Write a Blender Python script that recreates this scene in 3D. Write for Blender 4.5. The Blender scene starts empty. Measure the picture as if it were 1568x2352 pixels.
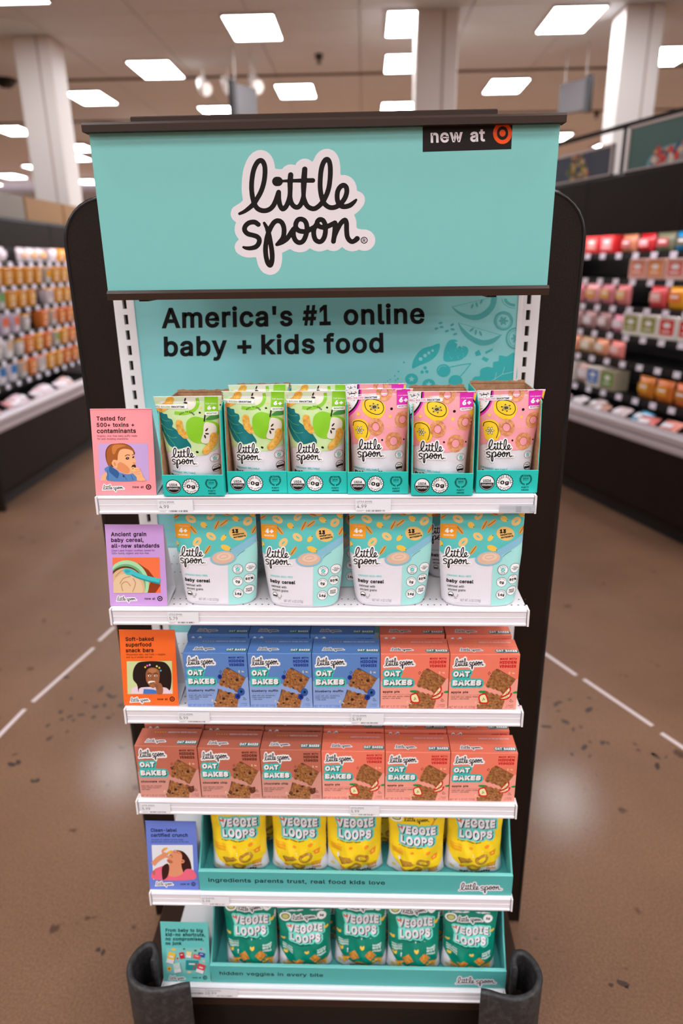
import bpy, bmesh, math, random
import numpy as np
from mathutils import Vector, Matrix, noise
random.seed(7)
scene = bpy.context.scene
COL = scene.collection

# ------------------------------------------------------------------ camera
F_PX, CX, CY = 1599.0, 784.0, 1176.0
CAM = Vector((0.101, 0.0, 2.0))
_psi, _th, _ro = (math.radians(a) for a in (-2.05, 19.71, -0.806))
FWD = Vector((math.sin(_psi) * math.cos(_th), math.cos(_psi) * math.cos(_th), -math.sin(_th)))
_r0 = Vector((math.cos(_psi), -math.sin(_psi), 0)); _u0 = _r0.cross(FWD)
RGT = _r0 * math.cos(_ro) + _u0 * math.sin(_ro)
UPV = _u0 * math.cos(_ro) - _r0 * math.sin(_ro)
cam_data = bpy.data.cameras.new('camera')
cam = bpy.data.objects.new('camera', cam_data); COL.objects.link(cam)
cam_data.sensor_fit = 'VERTICAL'; cam_data.sensor_height = 36.0; cam_data.sensor_width = 24.0
cam_data.lens = 36.0 * F_PX / 2352.0
cam_data.clip_end = 200
cam_data.dof.use_dof = True; cam_data.dof.focus_distance = 1.42; cam_data.dof.aperture_fstop = 1.9
m = Matrix((( RGT.x, UPV.x, -FWD.x, CAM.x), (RGT.y, UPV.y, -FWD.y, CAM.y), (RGT.z, UPV.z, -FWD.z, CAM.z), (0, 0, 0, 1)))
cam.matrix_world = m
scene.camera = cam

# ------------------------------------------------------------------ world, exposure
world = bpy.data.worlds.new('world'); scene.world = world; world.use_nodes = True
_bg = world.node_tree.nodes['Background']
_bg.inputs[0].default_value = (0.9, 0.82, 0.76, 1); _bg.inputs[1].default_value = 0.15
vs = scene.view_settings
vs.view_transform = 'Standard'; vs.look = 'None'; vs.gamma = 1.0; vs.exposure = 0.0; vs.use_curve_mapping = False
cy = scene.cycles; cy.max_bounces = 6; cy.diffuse_bounces = 3; cy.glossy_bounces = 3; cy.transmission_bounces = 4; cy.caustics_reflective = False; cy.caustics_refractive = False
cy.use_adaptive_sampling = True; cy.adaptive_threshold = 0.05; cy.adaptive_min_samples = 16
PANEL_POWER = 27.0          # radiance of the ceiling troffers
CASE_POWER = 19.0           # radiance of the refrigerated cases' light tubes

# ------------------------------------------------------------------ measuring helpers: a photo pixel seen on a world plane
def _ray(px, py): return FWD + RGT * ((px - CX) / F_PX) - UPV * ((py - CY) / F_PX)
def at_y(px, py, Y):
    d = _ray(px, py); return CAM + d * ((Y - CAM.y) / d.y)
def at_z(px, py, Z):
    d = _ray(px, py); return CAM + d * ((Z - CAM.z) / d.z)
def at_x(px, py, X):
    d = _ray(px, py); return CAM + d * ((X - CAM.x) / d.x)

# ------------------------------------------------------------------ materials
def lin(c):
    r = []
    for v in c[:3]:
        v = v / 255.0
        r.append(v / 12.92 if v <= 0.04045 else ((v + 0.055) / 1.055) ** 2.4)
    return (r[0], r[1], r[2], 1.0)
_mats = {}
def mat(name, rgb=(200, 200, 200), rough=0.5, metal=0.0, emit=0.0, spec=0.5, coat=0.0, noise_amt=0.0, noise_scale=40.0, bump=0.0, bump_scale=200.0, alpha=1.0, trans=0.0):
    if name in _mats: return _mats[name]
    M = bpy.data.materials.new(name); M.use_nodes = True
    nt = M.node_tree; b = nt.nodes['Principled BSDF']
    c = lin(rgb)
    b.inputs['Base Color'].default_value = c
    b.inputs['Roughness'].default_value = rough; b.inputs['Metallic'].default_value = metal
    b.inputs['Specular IOR Level'].default_value = spec
    if coat: b.inputs['Coat Weight'].default_value = coat; b.inputs['Coat Roughness'].default_value = 0.08
    if trans: b.inputs['Transmission Weight'].default_value = trans
    if alpha < 1: b.inputs['Alpha'].default_value = alpha
    if emit:
        b.inputs['Emission Color'].default_value = c; b.inputs['Emission Strength'].default_value = emit
    if noise_amt or bump:
        tc = nt.nodes.new('ShaderNodeTexCoord')
        if noise_amt:
            n = nt.nodes.new('ShaderNodeTexNoise'); n.inputs['Scale'].default_value = noise_scale; n.inputs['Detail'].default_value = 5
            nt.links.new(tc.outputs['Object'], n.inputs['Vector'])
            mx = nt.nodes.new('ShaderNodeMix'); mx.data_type = 'RGBA'
            mx.inputs[6].default_value = tuple(v * (1 - noise_amt) for v in c[:3]) + (1,)
            mx.inputs[7].default_value = tuple(min(1, v * (1 + noise_amt)) for v in c[:3]) + (1,)
            nt.links.new(n.outputs['Fac'], mx.inputs[0]); nt.links.new(mx.outputs[2], b.inputs['Base Color'])
        if bump:
            n2 = nt.nodes.new('ShaderNodeTexNoise'); n2.inputs['Scale'].default_value = bump_scale; n2.inputs['Detail'].default_value = 4
            nt.links.new(tc.outputs['Object'], n2.inputs['Vector'])
            bp = nt.nodes.new('ShaderNodeBump'); bp.inputs['Strength'].default_value = bump; bp.inputs['Distance'].default_value = 0.002
            nt.links.new(n2.outputs['Fac'], bp.inputs['Height']); nt.links.new(bp.outputs['Normal'], b.inputs['Normal'])
    _mats[name] = M
    return M
def ink(rgb, rough=0.5, spec=0.2):
    """plain printing ink of one colour"""
    return mat('ink_%d_%d_%d_%d' % (rgb[0], rgb[1], rgb[2], int(rough * 100)), rgb, rough, spec=spec)
def speckle(name, dark, mid, light, scale, rough=0.5, bump=0.0, spec=0.5):
    if name in _mats: return _mats[name]
    M = bpy.data.materials.new(name); M.use_nodes = True; nt = M.node_tree; b = nt.nodes['Principled BSDF']
    tc = nt.nodes.new('ShaderNodeTexCoord'); n = nt.nodes.new('ShaderNodeTexNoise')
    n.inputs['Scale'].default_value = scale; n.inputs['Detail'].default_value = 6; n.inputs['Roughness'].default_value = 0.7
    nt.links.new(tc.outputs['Object'], n.inputs['Vector'])
    cr = nt.nodes.new('ShaderNodeValToRGB'); e = cr.color_ramp.elements
    e[0].position = 0.36; e[0].color = lin(dark); e[1].position = 0.66; e[1].color = lin(light)
    k = e.new(0.5); k.color = lin(mid)
    nt.links.new(n.outputs['Fac'], cr.inputs[0]); nt.links.new(cr.outputs[0], b.inputs['Base Color'])
    b.inputs['Roughness'].default_value = rough; b.inputs['Specular IOR Level'].default_value = spec
    if bump:
        bp = nt.nodes.new('ShaderNodeBump'); bp.inputs['Strength'].default_value = bump; bp.inputs['Distance'].default_value = 0.002
        nt.links.new(n.outputs['Fac'], bp.inputs['Height']); nt.links.new(bp.outputs['Normal'], b.inputs['Normal'])
    _mats[name] = M
    return M

# ------------------------------------------------------------------ object helpers
def link(name, me, mats=None, parent=None, loc=None, rot=None):
    o = bpy.data.objects.new(name, me); COL.objects.link(o)
    if mats is not None and me is not None and not me.materials:
        for q in (mats if isinstance(mats, (list, tuple)) else [mats]): me.materials.append(q)
    if parent is not None: o.parent = parent
    if loc is not None: o.location = loc
    if rot is not None: o.rotation_euler = rot
    return o
def empty(name, loc=(0, 0, 0), rot=(0, 0, 0)):
    o = bpy.data.objects.new(name, None); COL.objects.link(o)
    o.location = loc; o.rotation_euler = rot; o.empty_display_size = 0.05
    return o
def tag(o, label=None, cat=None, group=None, kind=None):
    if label: o['label'] = label
    if cat: o['category'] = cat
    if group: o['group'] = group
    if kind: o['kind'] = kind
    return o
def copy_tree(o, parent=None):
    c = o.copy(); COL.objects.link(c); c.parent = parent
    for ch in list(o.children): copy_tree(ch, c)
    return c
class MB:
    """collects simple solids in one mesh"""
    def __init__(s): s.v = []; s.f = []; s.mi = []; s.cur = 0; s.smooth = False
    def add(s, vs_, fs_):
        b = len(s.v); s.v += [tuple(p) for p in vs_]
        for f in fs_: s.f.append(tuple(b + i for i in f)); s.mi.append(s.cur)
    def box(s, x0, x1, y0, y1, z0, z1):
        s.add([(x0, y0, z0), (x1, y0, z0), (x1, y1, z0), (x0, y1, z0), (x0, y0, z1), (x1, y0, z1), (x1, y1, z1), (x0, y1, z1)],
              [(0, 3, 2, 1), (4, 5, 6, 7), (0, 1, 5, 4), (1, 2, 6, 5), (2, 3, 7, 6), (3, 0, 4, 7)])
    def prism(s, pts, a0, a1, axis='y'):
        """extrude a 2D outline; axis y: pts are (x,z); axis x: pts are (y,z); axis z: pts are (x,y)"""
        n = len(pts)
        def P(p, a):
            return (p[0], a, p[1]) if axis == 'y' else ((a, p[0], p[1]) if axis == 'x' else (p[0], p[1], a))
        vs_ = [P(p, a0) for p in pts] + [P(p, a1) for p in pts]
        fs_ = [tuple(range(n)), tuple(range(2 * n - 1, n - 1, -1))] + [(i, i + n, (i + 1) % n + n, (i + 1) % n) for i in range(n)]
        s.add(vs_, fs_)
    def tube(s, p0, p1, r, n=10, r1=None, caps=True):
        p0 = Vector(p0); p1 = Vector(p1); d = (p1 - p0).normalized(); r1 = r if r1 is None else r1
        a = d.orthogonal().normalized(); b = d.cross(a)
        vs_ = []
        for c, rr in ((p0, r), (p1, r1)):
            for i in range(n):
                t = 2 * math.pi * i / n; vs_.append(c + a * (rr * math.cos(t)) + b * (rr * math.sin(t)))
        fs_ = [(i, (i + 1) % n, (i + 1) % n + n, i + n) for i in range(n)]
        if caps: fs_ += [tuple(range(n - 1, -1, -1)), tuple(range(n, 2 * n))]
        s.add(vs_, fs_)
    def mesh(s, name, bevel=0.0, seg=1, fixn=True):
        me = bpy.data.meshes.new(name); me.from_pydata(s.v, [], s.f)
        for p, q in zip(me.polygons, s.mi): p.material_index = q
        if fixn or bevel:
            bm = bmesh.new(); bm.from_mesh(me)
            if bevel:
                bmesh.ops.remove_doubles(bm, verts=bm.verts, dist=1e-6)
                bmesh.ops.bevel(bm, geom=[e for e in bm.edges if e.calc_face_angle(0) > 0.5], offset=bevel, segments=seg, affect='EDGES', profile=0.5)
            bmesh.ops.recalc_face_normals(bm, faces=bm.faces)
            bm.to_mesh(me); bm.free()
        if s.smooth: me.shade_smooth()
        return me
    def build(s, name, mats, parent=None, bevel=0.0, seg=1, loc=None, rot=None):
        return link(name, s.mesh(name, bevel, seg), mats, parent, loc, rot)

# ------------------------------------------------------------------ letter outlines
from mathutils.geometry import delaunay_2d_cdt, tessellate_polygon
GLYPH_DATA = {   # character code: advance width, then closed outlines as x, y pairs in thousandths of an em
    65: [480, [16, 0, 201, 509, 276, 509, 463, 0, 395, 0, 287, 302, 276, 334, 264, 372, 250, 420, 232, 478, 245, 478, 228, 419, 213, 371, 201, 333, 191, 302, 85, 0], [110, 142, 110, 199, 370, 199, 370, 142]],
    66: [456, [60, 0, 60, 509, 241, 509, 289, 504, 329, 491, 359, 469, 381, 442, 394, 410, 398, 374, 395, 344, 387, 320, 373, 301, 356, 286, 336, 275, 315, 267, 315, 262, 339, 257, 363, 245, 385, 227, 402, 203, 414, 173, 418, 136, 413, 100, 400, 67, 377, 39, 344, 18, 301, 4, 247, 0], [125, 57, 245, 57, 296, 63, 330, 80, 349, 105, 355, 137, 352, 161, 342, 184, 327, 203, 306, 218, 279, 228, 248, 231, 125, 231], [125, 285, 238, 285, 265, 288, 288, 296, 308, 309, 323, 326, 333, 348, 336, 372, 330, 403, 313, 429, 283, 446, 240, 452, 125, 452]],
    67: [510, [267, -7, 205, 1, 150, 25, 104, 63, 70, 115, 48, 179, 40, 254, 48, 329, 70, 393, 104, 445, 150, 484, 205, 508, 267, 516, 305, 513, 340, 504, 373, 490, 402, 471, 427, 447, 448, 418, 463, 385, 473, 348, 408, 348, 401, 373, 389, 395, 375, 413, 357, 428, 337, 440, 315, 449, 292, 454, 267, 456, 223, 450, 184, 432, 150, 403, 125, 364, 109, 314, 103, 254, 109, 194, 125, 145, 151, 105, 184, 76, 223, 59, 267, 53, 292, 55, 315, 60, 337, 69, 357, 81, 375, 96, 389, 114, 401, 136, 408, 160, 473, 160, 463, 124, 448, 91, 428, 62, 402, 38, 373, 19, 341, 5, 305, -4]],
    68: [502, [219, 0, 96, 0, 96, 57, 215, 57, 272, 63, 318, 81, 354, 110, 379, 149, 394, 198, 399, 255, 394, 312, 379, 361, 354, 399, 320, 428, 275, 446, 221, 452, 93, 452, 93, 509, 225, 509, 294, 501, 353, 478, 399, 441, 433, 391, 455, 329, 462, 255, 455, 181, 433, 119, 398, 68, 351, 31, 291, 8], [125, 509, 125, 0, 60, 0, 60, 509]],
    69: [419, [60, 0, 60, 509, 372, 509, 372, 452, 125, 452, 125, 286, 355, 286, 355, 229, 125, 229, 125, 57, 375, 57, 375, 0]],
    70: [410, [60, 0, 60, 509, 369, 509, 369, 452, 125, 452, 125, 278, 346, 278, 346, 221, 125, 221, 125, 0]],
    71: [520, [269, -7, 205, 1, 149, 25, 104, 64, 69, 116, 47, 179, 40, 254, 47, 329, 69, 393, 103, 445, 149, 484, 203, 508, 265, 516, 304, 513, 340, 504, 374, 489, 403, 469, 429, 445, 449, 416, 465, 384, 474, 349, 408, 349, 399, 372, 387, 393, 373, 411, 356, 427, 337, 439, 315, 448, 291, 454, 265, 456, 222, 450, 183, 432, 150, 404, 125, 364, 109, 314, 103, 254, 109, 194, 125, 145, 151, 105, 184, 76, 224, 59, 269, 53, 309, 57, 345, 71, 374, 93, 396, 123, 410, 160, 415, 202, 434, 199, 283, 199, 283, 256, 478, 256, 478, 200, 471, 141, 451, 91, 419, 50, 377, 19, 326, 0]],
    72: [517, [60, 0, 60, 509, 125, 509, 125, 289, 392, 289, 392, 509, 457, 509, 457, 0, 392, 0, 392, 232, 125, 232, 125, 0]],
    73: [300, [31, 0, 31, 57, 118, 57, 118, 452, 31, 452, 31, 509, 269, 509, 269, 452, 183, 452, 183, 57, 269, 57, 269, 0]],
    74: [396, [185, -7, 124, 3, 75, 33, 44, 81, 33, 145, 33, 173, 98, 173, 98, 145, 104, 104, 122, 74, 149, 56, 185, 50, 220, 56, 248, 74, 266, 104, 272, 145, 272, 509, 336, 509, 336, 145, 326, 81, 294, 33, 246, 3]],
    75: [467, [104, 145, 104, 216, 122, 239, 139, 261, 157, 282, 174, 303, 193, 324, 212, 344, 364, 509, 448, 509, 231, 276, 228, 276], [60, 0, 60, 509, 125, 509, 125, 334, 124, 225, 125, 193, 125, 0], [372, 0, 188, 259, 228, 309, 449, 0]],
    76: [393, [60, 0, 60, 509, 125, 509, 125, 57, 361, 57, 361, 0]],
    77: [628, [60, 0, 60, 509, 152, 509, 277, 187, 282, 174, 287, 159, 293, 141, 299, 123, 305, 103, 311, 84, 317, 65, 322, 49, 307, 49, 312, 65, 318, 83, 324, 102, 330, 121, 336, 140, 342, 158, 348, 174, 352, 187, 476, 509, 568, 509, 568, 0, 504, 0, 504, 291, 504, 308, 504, 327, 505, 347, 505, 369, 506, 391, 506, 413, 507, 435, 507, 457, 513, 457, 505, 433, 498, 409, 490, 386, 482, 363, 474, 341, 467, 322, 461, 305, 456, 291, 342, 0, 286, 0, 170, 291, 165, 304, 159, 321, 152, 340, 145, 361, 137, 384, 129, 408, 121, 432, 112, 457, 119, 457, 119, 437, 120, 416, 120, 394, 121, 372, 121, 350, 122, 328, 122, 309, 122, 291, 122, 0]],
    78: [523, [60, 0, 60, 509, 136, 509, 343, 183, 352, 169, 363, 151, 375, 130, 388, 107, 401, 82, 414, 55, 405, 54, 402, 81, 401, 108, 400, 134, 399, 157, 399, 178, 399, 195, 399, 509, 463, 509, 463, 0, 387, 0, 202, 290, 190, 310, 177, 331, 164, 354, 148, 381, 130, 413, 108, 452, 119, 454, 121, 417, 122, 384, 123, 354, 124, 328, 125, 307, 125, 291, 125, 0]],
    79: [533, [267, -7, 205, 1, 150, 25, 105, 63, 70, 115, 48, 179, 40, 254, 48, 329, 70, 393, 105, 445, 150, 484, 205, 508, 267, 516, 329, 508, 384, 484, 429, 445, 464, 393, 486, 329, 493, 254, 486, 179, 464, 115, 429, 63, 384, 25, 329, 1], [267, 53, 310, 59, 349, 76, 383, 105, 408, 144, 425, 194, 430, 254, 425, 314, 408, 365, 383, 404, 349, 433, 310, 450, 267, 456, 223, 450, 184, 433, 151, 404, 125, 364, 109, 314, 103, 254, 109, 194, 125, 144, 151, 105, 184, 76, 223, 59]],
    80: [445, [60, 0, 60, 509, 235, 509, 289, 503, 332, 487, 366, 462, 390, 430, 404, 391, 409, 348, 404, 304, 390, 265, 366, 233, 332, 207, 289, 191, 235, 186, 109, 186, 109, 242, 233, 242, 269, 246, 297, 256, 318, 272, 333, 294, 342, 319, 344, 348, 342, 376, 333, 402, 318, 423, 297, 439, 268, 449, 232, 452, 125, 452, 125, 0]],
    81: [533, [245, 159, 313, 159, 369, 85, 384, 65, 468, -48, 401, -48, 346, 27, 331, 46], [267, -7, 205, 1, 150, 25, 105, 63, 70, 115, 48, 179, 40, 254, 48, 329, 70, 393, 105, 445, 150, 484, 205, 508, 267, 516, 329, 508, 384, 484, 429, 445, 464, 393, 486, 329, 493, 254, 486, 179, 464, 115, 429, 63, 384, 25, 329, 1], [267, 53, 310, 59, 349, 76, 383, 105, 408, 144, 425, 194, 430, 254, 425, 314, 408, 365, 383, 404, 349, 433, 310, 450, 267, 456, 223, 450, 184, 433, 151, 404, 125, 364, 109, 314, 103, 254, 109, 194, 125, 144, 151, 105, 184, 76, 223, 59]],
    82: [449, [60, 0, 60, 509, 236, 509, 290, 504, 333, 489, 367, 465, 390, 433, 405, 395, 409, 352, 405, 309, 390, 271, 367, 240, 333, 217, 289, 203, 236, 198, 96, 198, 96, 255, 234, 255, 269, 258, 298, 267, 319, 281, 334, 300, 342, 324, 345, 352, 342, 380, 334, 405, 319, 425, 298, 440, 269, 449, 233, 452, 125, 452, 125, 0], [353, 0, 230, 229, 303, 229, 428, 0]],
    83: [447, [224, -9, 172, -4, 128, 9, 91, 31, 64, 60, 46, 96, 38, 137, 104, 137, 110, 110, 123, 88, 142, 71, 166, 59, 194, 52, 224, 49, 257, 52, 286, 60, 311, 74, 329, 92, 341, 114, 346, 139, 342, 161, 332, 179, 316, 193, 296, 205, 272, 214, 245, 222, 184, 239, 128, 260, 86, 289, 60, 326, 52, 372, 58, 413, 75, 448, 102, 476, 138, 498, 180, 511, 227, 516, 275, 511, 316, 498, 351, 476, 377, 449, 394, 415, 401, 378, 337, 378, 326, 412, 302, 437, 267, 453, 225, 459, 194, 456, 167, 448, 145, 435, 129, 418, 118, 398, 115, 376, 119, 352, 131, 334, 148, 319, 169, 308, 191, 300, 212, 293, 264, 279, 287, 272, 312, 264, 336, 252, 359, 238, 379, 220, 395, 198, 405, 171, 408, 139, 403, 99, 386, 64, 360, 34, 323, 11, 278, -4]],
    84: [449, [32, 452, 32, 509, 417, 509, 417, 452, 257, 452, 257, 0, 193, 0, 193, 452]],
    85: [517, [259, -8, 203, -2, 154, 15, 114, 43, 85, 80, 66, 124, 60, 173, 60, 509, 124, 509, 124, 178, 128, 144, 141, 113, 160, 87, 187, 68, 220, 56, 259, 52, 298, 56, 331, 68, 357, 87, 377, 113, 389, 144, 393, 178, 393, 509, 457, 509, 457, 173, 451, 124, 433, 80, 403, 43, 363, 15, 315, -2]],
    86: [480, [204, 0, 16, 509, 84, 509, 192, 206, 203, 176, 215, 137, 230, 89, 248, 31, 235, 31, 252, 90, 267, 138, 279, 176, 290, 206, 395, 509, 463, 509, 278, 0]],
    87: [686, [155, 0, 16, 509, 82, 509, 163, 196, 170, 171, 175, 145, 181, 120, 187, 94, 192, 67, 197, 40, 189, 40, 194, 67, 200, 94, 205, 120, 211, 145, 218, 171, 224, 196, 306, 509, 380, 509, 462, 196, 468, 171, 474, 145, 480, 120, 486, 94, 492, 67, 497, 40, 488, 40, 493, 67, 499, 94, 504, 120, 510, 145, 517, 171, 523, 196, 603, 509, 670, 509, 530, 0, 455, 0, 368, 323, 359, 356, 351, 391, 344, 431, 336, 475, 350, 475, 342, 433, 335, 395, 327, 359, 318, 323, 230, 0]],
    88: [474, [18, 0, 217, 284, 217, 236, 29, 509, 104, 509, 178, 400, 192, 379, 204, 361, 214, 345, 223, 329, 233, 312, 243, 292, 232, 292, 243, 311, 252, 329, 261, 345, 272, 361, 284, 379, 298, 400, 374, 509, 446, 509, 259, 239, 259, 287, 456, 0, 382, 0, 292, 129, 279, 149, 268, 165, 259, 180, 250, 195, 241, 212, 230, 231, 244, 231, 235, 213, 225, 196, 216, 181, 206, 166, 195, 149, 182, 129, 91, 0]],
    89: [472, [203, 0, 203, 208, 16, 509, 91, 509, 192, 344, 208, 318, 222, 292, 236, 264, 250, 230, 224, 230, 237, 265, 251, 293, 265, 318, 280, 344, 381, 509, 455, 509, 268, 208, 268, 0]],
    90: [438, [42, 0, 42, 46, 273, 385, 289, 408, 306, 431, 323, 453, 341, 476, 348, 454, 317, 453, 285, 452, 254, 452, 223, 452, 40, 452, 40, 509, 397, 509, 397, 462, 169, 129, 152, 105, 134, 81, 116, 57, 97, 33, 90, 54, 121, 56, 152, 57, 183, 57, 214, 57, 399, 57, 399, 0]],
    97: [389, [160, -9, 126, -5, 94, 5, 68, 22, 48, 45, 35, 73, 30, 108, 34, 138, 43, 161, 58, 179, 78, 193, 100, 203, 125, 211, 152, 216, 178, 220, 209, 224, 234, 227, 252, 230, 265, 235, 273, 243, 276, 255, 276, 257, 273, 279, 267, 297, 256, 311, 240, 322, 220, 329, 196, 331, 171, 329, 149, 322, 132, 313, 118, 301, 107, 288, 100, 274, 41, 291, 57, 322, 79, 346, 104, 364, 133, 375, 163, 382, 194, 384, 215, 383, 239, 379, 263, 372, 286, 360, 306, 343, 322, 320, 333, 290, 337, 251, 337, 0, 277, 0, 277, 52, 272, 52, 264, 38, 252, 25, 236, 12, 215, 1, 190, -6], [170, 45, 202, 49, 228, 59, 248, 74, 263, 93, 272, 115, 276, 138, 276, 190, 270, 186, 259, 182, 246, 179, 231, 176, 216, 173, 200, 171, 186, 169, 175, 168, 154, 164, 134, 159, 117, 150, 103, 139, 95, 124, 92, 105, 94, 87, 102, 72, 114, 61, 130, 52, 149, 47]],
    98: [424, [229, -8, 198, -5, 172, 4, 153, 17, 138, 31, 127, 46, 118, 59, 112, 59, 112, 0, 53, 0, 53, 509, 114, 509, 114, 319, 118, 319, 127, 331, 137, 346, 152, 360, 171, 373, 197, 381, 229, 384, 274, 378, 313, 361, 345, 332, 370, 293, 385, 245, 390, 189, 385, 133, 370, 84, 346, 45, 313, 16, 274, -2], [220, 47, 253, 51, 279, 66, 301, 88, 316, 117, 325, 151, 328, 189, 325, 227, 316, 261, 301, 290, 280, 311, 253, 325, 220, 330, 188, 325, 161, 312, 140, 291, 125, 263, 116, 229, 113, 189, 116, 150, 125, 115, 140, 86, 162, 65, 188, 51]],
    99: [396, [207, -8, 159, -2, 117, 16, 82, 46, 56, 85, 40, 133, 34, 187, 40, 243, 56, 291, 82, 330, 117, 360, 159, 378, 207, 384, 234, 383, 260, 377, 284, 368, 305, 356, 324, 341, 340, 322, 353, 301, 362, 277, 303, 262, 298, 276, 290, 289, 281, 301, 270, 311, 257, 319, 242, 325, 226, 329, 207, 330, 173, 325, 145, 310, 124, 287, 108, 258, 99, 224, 96, 187, 99, 151, 108, 117, 124, 89, 145, 66, 173, 51, 207, 46, 226, 48, 243, 52, 258, 58, 271, 66, 282, 76, 292, 89, 299, 102, 304, 117, 363, 102, 354, 78, 341, 56, 325, 37, 306, 21, 285, 9, 261, -1, 235, -6]],
    100: [424, [195, -8, 151, -2, 111, 16, 79, 45, 55, 84, 39, 133, 34, 189, 39, 245, 55, 293, 79, 332, 112, 361, 151, 378, 196, 384, 228, 381, 253, 373, 272, 360, 287, 346, 298, 331, 306, 319, 311, 319, 311, 509, 372, 509, 372, 0, 313, 0, 313, 59, 307, 59, 298, 46, 287, 31, 272, 17, 252, 4, 227, -5], [205, 47, 236, 51, 263, 65, 284, 86, 299, 115, 309, 150, 312, 189, 309, 229, 300, 263, 284, 291, 263, 312, 237, 325, 205, 330, 172, 325, 145, 311, 124, 290, 108, 261, 99, 227, 96, 189, 99, 151, 109, 117, 124, 88, 145, 66, 172, 51]],
    101: [404, [212, -8, 161, -2, 117, 16, 82, 46, 56, 85, 40, 132, 34, 187, 39, 242, 55, 290, 81, 329, 115, 359, 157, 378, 205, 384, 236, 382, 266, 374, 294, 361, 319, 341, 341, 315, 357, 282, 368, 242, 371, 194, 371, 169, 75, 169, 75, 221, 338, 221, 310, 202, 307, 237, 298, 269, 283, 294, 263, 314, 237, 326, 205, 330, 173, 326, 146, 313, 125, 294, 109, 270, 99, 241, 96, 211, 96, 178, 100, 139, 110, 106, 128, 80, 151, 61, 179, 50, 212, 46, 234, 48, 254, 53, 271, 61, 285, 73, 297, 88, 306, 105, 365, 91, 353, 63, 335, 39, 311, 19, 283, 4, 249, -5]],
    102: [254, [228, 379, 228, 327, 6, 327, 6, 379], [81, 0, 81, 432, 84, 461, 96, 486, 113, 505, 135, 519, 161, 527, 187, 530, 207, 529, 222, 527, 234, 524, 243, 521, 227, 468, 222, 470, 215, 472, 206, 473, 195, 474, 171, 470, 154, 460, 145, 443, 142, 419, 142, 0]],
    103: [425, [207, -151, 168, -148, 134, -140, 105, -127, 82, -110, 64, -91, 51, -69, 101, -41, 110, -53, 122, -66, 136, -78, 154, -88, 178, -95, 207, -97, 249, -92, 282, -75, 304, -47, 311, -6, 311, 68, 306, 68, 298, 56, 287, 41, 272, 28, 252, 16, 227, 8, 195, 5, 152, 10, 113, 27, 80, 53, 55, 90, 39, 136, 34, 191, 39, 246, 55, 293, 80, 332, 112, 361, 152, 378, 196, 384, 228, 382, 253, 373, 273, 360, 288, 346, 299, 331, 308, 319, 313, 319, 313, 379, 372, 379, 372, -9, 367, -54, 350, -90, 324, -117, 291, -136, 251, -147], [205, 59, 237, 63, 264, 75, 285, 95, 300, 121, 309, 154, 312, 193, 309, 231, 300, 264, 285, 291, 264, 312, 237, 325, 205, 330, 172, 325, 145, 312, 124, 290, 109, 262, 99, 229, 96, 193, 99, 155, 109, 123, 124, 96, 145, 76, 172, 63]],
    104: [410, [114, 227, 114, 0, 53, 0, 53, 509, 114, 509, 114, 287, 102, 287, 124, 332, 152, 362, 187, 379, 227, 384, 264, 380, 295, 369, 321, 349, 341, 321, 353, 285, 357, 240, 357, 0, 296, 0, 296, 235, 290, 275, 273, 304, 246, 323, 210, 329, 184, 326, 161, 317, 141, 303, 126, 283, 117, 257]],
    105: [167, [53, 0, 53, 379, 114, 379, 114, 0], [84, 443, 67, 446, 54, 455, 44, 468, 41, 483, 44, 499, 54, 512, 67, 521, 84, 524, 100, 521, 114, 512, 123, 499, 126, 483, 123, 468, 114, 455, 100, 446]],
    106: [167, [53, 379, 114, 379, 114, -30, 111, -63, 102, -90, 86, -113, 65, -129, 37, -139, 4, -143, -10, -143, -10, -87, 2, -87, 25, -83, 40, -72, 50, -54, 53, -29], [83, 443, 67, 446, 53, 455, 44, 468, 41, 483, 44, 499, 53, 512, 67, 521, 83, 524, 100, 521, 114, 512, 123, 499, 126, 483, 123, 468, 114, 455, 100, 446]],
    107: [381, [110, 137, 110, 212, 121, 212, 284, 379, 360, 379, 184, 199, 177, 199], [53, 0, 53, 509, 114, 509, 114, 0], [294, 0, 148, 186, 191, 229, 372, 0]],
    108: [189, [139, -2, 101, 3, 74, 20, 58, 47, 53, 84, 53, 509, 114, 509, 114, 99, 115, 77, 120, 62, 130, 54, 146, 52, 154, 52, 160, 53, 165, 53, 170, 54, 181, 3, 172, 1, 162, -1, 151, -2]],
    109: [610, [53, 0, 53, 379, 112, 379, 112, 295, 108, 295, 118, 323, 132, 346, 151, 363, 172, 376, 195, 384, 219, 386, 257, 380, 287, 361, 309, 331, 321, 295, 312, 295, 322, 321, 337, 343, 357, 361, 381, 375, 407, 383, 437, 386, 468, 383, 497, 372, 522, 354, 541, 328, 553, 296, 557, 255, 557, 0, 496, 0, 496, 254, 490, 289, 473, 313, 447, 326, 419, 330, 395, 328, 374, 320, 358, 307, 345, 290, 338, 270, 335, 247, 335, 0, 274, 0, 274, 260, 269, 288, 253, 311, 229, 326, 199, 330, 178, 328, 158, 320, 140, 307, 126, 289, 117, 266, 114, 238, 114, 0]],
    110: [410, [114, 227, 114, 0, 53, 0, 53, 379, 112, 379, 112, 287, 102, 287, 124, 332, 152, 362, 187, 379, 227, 384, 264, 380, 295, 369, 321, 349, 341, 321, 353, 285, 357, 240, 357, 0, 296, 0, 296, 235, 290, 275, 273, 304, 246, 323, 210, 329, 184, 326, 161, 317, 141, 303, 126, 283, 117, 257]],
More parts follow.
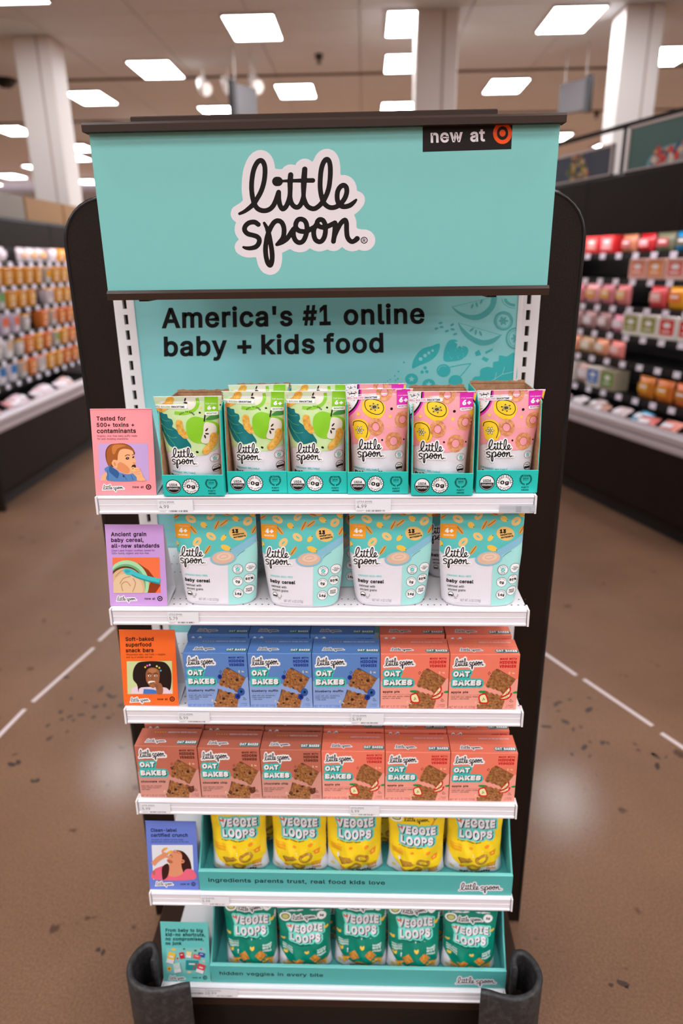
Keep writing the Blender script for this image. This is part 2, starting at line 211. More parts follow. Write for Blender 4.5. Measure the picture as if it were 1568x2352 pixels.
    111: [415, [207, -8, 159, -2, 117, 16, 82, 46, 56, 85, 40, 133, 34, 187, 40, 243, 56, 291, 82, 330, 117, 360, 159, 378, 207, 384, 256, 378, 299, 360, 333, 330, 359, 291, 376, 243, 381, 187, 376, 133, 359, 85, 333, 46, 299, 16, 256, -2], [207, 46, 242, 51, 270, 66, 292, 89, 307, 117, 316, 151, 319, 187, 316, 224, 307, 258, 292, 287, 270, 310, 242, 325, 207, 330, 173, 325, 145, 310, 124, 287, 108, 258, 99, 224, 96, 187, 99, 151, 108, 117, 124, 89, 145, 66, 173, 51]],
    112: [424, [53, -143, 53, 379, 112, 379, 112, 319, 118, 319, 126, 331, 137, 346, 152, 360, 171, 373, 197, 381, 229, 384, 274, 378, 313, 361, 345, 332, 370, 293, 385, 245, 390, 189, 385, 133, 370, 84, 346, 45, 313, 16, 274, -2, 229, -8, 198, -5, 173, 4, 153, 17, 138, 31, 127, 46, 118, 59, 114, 59, 114, -143], [220, 47, 253, 51, 279, 66, 301, 88, 316, 117, 325, 151, 328, 189, 325, 227, 316, 261, 301, 290, 280, 311, 253, 325, 220, 330, 188, 325, 161, 312, 140, 291, 125, 263, 116, 229, 113, 189, 116, 150, 125, 115, 140, 86, 162, 65, 188, 51]],
    113: [424, [372, -143, 311, -143, 311, 59, 306, 59, 298, 46, 287, 31, 272, 17, 252, 4, 227, -5, 195, -8, 151, -2, 111, 16, 79, 45, 55, 84, 39, 133, 34, 189, 39, 245, 55, 293, 79, 332, 112, 361, 151, 378, 196, 384, 228, 381, 253, 373, 272, 360, 287, 346, 298, 331, 307, 319, 313, 319, 313, 379, 372, 379], [205, 47, 236, 51, 263, 65, 284, 86, 299, 115, 309, 150, 312, 189, 309, 229, 300, 263, 284, 291, 263, 312, 237, 325, 205, 330, 172, 325, 145, 311, 124, 290, 108, 261, 99, 227, 96, 189, 99, 151, 109, 117, 124, 88, 145, 66, 172, 51]],
    114: [259, [53, 0, 53, 379, 112, 379, 112, 321, 115, 321, 130, 347, 152, 367, 181, 380, 213, 385, 221, 385, 229, 384, 237, 384, 243, 384, 243, 322, 239, 323, 230, 324, 219, 325, 207, 326, 182, 323, 159, 315, 140, 301, 126, 284, 117, 262, 114, 237, 114, 0]],
    115: [365, [182, -8, 145, -5, 112, 3, 84, 18, 62, 38, 45, 63, 36, 94, 94, 107, 105, 79, 124, 60, 150, 49, 181, 45, 217, 50, 244, 62, 262, 81, 268, 103, 265, 121, 254, 136, 237, 147, 212, 155, 149, 170, 104, 186, 72, 208, 53, 237, 47, 274, 51, 305, 65, 332, 87, 354, 115, 370, 149, 381, 187, 384, 223, 381, 254, 372, 279, 358, 299, 339, 314, 316, 324, 290, 268, 277, 258, 298, 243, 316, 219, 328, 187, 333, 156, 329, 131, 317, 114, 299, 109, 277, 112, 258, 124, 243, 144, 232, 172, 223, 229, 209, 275, 194, 306, 171, 325, 142, 331, 107, 326, 75, 312, 47, 290, 24, 260, 6, 223, -5]],
    116: [227, [204, 379, 204, 327, 6, 327, 6, 379], [65, 471, 126, 471, 126, 98, 128, 76, 136, 61, 150, 53, 170, 50, 177, 50, 185, 51, 194, 52, 202, 54, 213, 2, 203, -1, 192, -3, 180, -4, 168, -4, 125, 2, 92, 21, 72, 52, 65, 93]],
    117: [410, [182, -5, 146, -1, 115, 11, 89, 31, 69, 59, 57, 95, 53, 139, 53, 379, 114, 379, 114, 144, 119, 105, 137, 75, 164, 56, 200, 50, 226, 53, 249, 62, 268, 77, 283, 97, 293, 122, 296, 153, 296, 379, 357, 379, 357, 0, 298, 0, 298, 92, 307, 92, 286, 47, 257, 17, 222, 0]],
    118: [389, [163, 0, 17, 379, 84, 379, 165, 155, 177, 121, 187, 87, 196, 53, 206, 21, 184, 21, 194, 53, 203, 87, 213, 121, 224, 155, 305, 379, 371, 379, 226, 0]],
    119: [567, [138, 0, 23, 379, 87, 379, 133, 214, 143, 177, 154, 137, 165, 91, 175, 41, 165, 41, 175, 90, 186, 135, 196, 176, 206, 214, 252, 379, 316, 379, 362, 214, 371, 176, 382, 136, 392, 91, 402, 41, 391, 41, 402, 90, 413, 135, 423, 176, 434, 214, 480, 379, 545, 379, 429, 0, 368, 0, 319, 172, 312, 198, 305, 225, 297, 252, 291, 280, 284, 309, 277, 338, 291, 338, 284, 309, 277, 280, 270, 252, 263, 225, 255, 198, 248, 172, 199, 0]],
    120: [379, [21, 0, 171, 218, 171, 171, 29, 379, 100, 379, 147, 306, 164, 279, 179, 253, 193, 229, 207, 206, 175, 206, 190, 229, 202, 253, 216, 279, 233, 306, 282, 379, 352, 379, 209, 169, 209, 214, 358, 0, 287, 0, 231, 85, 214, 112, 200, 136, 187, 159, 173, 182, 205, 182, 191, 159, 178, 136, 165, 112, 148, 85, 91, 0]],
    121: [389, [47, -139, 61, -86, 71, -87, 88, -90, 104, -89, 118, -84, 130, -74, 141, -58, 151, -36, 163, -1, 17, 379, 84, 379, 165, 155, 177, 121, 187, 87, 196, 53, 206, 21, 184, 21, 193, 53, 202, 87, 212, 121, 224, 155, 305, 379, 371, 379, 204, -58, 191, -85, 177, -107, 159, -124, 139, -136, 117, -143, 91, -145, 77, -145, 65, -143, 54, -141]],
    122: [380, [42, 0, 42, 46, 254, 320, 254, 323, 48, 323, 48, 379, 333, 379, 333, 331, 126, 60, 126, 56, 339, 56, 339, 0]],
    48: [453, [227, -7, 174, 1, 130, 24, 95, 62, 69, 113, 53, 178, 48, 254, 53, 330, 69, 395, 95, 447, 130, 484, 174, 508, 227, 516, 279, 508, 323, 484, 358, 447, 384, 395, 400, 330, 405, 254, 400, 178, 384, 113, 359, 62, 323, 24, 279, 1], [227, 50, 261, 56, 290, 74, 313, 103, 330, 144, 340, 194, 344, 254, 340, 314, 330, 365, 313, 405, 290, 435, 261, 453, 227, 460, 192, 453, 163, 435, 140, 405, 123, 365, 113, 314, 109, 254, 113, 194, 123, 144, 140, 103, 163, 74, 192, 56]],
    49: [453, [76, 0, 76, 55, 391, 55, 391, 0], [276, 509, 276, 0, 212, 0, 212, 448, 209, 448, 86, 358, 86, 427, 198, 509]],
    50: [453, [64, 0, 64, 47, 234, 229, 261, 257, 282, 282, 299, 305, 311, 327, 318, 348, 320, 371, 317, 397, 308, 419, 293, 436, 273, 449, 250, 457, 224, 460, 196, 457, 172, 447, 153, 433, 139, 413, 130, 390, 127, 362, 66, 362, 71, 405, 86, 442, 111, 473, 143, 496, 182, 511, 225, 516, 268, 511, 306, 497, 337, 474, 361, 445, 376, 411, 381, 372, 378, 345, 371, 318, 357, 290, 336, 259, 306, 223, 267, 180, 153, 60, 153, 57, 389, 57, 389, 0]],
    51: [453, [218, -7, 173, -3, 133, 10, 98, 30, 70, 57, 52, 91, 44, 132, 109, 132, 115, 107, 126, 87, 144, 71, 165, 59, 191, 52, 219, 50, 248, 53, 275, 61, 297, 74, 315, 93, 325, 116, 329, 145, 326, 172, 316, 196, 299, 217, 275, 234, 242, 244, 201, 248, 157, 248, 157, 299, 288, 448, 288, 452, 70, 452, 70, 509, 372, 509, 372, 461, 211, 278, 211, 289, 264, 288, 308, 276, 344, 253, 371, 222, 387, 186, 393, 145, 387, 103, 370, 66, 344, 36, 309, 12, 266, -2]],
    52: [453, [40, 105, 40, 158, 247, 509, 311, 509, 109, 166, 109, 163, 413, 163, 413, 105], [282, 0, 282, 121, 282, 146, 282, 318, 343, 318, 343, 0]],
    53: [453, [221, -7, 178, -2, 140, 11, 108, 32, 83, 60, 66, 93, 60, 130, 122, 130, 127, 108, 138, 89, 154, 73, 173, 60, 196, 52, 221, 50, 250, 53, 276, 64, 298, 82, 314, 104, 324, 131, 328, 162, 324, 193, 314, 221, 297, 244, 275, 262, 248, 273, 218, 277, 192, 275, 167, 268, 145, 258, 128, 246, 67, 253, 96, 509, 366, 509, 366, 452, 151, 452, 134, 301, 136, 301, 155, 315, 178, 325, 203, 331, 229, 334, 263, 330, 294, 321, 321, 306, 345, 285, 364, 260, 379, 231, 388, 199, 391, 163, 385, 117, 369, 76, 343, 41, 309, 15, 268, -1]],
    54: [453, [226, -7, 182, -1, 142, 15, 109, 40, 84, 74, 69, 115, 64, 162, 68, 199, 80, 239, 102, 285, 137, 340, 252, 509, 322, 509, 151, 261, 145, 261, 154, 275, 165, 288, 179, 299, 196, 307, 214, 312, 235, 314, 278, 309, 316, 295, 346, 271, 370, 240, 384, 201, 389, 157, 384, 112, 368, 73, 343, 39, 310, 14, 271, -2], [226, 48, 254, 52, 279, 63, 299, 79, 314, 101, 324, 128, 327, 157, 324, 187, 314, 213, 299, 235, 279, 251, 254, 262, 226, 265, 198, 262, 174, 252, 153, 235, 138, 214, 128, 188, 125, 158, 128, 128, 138, 102, 153, 79, 174, 63, 198, 52]],
    55: [453, [97, 0, 323, 448, 323, 452, 62, 452, 62, 509, 391, 509, 391, 449, 165, 0]],
    56: [453, [226, -7, 178, -2, 136, 11, 101, 33, 74, 62, 57, 96, 52, 135, 55, 166, 65, 195, 81, 220, 101, 241, 125, 256, 153, 265, 153, 267, 119, 282, 93, 308, 76, 342, 70, 380, 75, 417, 90, 450, 114, 477, 146, 498, 184, 511, 226, 516, 269, 511, 306, 498, 337, 477, 361, 450, 377, 417, 382, 380, 376, 342, 359, 308, 333, 282, 300, 267, 300, 265, 327, 256, 351, 241, 372, 220, 387, 195, 397, 166, 401, 135, 395, 96, 378, 62, 352, 33, 317, 11, 275, -2], [226, 49, 258, 52, 285, 60, 307, 74, 323, 91, 333, 113, 337, 139, 333, 165, 322, 189, 305, 208, 283, 223, 256, 232, 226, 235, 196, 232, 169, 223, 147, 208, 130, 189, 119, 165, 115, 139, 119, 113, 129, 91, 145, 74, 167, 60, 195, 52], [226, 290, 252, 292, 274, 300, 293, 313, 307, 330, 316, 351, 319, 376, 316, 399, 308, 420, 294, 437, 275, 449, 252, 457, 226, 460, 200, 457, 177, 449, 159, 437, 145, 420, 136, 399, 133, 376, 136, 351, 145, 330, 159, 313, 178, 300, 201, 292]],
    57: [453, [226, 516, 271, 510, 310, 494, 343, 468, 368, 434, 384, 393, 389, 347, 385, 309, 373, 270, 350, 224, 315, 168, 200, 0, 130, 0, 301, 248, 307, 248, 299, 234, 287, 221, 273, 210, 257, 202, 238, 196, 218, 195, 175, 199, 137, 214, 106, 237, 83, 269, 68, 307, 64, 352, 69, 397, 85, 436, 110, 469, 143, 494, 182, 510], [226, 460, 199, 457, 174, 446, 154, 429, 138, 407, 129, 381, 125, 352, 129, 322, 138, 295, 154, 274, 174, 257, 199, 247, 226, 243, 254, 247, 279, 257, 299, 273, 314, 295, 324, 321, 327, 350, 324, 381, 314, 407, 299, 429, 279, 446, 254, 457]],
    46: [188, [95, -4, 78, -1, 63, 9, 53, 24, 50, 41, 53, 59, 63, 73, 78, 83, 95, 87, 113, 83, 128, 73, 138, 59, 141, 41, 138, 24, 128, 9, 113, -1]],
    44: [188, [38, -119, 68, 71, 137, 71, 84, -119]],
    39: [206, [78, 318, 70, 509, 136, 509, 128, 318]],
    43: [453, [198, 34, 198, 364, 255, 364, 255, 34], [61, 172, 61, 226, 391, 226, 391, 172]],
    45: [453, [337, 244, 337, 188, 114, 188, 114, 244]],
    35: [440, [242, 0, 326, 509, 377, 509, 294, 0], [10, 140, 19, 192, 400, 192, 391, 140], [64, 0, 147, 509, 198, 509, 115, 0], [40, 316, 49, 368, 429, 368, 421, 316]],
    37: [676, [175, 283, 146, 286, 121, 297, 101, 314, 86, 335, 78, 360, 75, 388, 75, 412, 78, 440, 87, 464, 101, 486, 121, 503, 146, 513, 175, 517, 206, 513, 230, 503, 250, 486, 264, 464, 273, 440, 276, 412, 276, 388, 273, 360, 264, 335, 250, 314, 230, 297, 205, 286], [175, 327, 198, 332, 212, 346, 221, 365, 223, 388, 223, 412, 221, 435, 213, 454, 198, 468, 175, 473, 153, 468, 138, 454, 130, 435, 127, 412, 127, 388, 130, 365, 138, 346, 153, 332], [501, -10, 471, -6, 446, 5, 426, 21, 412, 43, 403, 68, 400, 95, 400, 120, 403, 147, 412, 172, 427, 194, 447, 210, 471, 221, 501, 225, 531, 221, 556, 210, 576, 194, 590, 172, 598, 147, 601, 120, 601, 95, 598, 68, 589, 43, 575, 21, 555, 5, 531, -6], [501, 35, 523, 39, 538, 53, 546, 73, 549, 95, 549, 120, 546, 142, 538, 162, 524, 176, 501, 180, 479, 176, 464, 162, 456, 142, 453, 120, 453, 95, 455, 73, 464, 53, 479, 39], [132, 0, 482, 509, 540, 509, 191, 0]],
    40: [273, [89, 207, 92, 264, 101, 324, 114, 384, 132, 441, 153, 494, 177, 539, 236, 539, 212, 485, 191, 428, 174, 370, 161, 313, 154, 258, 151, 207, 154, 161, 160, 115, 172, 67, 188, 16, 209, -38, 236, -96, 177, -96, 139, -21, 111, 55, 95, 131]],
    41: [273, [37, -96, 64, -37, 86, 18, 102, 69, 113, 116, 120, 162, 122, 207, 119, 258, 112, 313, 99, 370, 82, 428, 62, 485, 37, 539, 97, 539, 121, 494, 142, 441, 159, 384, 173, 323, 181, 264, 184, 207, 178, 130, 161, 53, 134, -22, 97, -96]],
    42: [453, [201, 223, 206, 331, 114, 272, 89, 315, 186, 365, 89, 415, 114, 459, 206, 400, 201, 509, 250, 509, 246, 400, 337, 459, 362, 415, 266, 365, 362, 315, 337, 272, 246, 331, 250, 223]],
    38: [448, [197, -7, 150, -2, 110, 12, 78, 34, 54, 62, 39, 96, 34, 133, 37, 163, 47, 189, 63, 213, 85, 235, 111, 256, 140, 279, 216, 335, 226, 343, 237, 352, 246, 363, 255, 375, 260, 389, 262, 405, 258, 427, 245, 445, 226, 457, 201, 461, 184, 459, 168, 453, 155, 444, 145, 431, 139, 416, 137, 399, 139, 380, 145, 363, 155, 346, 169, 327, 185, 307, 204, 284, 438, 0, 364, 0, 171, 231, 144, 264, 121, 293, 102, 319, 87, 344, 78, 370, 75, 398, 79, 430, 91, 458, 109, 481, 134, 499, 165, 510, 200, 513, 235, 510, 266, 499, 290, 482, 308, 459, 320, 433, 324, 404, 322, 382, 315, 362, 305, 342, 291, 325, 275, 308, 256, 293, 154, 217, 128, 195, 110, 174, 100, 154, 97, 131, 100, 108, 109, 87, 124, 70, 143, 57, 166, 49, 193, 46, 223, 50, 251, 59, 278, 75, 301, 95, 321, 121, 336, 151, 346, 186, 349, 224, 408, 224, 405, 180, 397, 144, 385, 115, 371, 92, 357, 75, 345, 62, 333, 47, 305, 23, 271, 7, 234, -3]],
    47: [249, [235, 533, 71, -76, 14, -76, 178, 533]],
}
GLY = {}
def _load_glyphs():
    def inside(l, x, y):
        r = False
        for a, b in zip(l, l[1:] + l[:1]):
            if (a.y > y) != (b.y > y) and x < (b.x - a.x) * (y - a.y) / (b.y - a.y) + a.x: r = not r
        return r
    for code, raw in GLYPH_DATA.items():
        c = chr(code); w = raw[0] / 1000.0
        loops = [[Vector((d[k] / 1000.0, d[k + 1] / 1000.0, 0)) for k in range(0, len(d), 2)] for d in raw[1:]]
        nv = [(p.x, p.y) for l in loops for p in l]; ed = []; k = 0
        for l in loops: ed += [(k + i, k + (i + 1) % len(l)) for i in range(len(l))]; k += len(l)
        sign = [-1 if any(o is not l and all(inside(o, p.x, p.y) and inside(o, (p.x + q.x) / 2, (p.y + q.y) / 2) for p, q in zip(l, l[1:] + l[:1])) for o in loops) else 1 for l in loops]
        r = delaunay_2d_cdt([Vector(p) for p in nv], ed, [], 0, 1e-7, True)
        nv = [(p.x, p.y) for p in r[0]]; nf = []
        for t in r[2]:
            cx_ = sum(nv[i][0] for i in t) / 3; cy_ = sum(nv[i][1] for i in t) / 3; ins = 0
            for l, sg in zip(loops, sign): ins += sg * inside(l, cx_, cy_)
            ins = ins > 0
            if not ins: continue
            ar = sum(nv[t[i]][0] * nv[t[(i + 1) % 3]][1] - nv[t[(i + 1) % 3]][0] * nv[t[i]][1] for i in range(3))
            nf.append(tuple(t) if ar > 0 else tuple(reversed(t)))
        cnt = {}
        for t in nf:
            for i in range(3): cnt[(t[i], t[(i + 1) % 3])] = 1
        bd = [(a, b) for (a, b) in cnt if (b, a) not in cnt]
        nrm = [[0.0, 0.0] for _ in nv]
        for a, b in bd:
            dx, dy = nv[b][0] - nv[a][0], nv[b][1] - nv[a][1]; L = math.hypot(dx, dy) or 1
            for i in (a, b): nrm[i][0] += dy / L; nrm[i][1] -= dx / L
        for q in nrm:
            L2 = (q[0] ** 2 + q[1] ** 2)
            if L2 > 1e-9:
                s_ = min(2.0 / L2, 2.2 / math.sqrt(L2)); q[0] *= s_; q[1] *= s_
        GLY[c] = (nv, nf, bd, nrm, w)
    GLY[' '] = ([], [], [], [], 0.26)
    GLY['\u2014'] = GLY['-']; GLY['\u2019'] = GLY["'"]; GLY['\u00ae'] = GLY['*']
_load_glyphs()
def union2d(vs_, fs_):
    """one flat sheet without overlaps"""
    xs = [p[0] for p in vs_]; ys = [p[1] for p in vs_]; k = max(max(xs) - min(xs), max(ys) - min(ys)) or 1; ox, oy = min(xs), min(ys)
    tri = []
    for f in fs_:
        parts = [f] if len(f) != 4 else [(f[0], f[1], f[2]), (f[0], f[2], f[3])]
        for q in parts:
            ar = sum(vs_[q[i]][0] * vs_[q[(i + 1) % len(q)]][1] - vs_[q[(i + 1) % len(q)]][0] * vs_[q[i]][1] for i in range(len(q)))
            if abs(ar) > 1e-9 * k * k: tri.append(list(q) if ar > 0 else list(reversed(q)))
    r = delaunay_2d_cdt([Vector(((p[0] - ox) / k, (p[1] - oy) / k)) for p in vs_], [], tri, 1, 1e-6, True)
    return [(p.x * k + ox, p.y * k + oy) for p in r[0]], [tuple(f) for f, src in zip(r[2], r[5]) if src]
def field_shape(segs, step):
    """outline of everything nearer to a pen path than the pen's radius; segs: x0, y0, r0, x1, y1, r1"""
    S = np.array(segs, float); R = max(S[:, 2].max(), S[:, 5].max()) + 2 * step
    x0, y0 = min(S[:, 0].min(), S[:, 3].min()) - R, min(S[:, 1].min(), S[:, 4].min()) - R
    x1, y1 = max(S[:, 0].max(), S[:, 3].max()) + R, max(S[:, 1].max(), S[:, 4].max()) + R
    nx, ny = int((x1 - x0) / step) + 2, int((y1 - y0) / step) + 2
    def dist(X, Y):
        D = np.full(X.shape, 1e9)
        for a in S:
            dx, dy = a[3] - a[0], a[4] - a[1]; L = dx * dx + dy * dy
            t = np.clip(((X - a[0]) * dx + (Y - a[1]) * dy) / L, 0, 1) if L > 1e-12 else 0.0
            D = np.minimum(D, np.hypot(X - a[0] - t * dx, Y - a[1] - t * dy) - (a[2] + t * (a[5] - a[2])))
        return D
    gx = x0 + step * np.arange(nx); gy = y0 + step * np.arange(ny)
    D = np.full((ny, nx), 1e9)
    for a in S:      # only the window each stroke can reach
        i0 = max(0, int((min(a[0], a[3]) - R - x0) / step)); i1 = min(nx, int((max(a[0], a[3]) + R - x0) / step) + 2)
        j0 = max(0, int((min(a[1], a[4]) - R - y0) / step)); j1 = min(ny, int((max(a[1], a[4]) + R - y0) / step) + 2)
        X, Y = np.meshgrid(gx[i0:i1], gy[j0:j1]); dx, dy = a[3] - a[0], a[4] - a[1]; L = dx * dx + dy * dy
        t = np.clip(((X - a[0]) * dx + (Y - a[1]) * dy) / L, 0, 1) if L > 1e-12 else 0.0
        D[j0:j1, i0:i1] = np.minimum(D[j0:j1, i0:i1], np.hypot(X - a[0] - t * dx, Y - a[1] - t * dy) - (a[2] + t * (a[5] - a[2])))
    B = D < 0; pts = {}; nxt = {}
    def pt(j, i, j2, i2):
        k = (j, i, j2, i2) if (j, i) < (j2, i2) else (j2, i2, j, i)
        if k not in pts:
            a, b = D[k[0], k[1]], D[k[2], k[3]]; b = min(b, abs(a) * 50 + step) if b > 1e8 else b; a = min(a, abs(b) * 50 + step) if a > 1e8 else a
            t = a / (a - b); pts[k] = (x0 + step * (k[1] + t * (k[3] - k[1])), y0 + step * (k[0] + t * (k[2] - k[0])))
        return k
    mix = B[:-1, :-1].astype(int) + B[1:, :-1] + B[:-1, 1:] + B[1:, 1:]
    for j, i in zip(*np.nonzero((mix > 0) & (mix < 4))):
        c = [(j, i), (j, i + 1), (j + 1, i + 1), (j + 1, i)]; inn = [B[p] for p in c]; cr = []
        for q in range(4):
            if inn[q] != inn[(q + 1) % 4]: cr.append((pt(*c[q], *c[(q + 1) % 4]), inn[q]))
        ent = [k for k, leave in cr if leave]; ext = [k for k, leave in cr if not leave]
        if len(ent) == 1: nxt[ent[0]] = ext[0]
        elif len(ent) == 2:
            o = [k for k, l in cr]; 
            for k, l in cr:
                if l: nxt[k] = o[(o.index(k) + 1) % 4]
    loops = []; left = set(nxt)
    while left:
        k = left.pop(); l = [k]; n = nxt[k]
        while n in left: left.discard(n); l.append(n); n = nxt[n]
        P = [pts[q] for q in l]
        if len(P) < 4: continue
        def dp(a, b):
            if b - a < 2: return []
            ax, ay = P[a]; bx, by = P[b % len(P)]; dx, dy = bx - ax, by - ay; L = math.hypot(dx, dy) or 1e-9; w, m_ = 0, -1
            for q in range(a + 1, b):
                d = abs((P[q][0] - ax) * dy - (P[q][1] - ay) * dx) / L
                if d > w: w, m_ = d, q
            return dp(a, m_) + [m_] + dp(m_, b) if w > step * .16 else []
        h = len(P) // 2; idx = [0] + dp(0, h) + [h] + dp(h, len(P)); loops.append([P[q] for q in idx])
    vs_ = [p for l in loops for p in l]; ed = []; k = 0
    for l in loops: ed += [(k + q, k + (q + 1) % len(l)) for q in range(len(l))]; k += len(l)
    sc = max(x1 - x0, y1 - y0)
    r = delaunay_2d_cdt([Vector(((p[0] - x0) / sc, (p[1] - y0) / sc)) for p in vs_], ed, [], 0, 1e-7, True)
    V = [(p.x * sc + x0, p.y * sc + y0) for p in r[0]]; T = [tuple(t) for t in r[2]]
    A = np.array([[sum(V[i][0] for i in t) / 3, sum(V[i][1] for i in t) / 3] for t in T]); keep = dist(A[:, 0], A[:, 1]) < 0
    return V, [t for t, q in zip(T, keep) if q]
CAPH = max(p[1] for p in GLY['H'][0])

# ------------------------------------------------------------------ flat print: layered coloured shapes, mapped onto a surface
def catmull(pts, n=5, closed=False):
    out = []; m_ = len(pts)
    rng = range(m_) if closed else range(m_ - 1)
    for i in rng:
        g = (lambda k: pts[k % m_]) if closed else (lambda k: pts[min(max(k, 0), m_ - 1)])
        p0, p1, p2, p3 = g(i - 1), g(i), g(i + 1), g(i + 2)
        for k in range(n):
            t = k / n; t2 = t * t; t3 = t2 * t
            out.append(tuple(0.5 * ((2 * p1[j]) + (-p0[j] + p2[j]) * t + (2 * p0[j] - 5 * p1[j] + 4 * p2[j] - p3[j]) * t2 + (-p0[j] + 3 * p1[j] - 3 * p2[j] + p3[j]) * t3) for j in range(len(p1))))
    if not closed: out.append(tuple(pts[-1]))
    return out
class Art:
    """y runs down, as in a drawing; every call adds one coloured item; overlapping items are stacked in order"""
    def __init__(s, W, H): s.W = W; s.H = H; s.items = []; s.clip = None
    def _put(s, vs_, fs_, m_, merge=False):
        if not fs_: return
        if merge: vs_, fs_ = union2d(vs_, fs_)
        if not isinstance(m_, bpy.types.Material): m_ = ink(m_)
        xs = [p[0] for p in vs_]; ys = [p[1] for p in vs_]; bb = (min(xs), min(ys), max(xs), max(ys))
        lay = 0
        for it in s.items:
            b = it[3]
            if not (bb[0] > b[2] or bb[2] < b[0] or bb[1] > b[3] or bb[3] < b[1]): lay = max(lay, it[4] + 1)
        s.items.append((vs_, fs_, m_, bb, lay))
    def poly(s, pts, c): s._put([tuple(p[:2]) for p in pts], [tuple(range(len(pts)))], c)
    def blob(s, pts, c, n=5): s.poly(catmull(pts, n, True), c)
    def rect(s, x0, y0, x1, y1, c, r=0):
        if r <= 0: return s.poly([(x0, y0), (x1, y0), (x1, y1), (x0, y1)], c)
        pts = []
        for cx, cy, a0 in ((x1 - r, y0 + r, -90), (x1 - r, y1 - r, 0), (x0 + r, y1 - r, 90), (x0 + r, y0 + r, 180)):
            for k in range(5):
                a = math.radians(a0 + 22.5 * k); pts.append((cx + r * math.cos(a), cy + r * math.sin(a)))
        s.poly(pts, c)
    def ell(s, cx, cy, rx, ry, c, rot=0, n=20):
        ca, sa = math.cos(math.radians(rot)), math.sin(math.radians(rot)); pts = []
        for k in range(n):
            t = 2 * math.pi * k / n; x, y = rx * math.cos(t), ry * math.sin(t); pts.append((cx + x * ca - y * sa, cy + x * sa + y * ca))
        s.poly(pts, c)
    def ring(s, cx, cy, rx, ry, w, c, rot=0, n=24, a0=0, a1=360):
        ca, sa = math.cos(math.radians(rot)), math.sin(math.radians(rot)); vs_ = []; fs_ = []
        full = a1 - a0 >= 360
        k_ = n if full else n + 1
        for k in range(k_):
            t = math.radians(a0 + (a1 - a0) * k / n)
            for q in (-0.5, 0.5):
                x, y = (rx + q * w) * math.cos(t), (ry + q * w) * math.sin(t); vs_.append((cx + x * ca - y * sa, cy + x * sa + y * ca))
        for k in range(n):
            a, b = 2 * k, 2 * ((k + 1) % k_); fs_.append((a, a + 1, b + 1, b))
        s._put(vs_, fs_, c)
    def scallop(s, cx, cy, r, c, n=16, d=0.07):
        pts = []
        for k in range(n * 4):
            t = 2 * math.pi * k / (n * 4); rr = r * (1 - d + d * abs(math.sin(n * t / 2)) * 1.6); pts.append((cx + rr * math.cos(t), cy + rr * math.sin(t)))
        s.poly(pts, c)
    def star(s, cx, cy, r, c, n=5, q=0.42, rot=-90):
        s.poly([(cx + (r if k % 2 == 0 else r * q) * math.cos(math.radians(rot + 180 * k / n)), cy + (r if k % 2 == 0 else r * q) * math.sin(math.radians(rot + 180 * k / n))) for k in range(2 * n)], c)
    def _stroke(s, pts, w, vs_, fs_, cap=True):
        """pts may carry a third value: a local width factor"""
        n = len(pts); b0 = len(vs_)
        for i, p in enumerate(pts):
            a = pts[max(i - 1, 0)]; b = pts[min(i + 1, n - 1)]
            dx, dy = b[0] - a[0], b[1] - a[1]; L = math.hypot(dx, dy) or 1
            h = w * 0.5 * (p[2] if len(p) > 2 else 1.0)
            vs_ += [(p[0] - dy / L * h, p[1] + dx / L * h), (p[0] + dy / L * h, p[1] - dx / L * h)]
            if i: fs_.append((b0 + 2 * i - 2, b0 + 2 * i - 1, b0 + 2 * i + 1, b0 + 2 * i))
        if cap:
            for p in (pts[0], pts[-1]):
                h = w * 0.5 * (p[2] if len(p) > 2 else 1.0); c0 = len(vs_)
                vs_ += [(p[0] + h * math.cos(2 * math.pi * k / 10), p[1] + h * math.sin(2 * math.pi * k / 10)) for k in range(10)]
                fs_.append(tuple(range(c0, c0 + 10)))
    def line(s, pts, w, c, n=0, cap=True, closed=False):
        if n: pts = catmull(pts, n, closed)
        if closed: pts = list(pts) + [pts[0]]
        vs_ = []; fs_ = []; s._stroke(pts, w, vs_, fs_, cap); s._put(vs_, fs_, c, True)
    def lines(s, many, w, c, n=0):
        vs_ = []; fs_ = []
        for pts in many: s._stroke(catmull(pts, n) if n else pts, w, vs_, fs_)
        s._put(vs_, fs_, c, True)
    # ---- lettering
    def _textgeo(s, t, bold, track):
        vs_ = []; fs_ = []; bd = []; x = 0.0
        for ch in t:
            gv, gf, gb, gn, w = GLY.get(ch, GLY['-'])
            b0 = len(vs_)
            vs_ += [(p[0] + x + n_[0] * bold * 0.5, p[1] + n_[1] * bold * 0.5) for p, n_ in zip(gv, gn)]
            fs_ += [tuple(b0 + i for i in f) for f in gf]; bd += [(b0 + a, b0 + b) for a, b in gb]
            x += w + track + bold * 0.75
        return vs_, fs_, bd, x
    def text(s, t, x, y, c, w=None, h=None, bold=0.0, track=0.0, align='l', halo=None, halo_w=0.0, shadow=None, shift=(0, 0), rot=0.0, slant=0.0):
        """baseline at y; h is the height of a capital, w the width of the line"""
        v, f, bd, adv = s._textgeo(t, bold, track)
        if not v: return
        x0 = min(p[0] for p in v); x1 = max(p[0] for p in v)
        sx = (w / (x1 - x0)) if w else None; sy = (h / (CAPH + bold)) if h else None
        if sx is None: sx = sy
        if sy is None: sy = sx
        ox = {'l': x0, 'c': (x0 + x1) / 2, 'r': x1}[align]
        ca, sa = math.cos(math.radians(rot)), math.sin(math.radians(rot))
        def M(p, d=(0, 0)):
            a, b = (p[0] - ox) * sx + slant * p[1] * sy + d[0], -p[1] * sy + d[1]
            return (x + a * ca - b * sa, y + a * sa + b * ca)
        P = [M(p) for p in v]
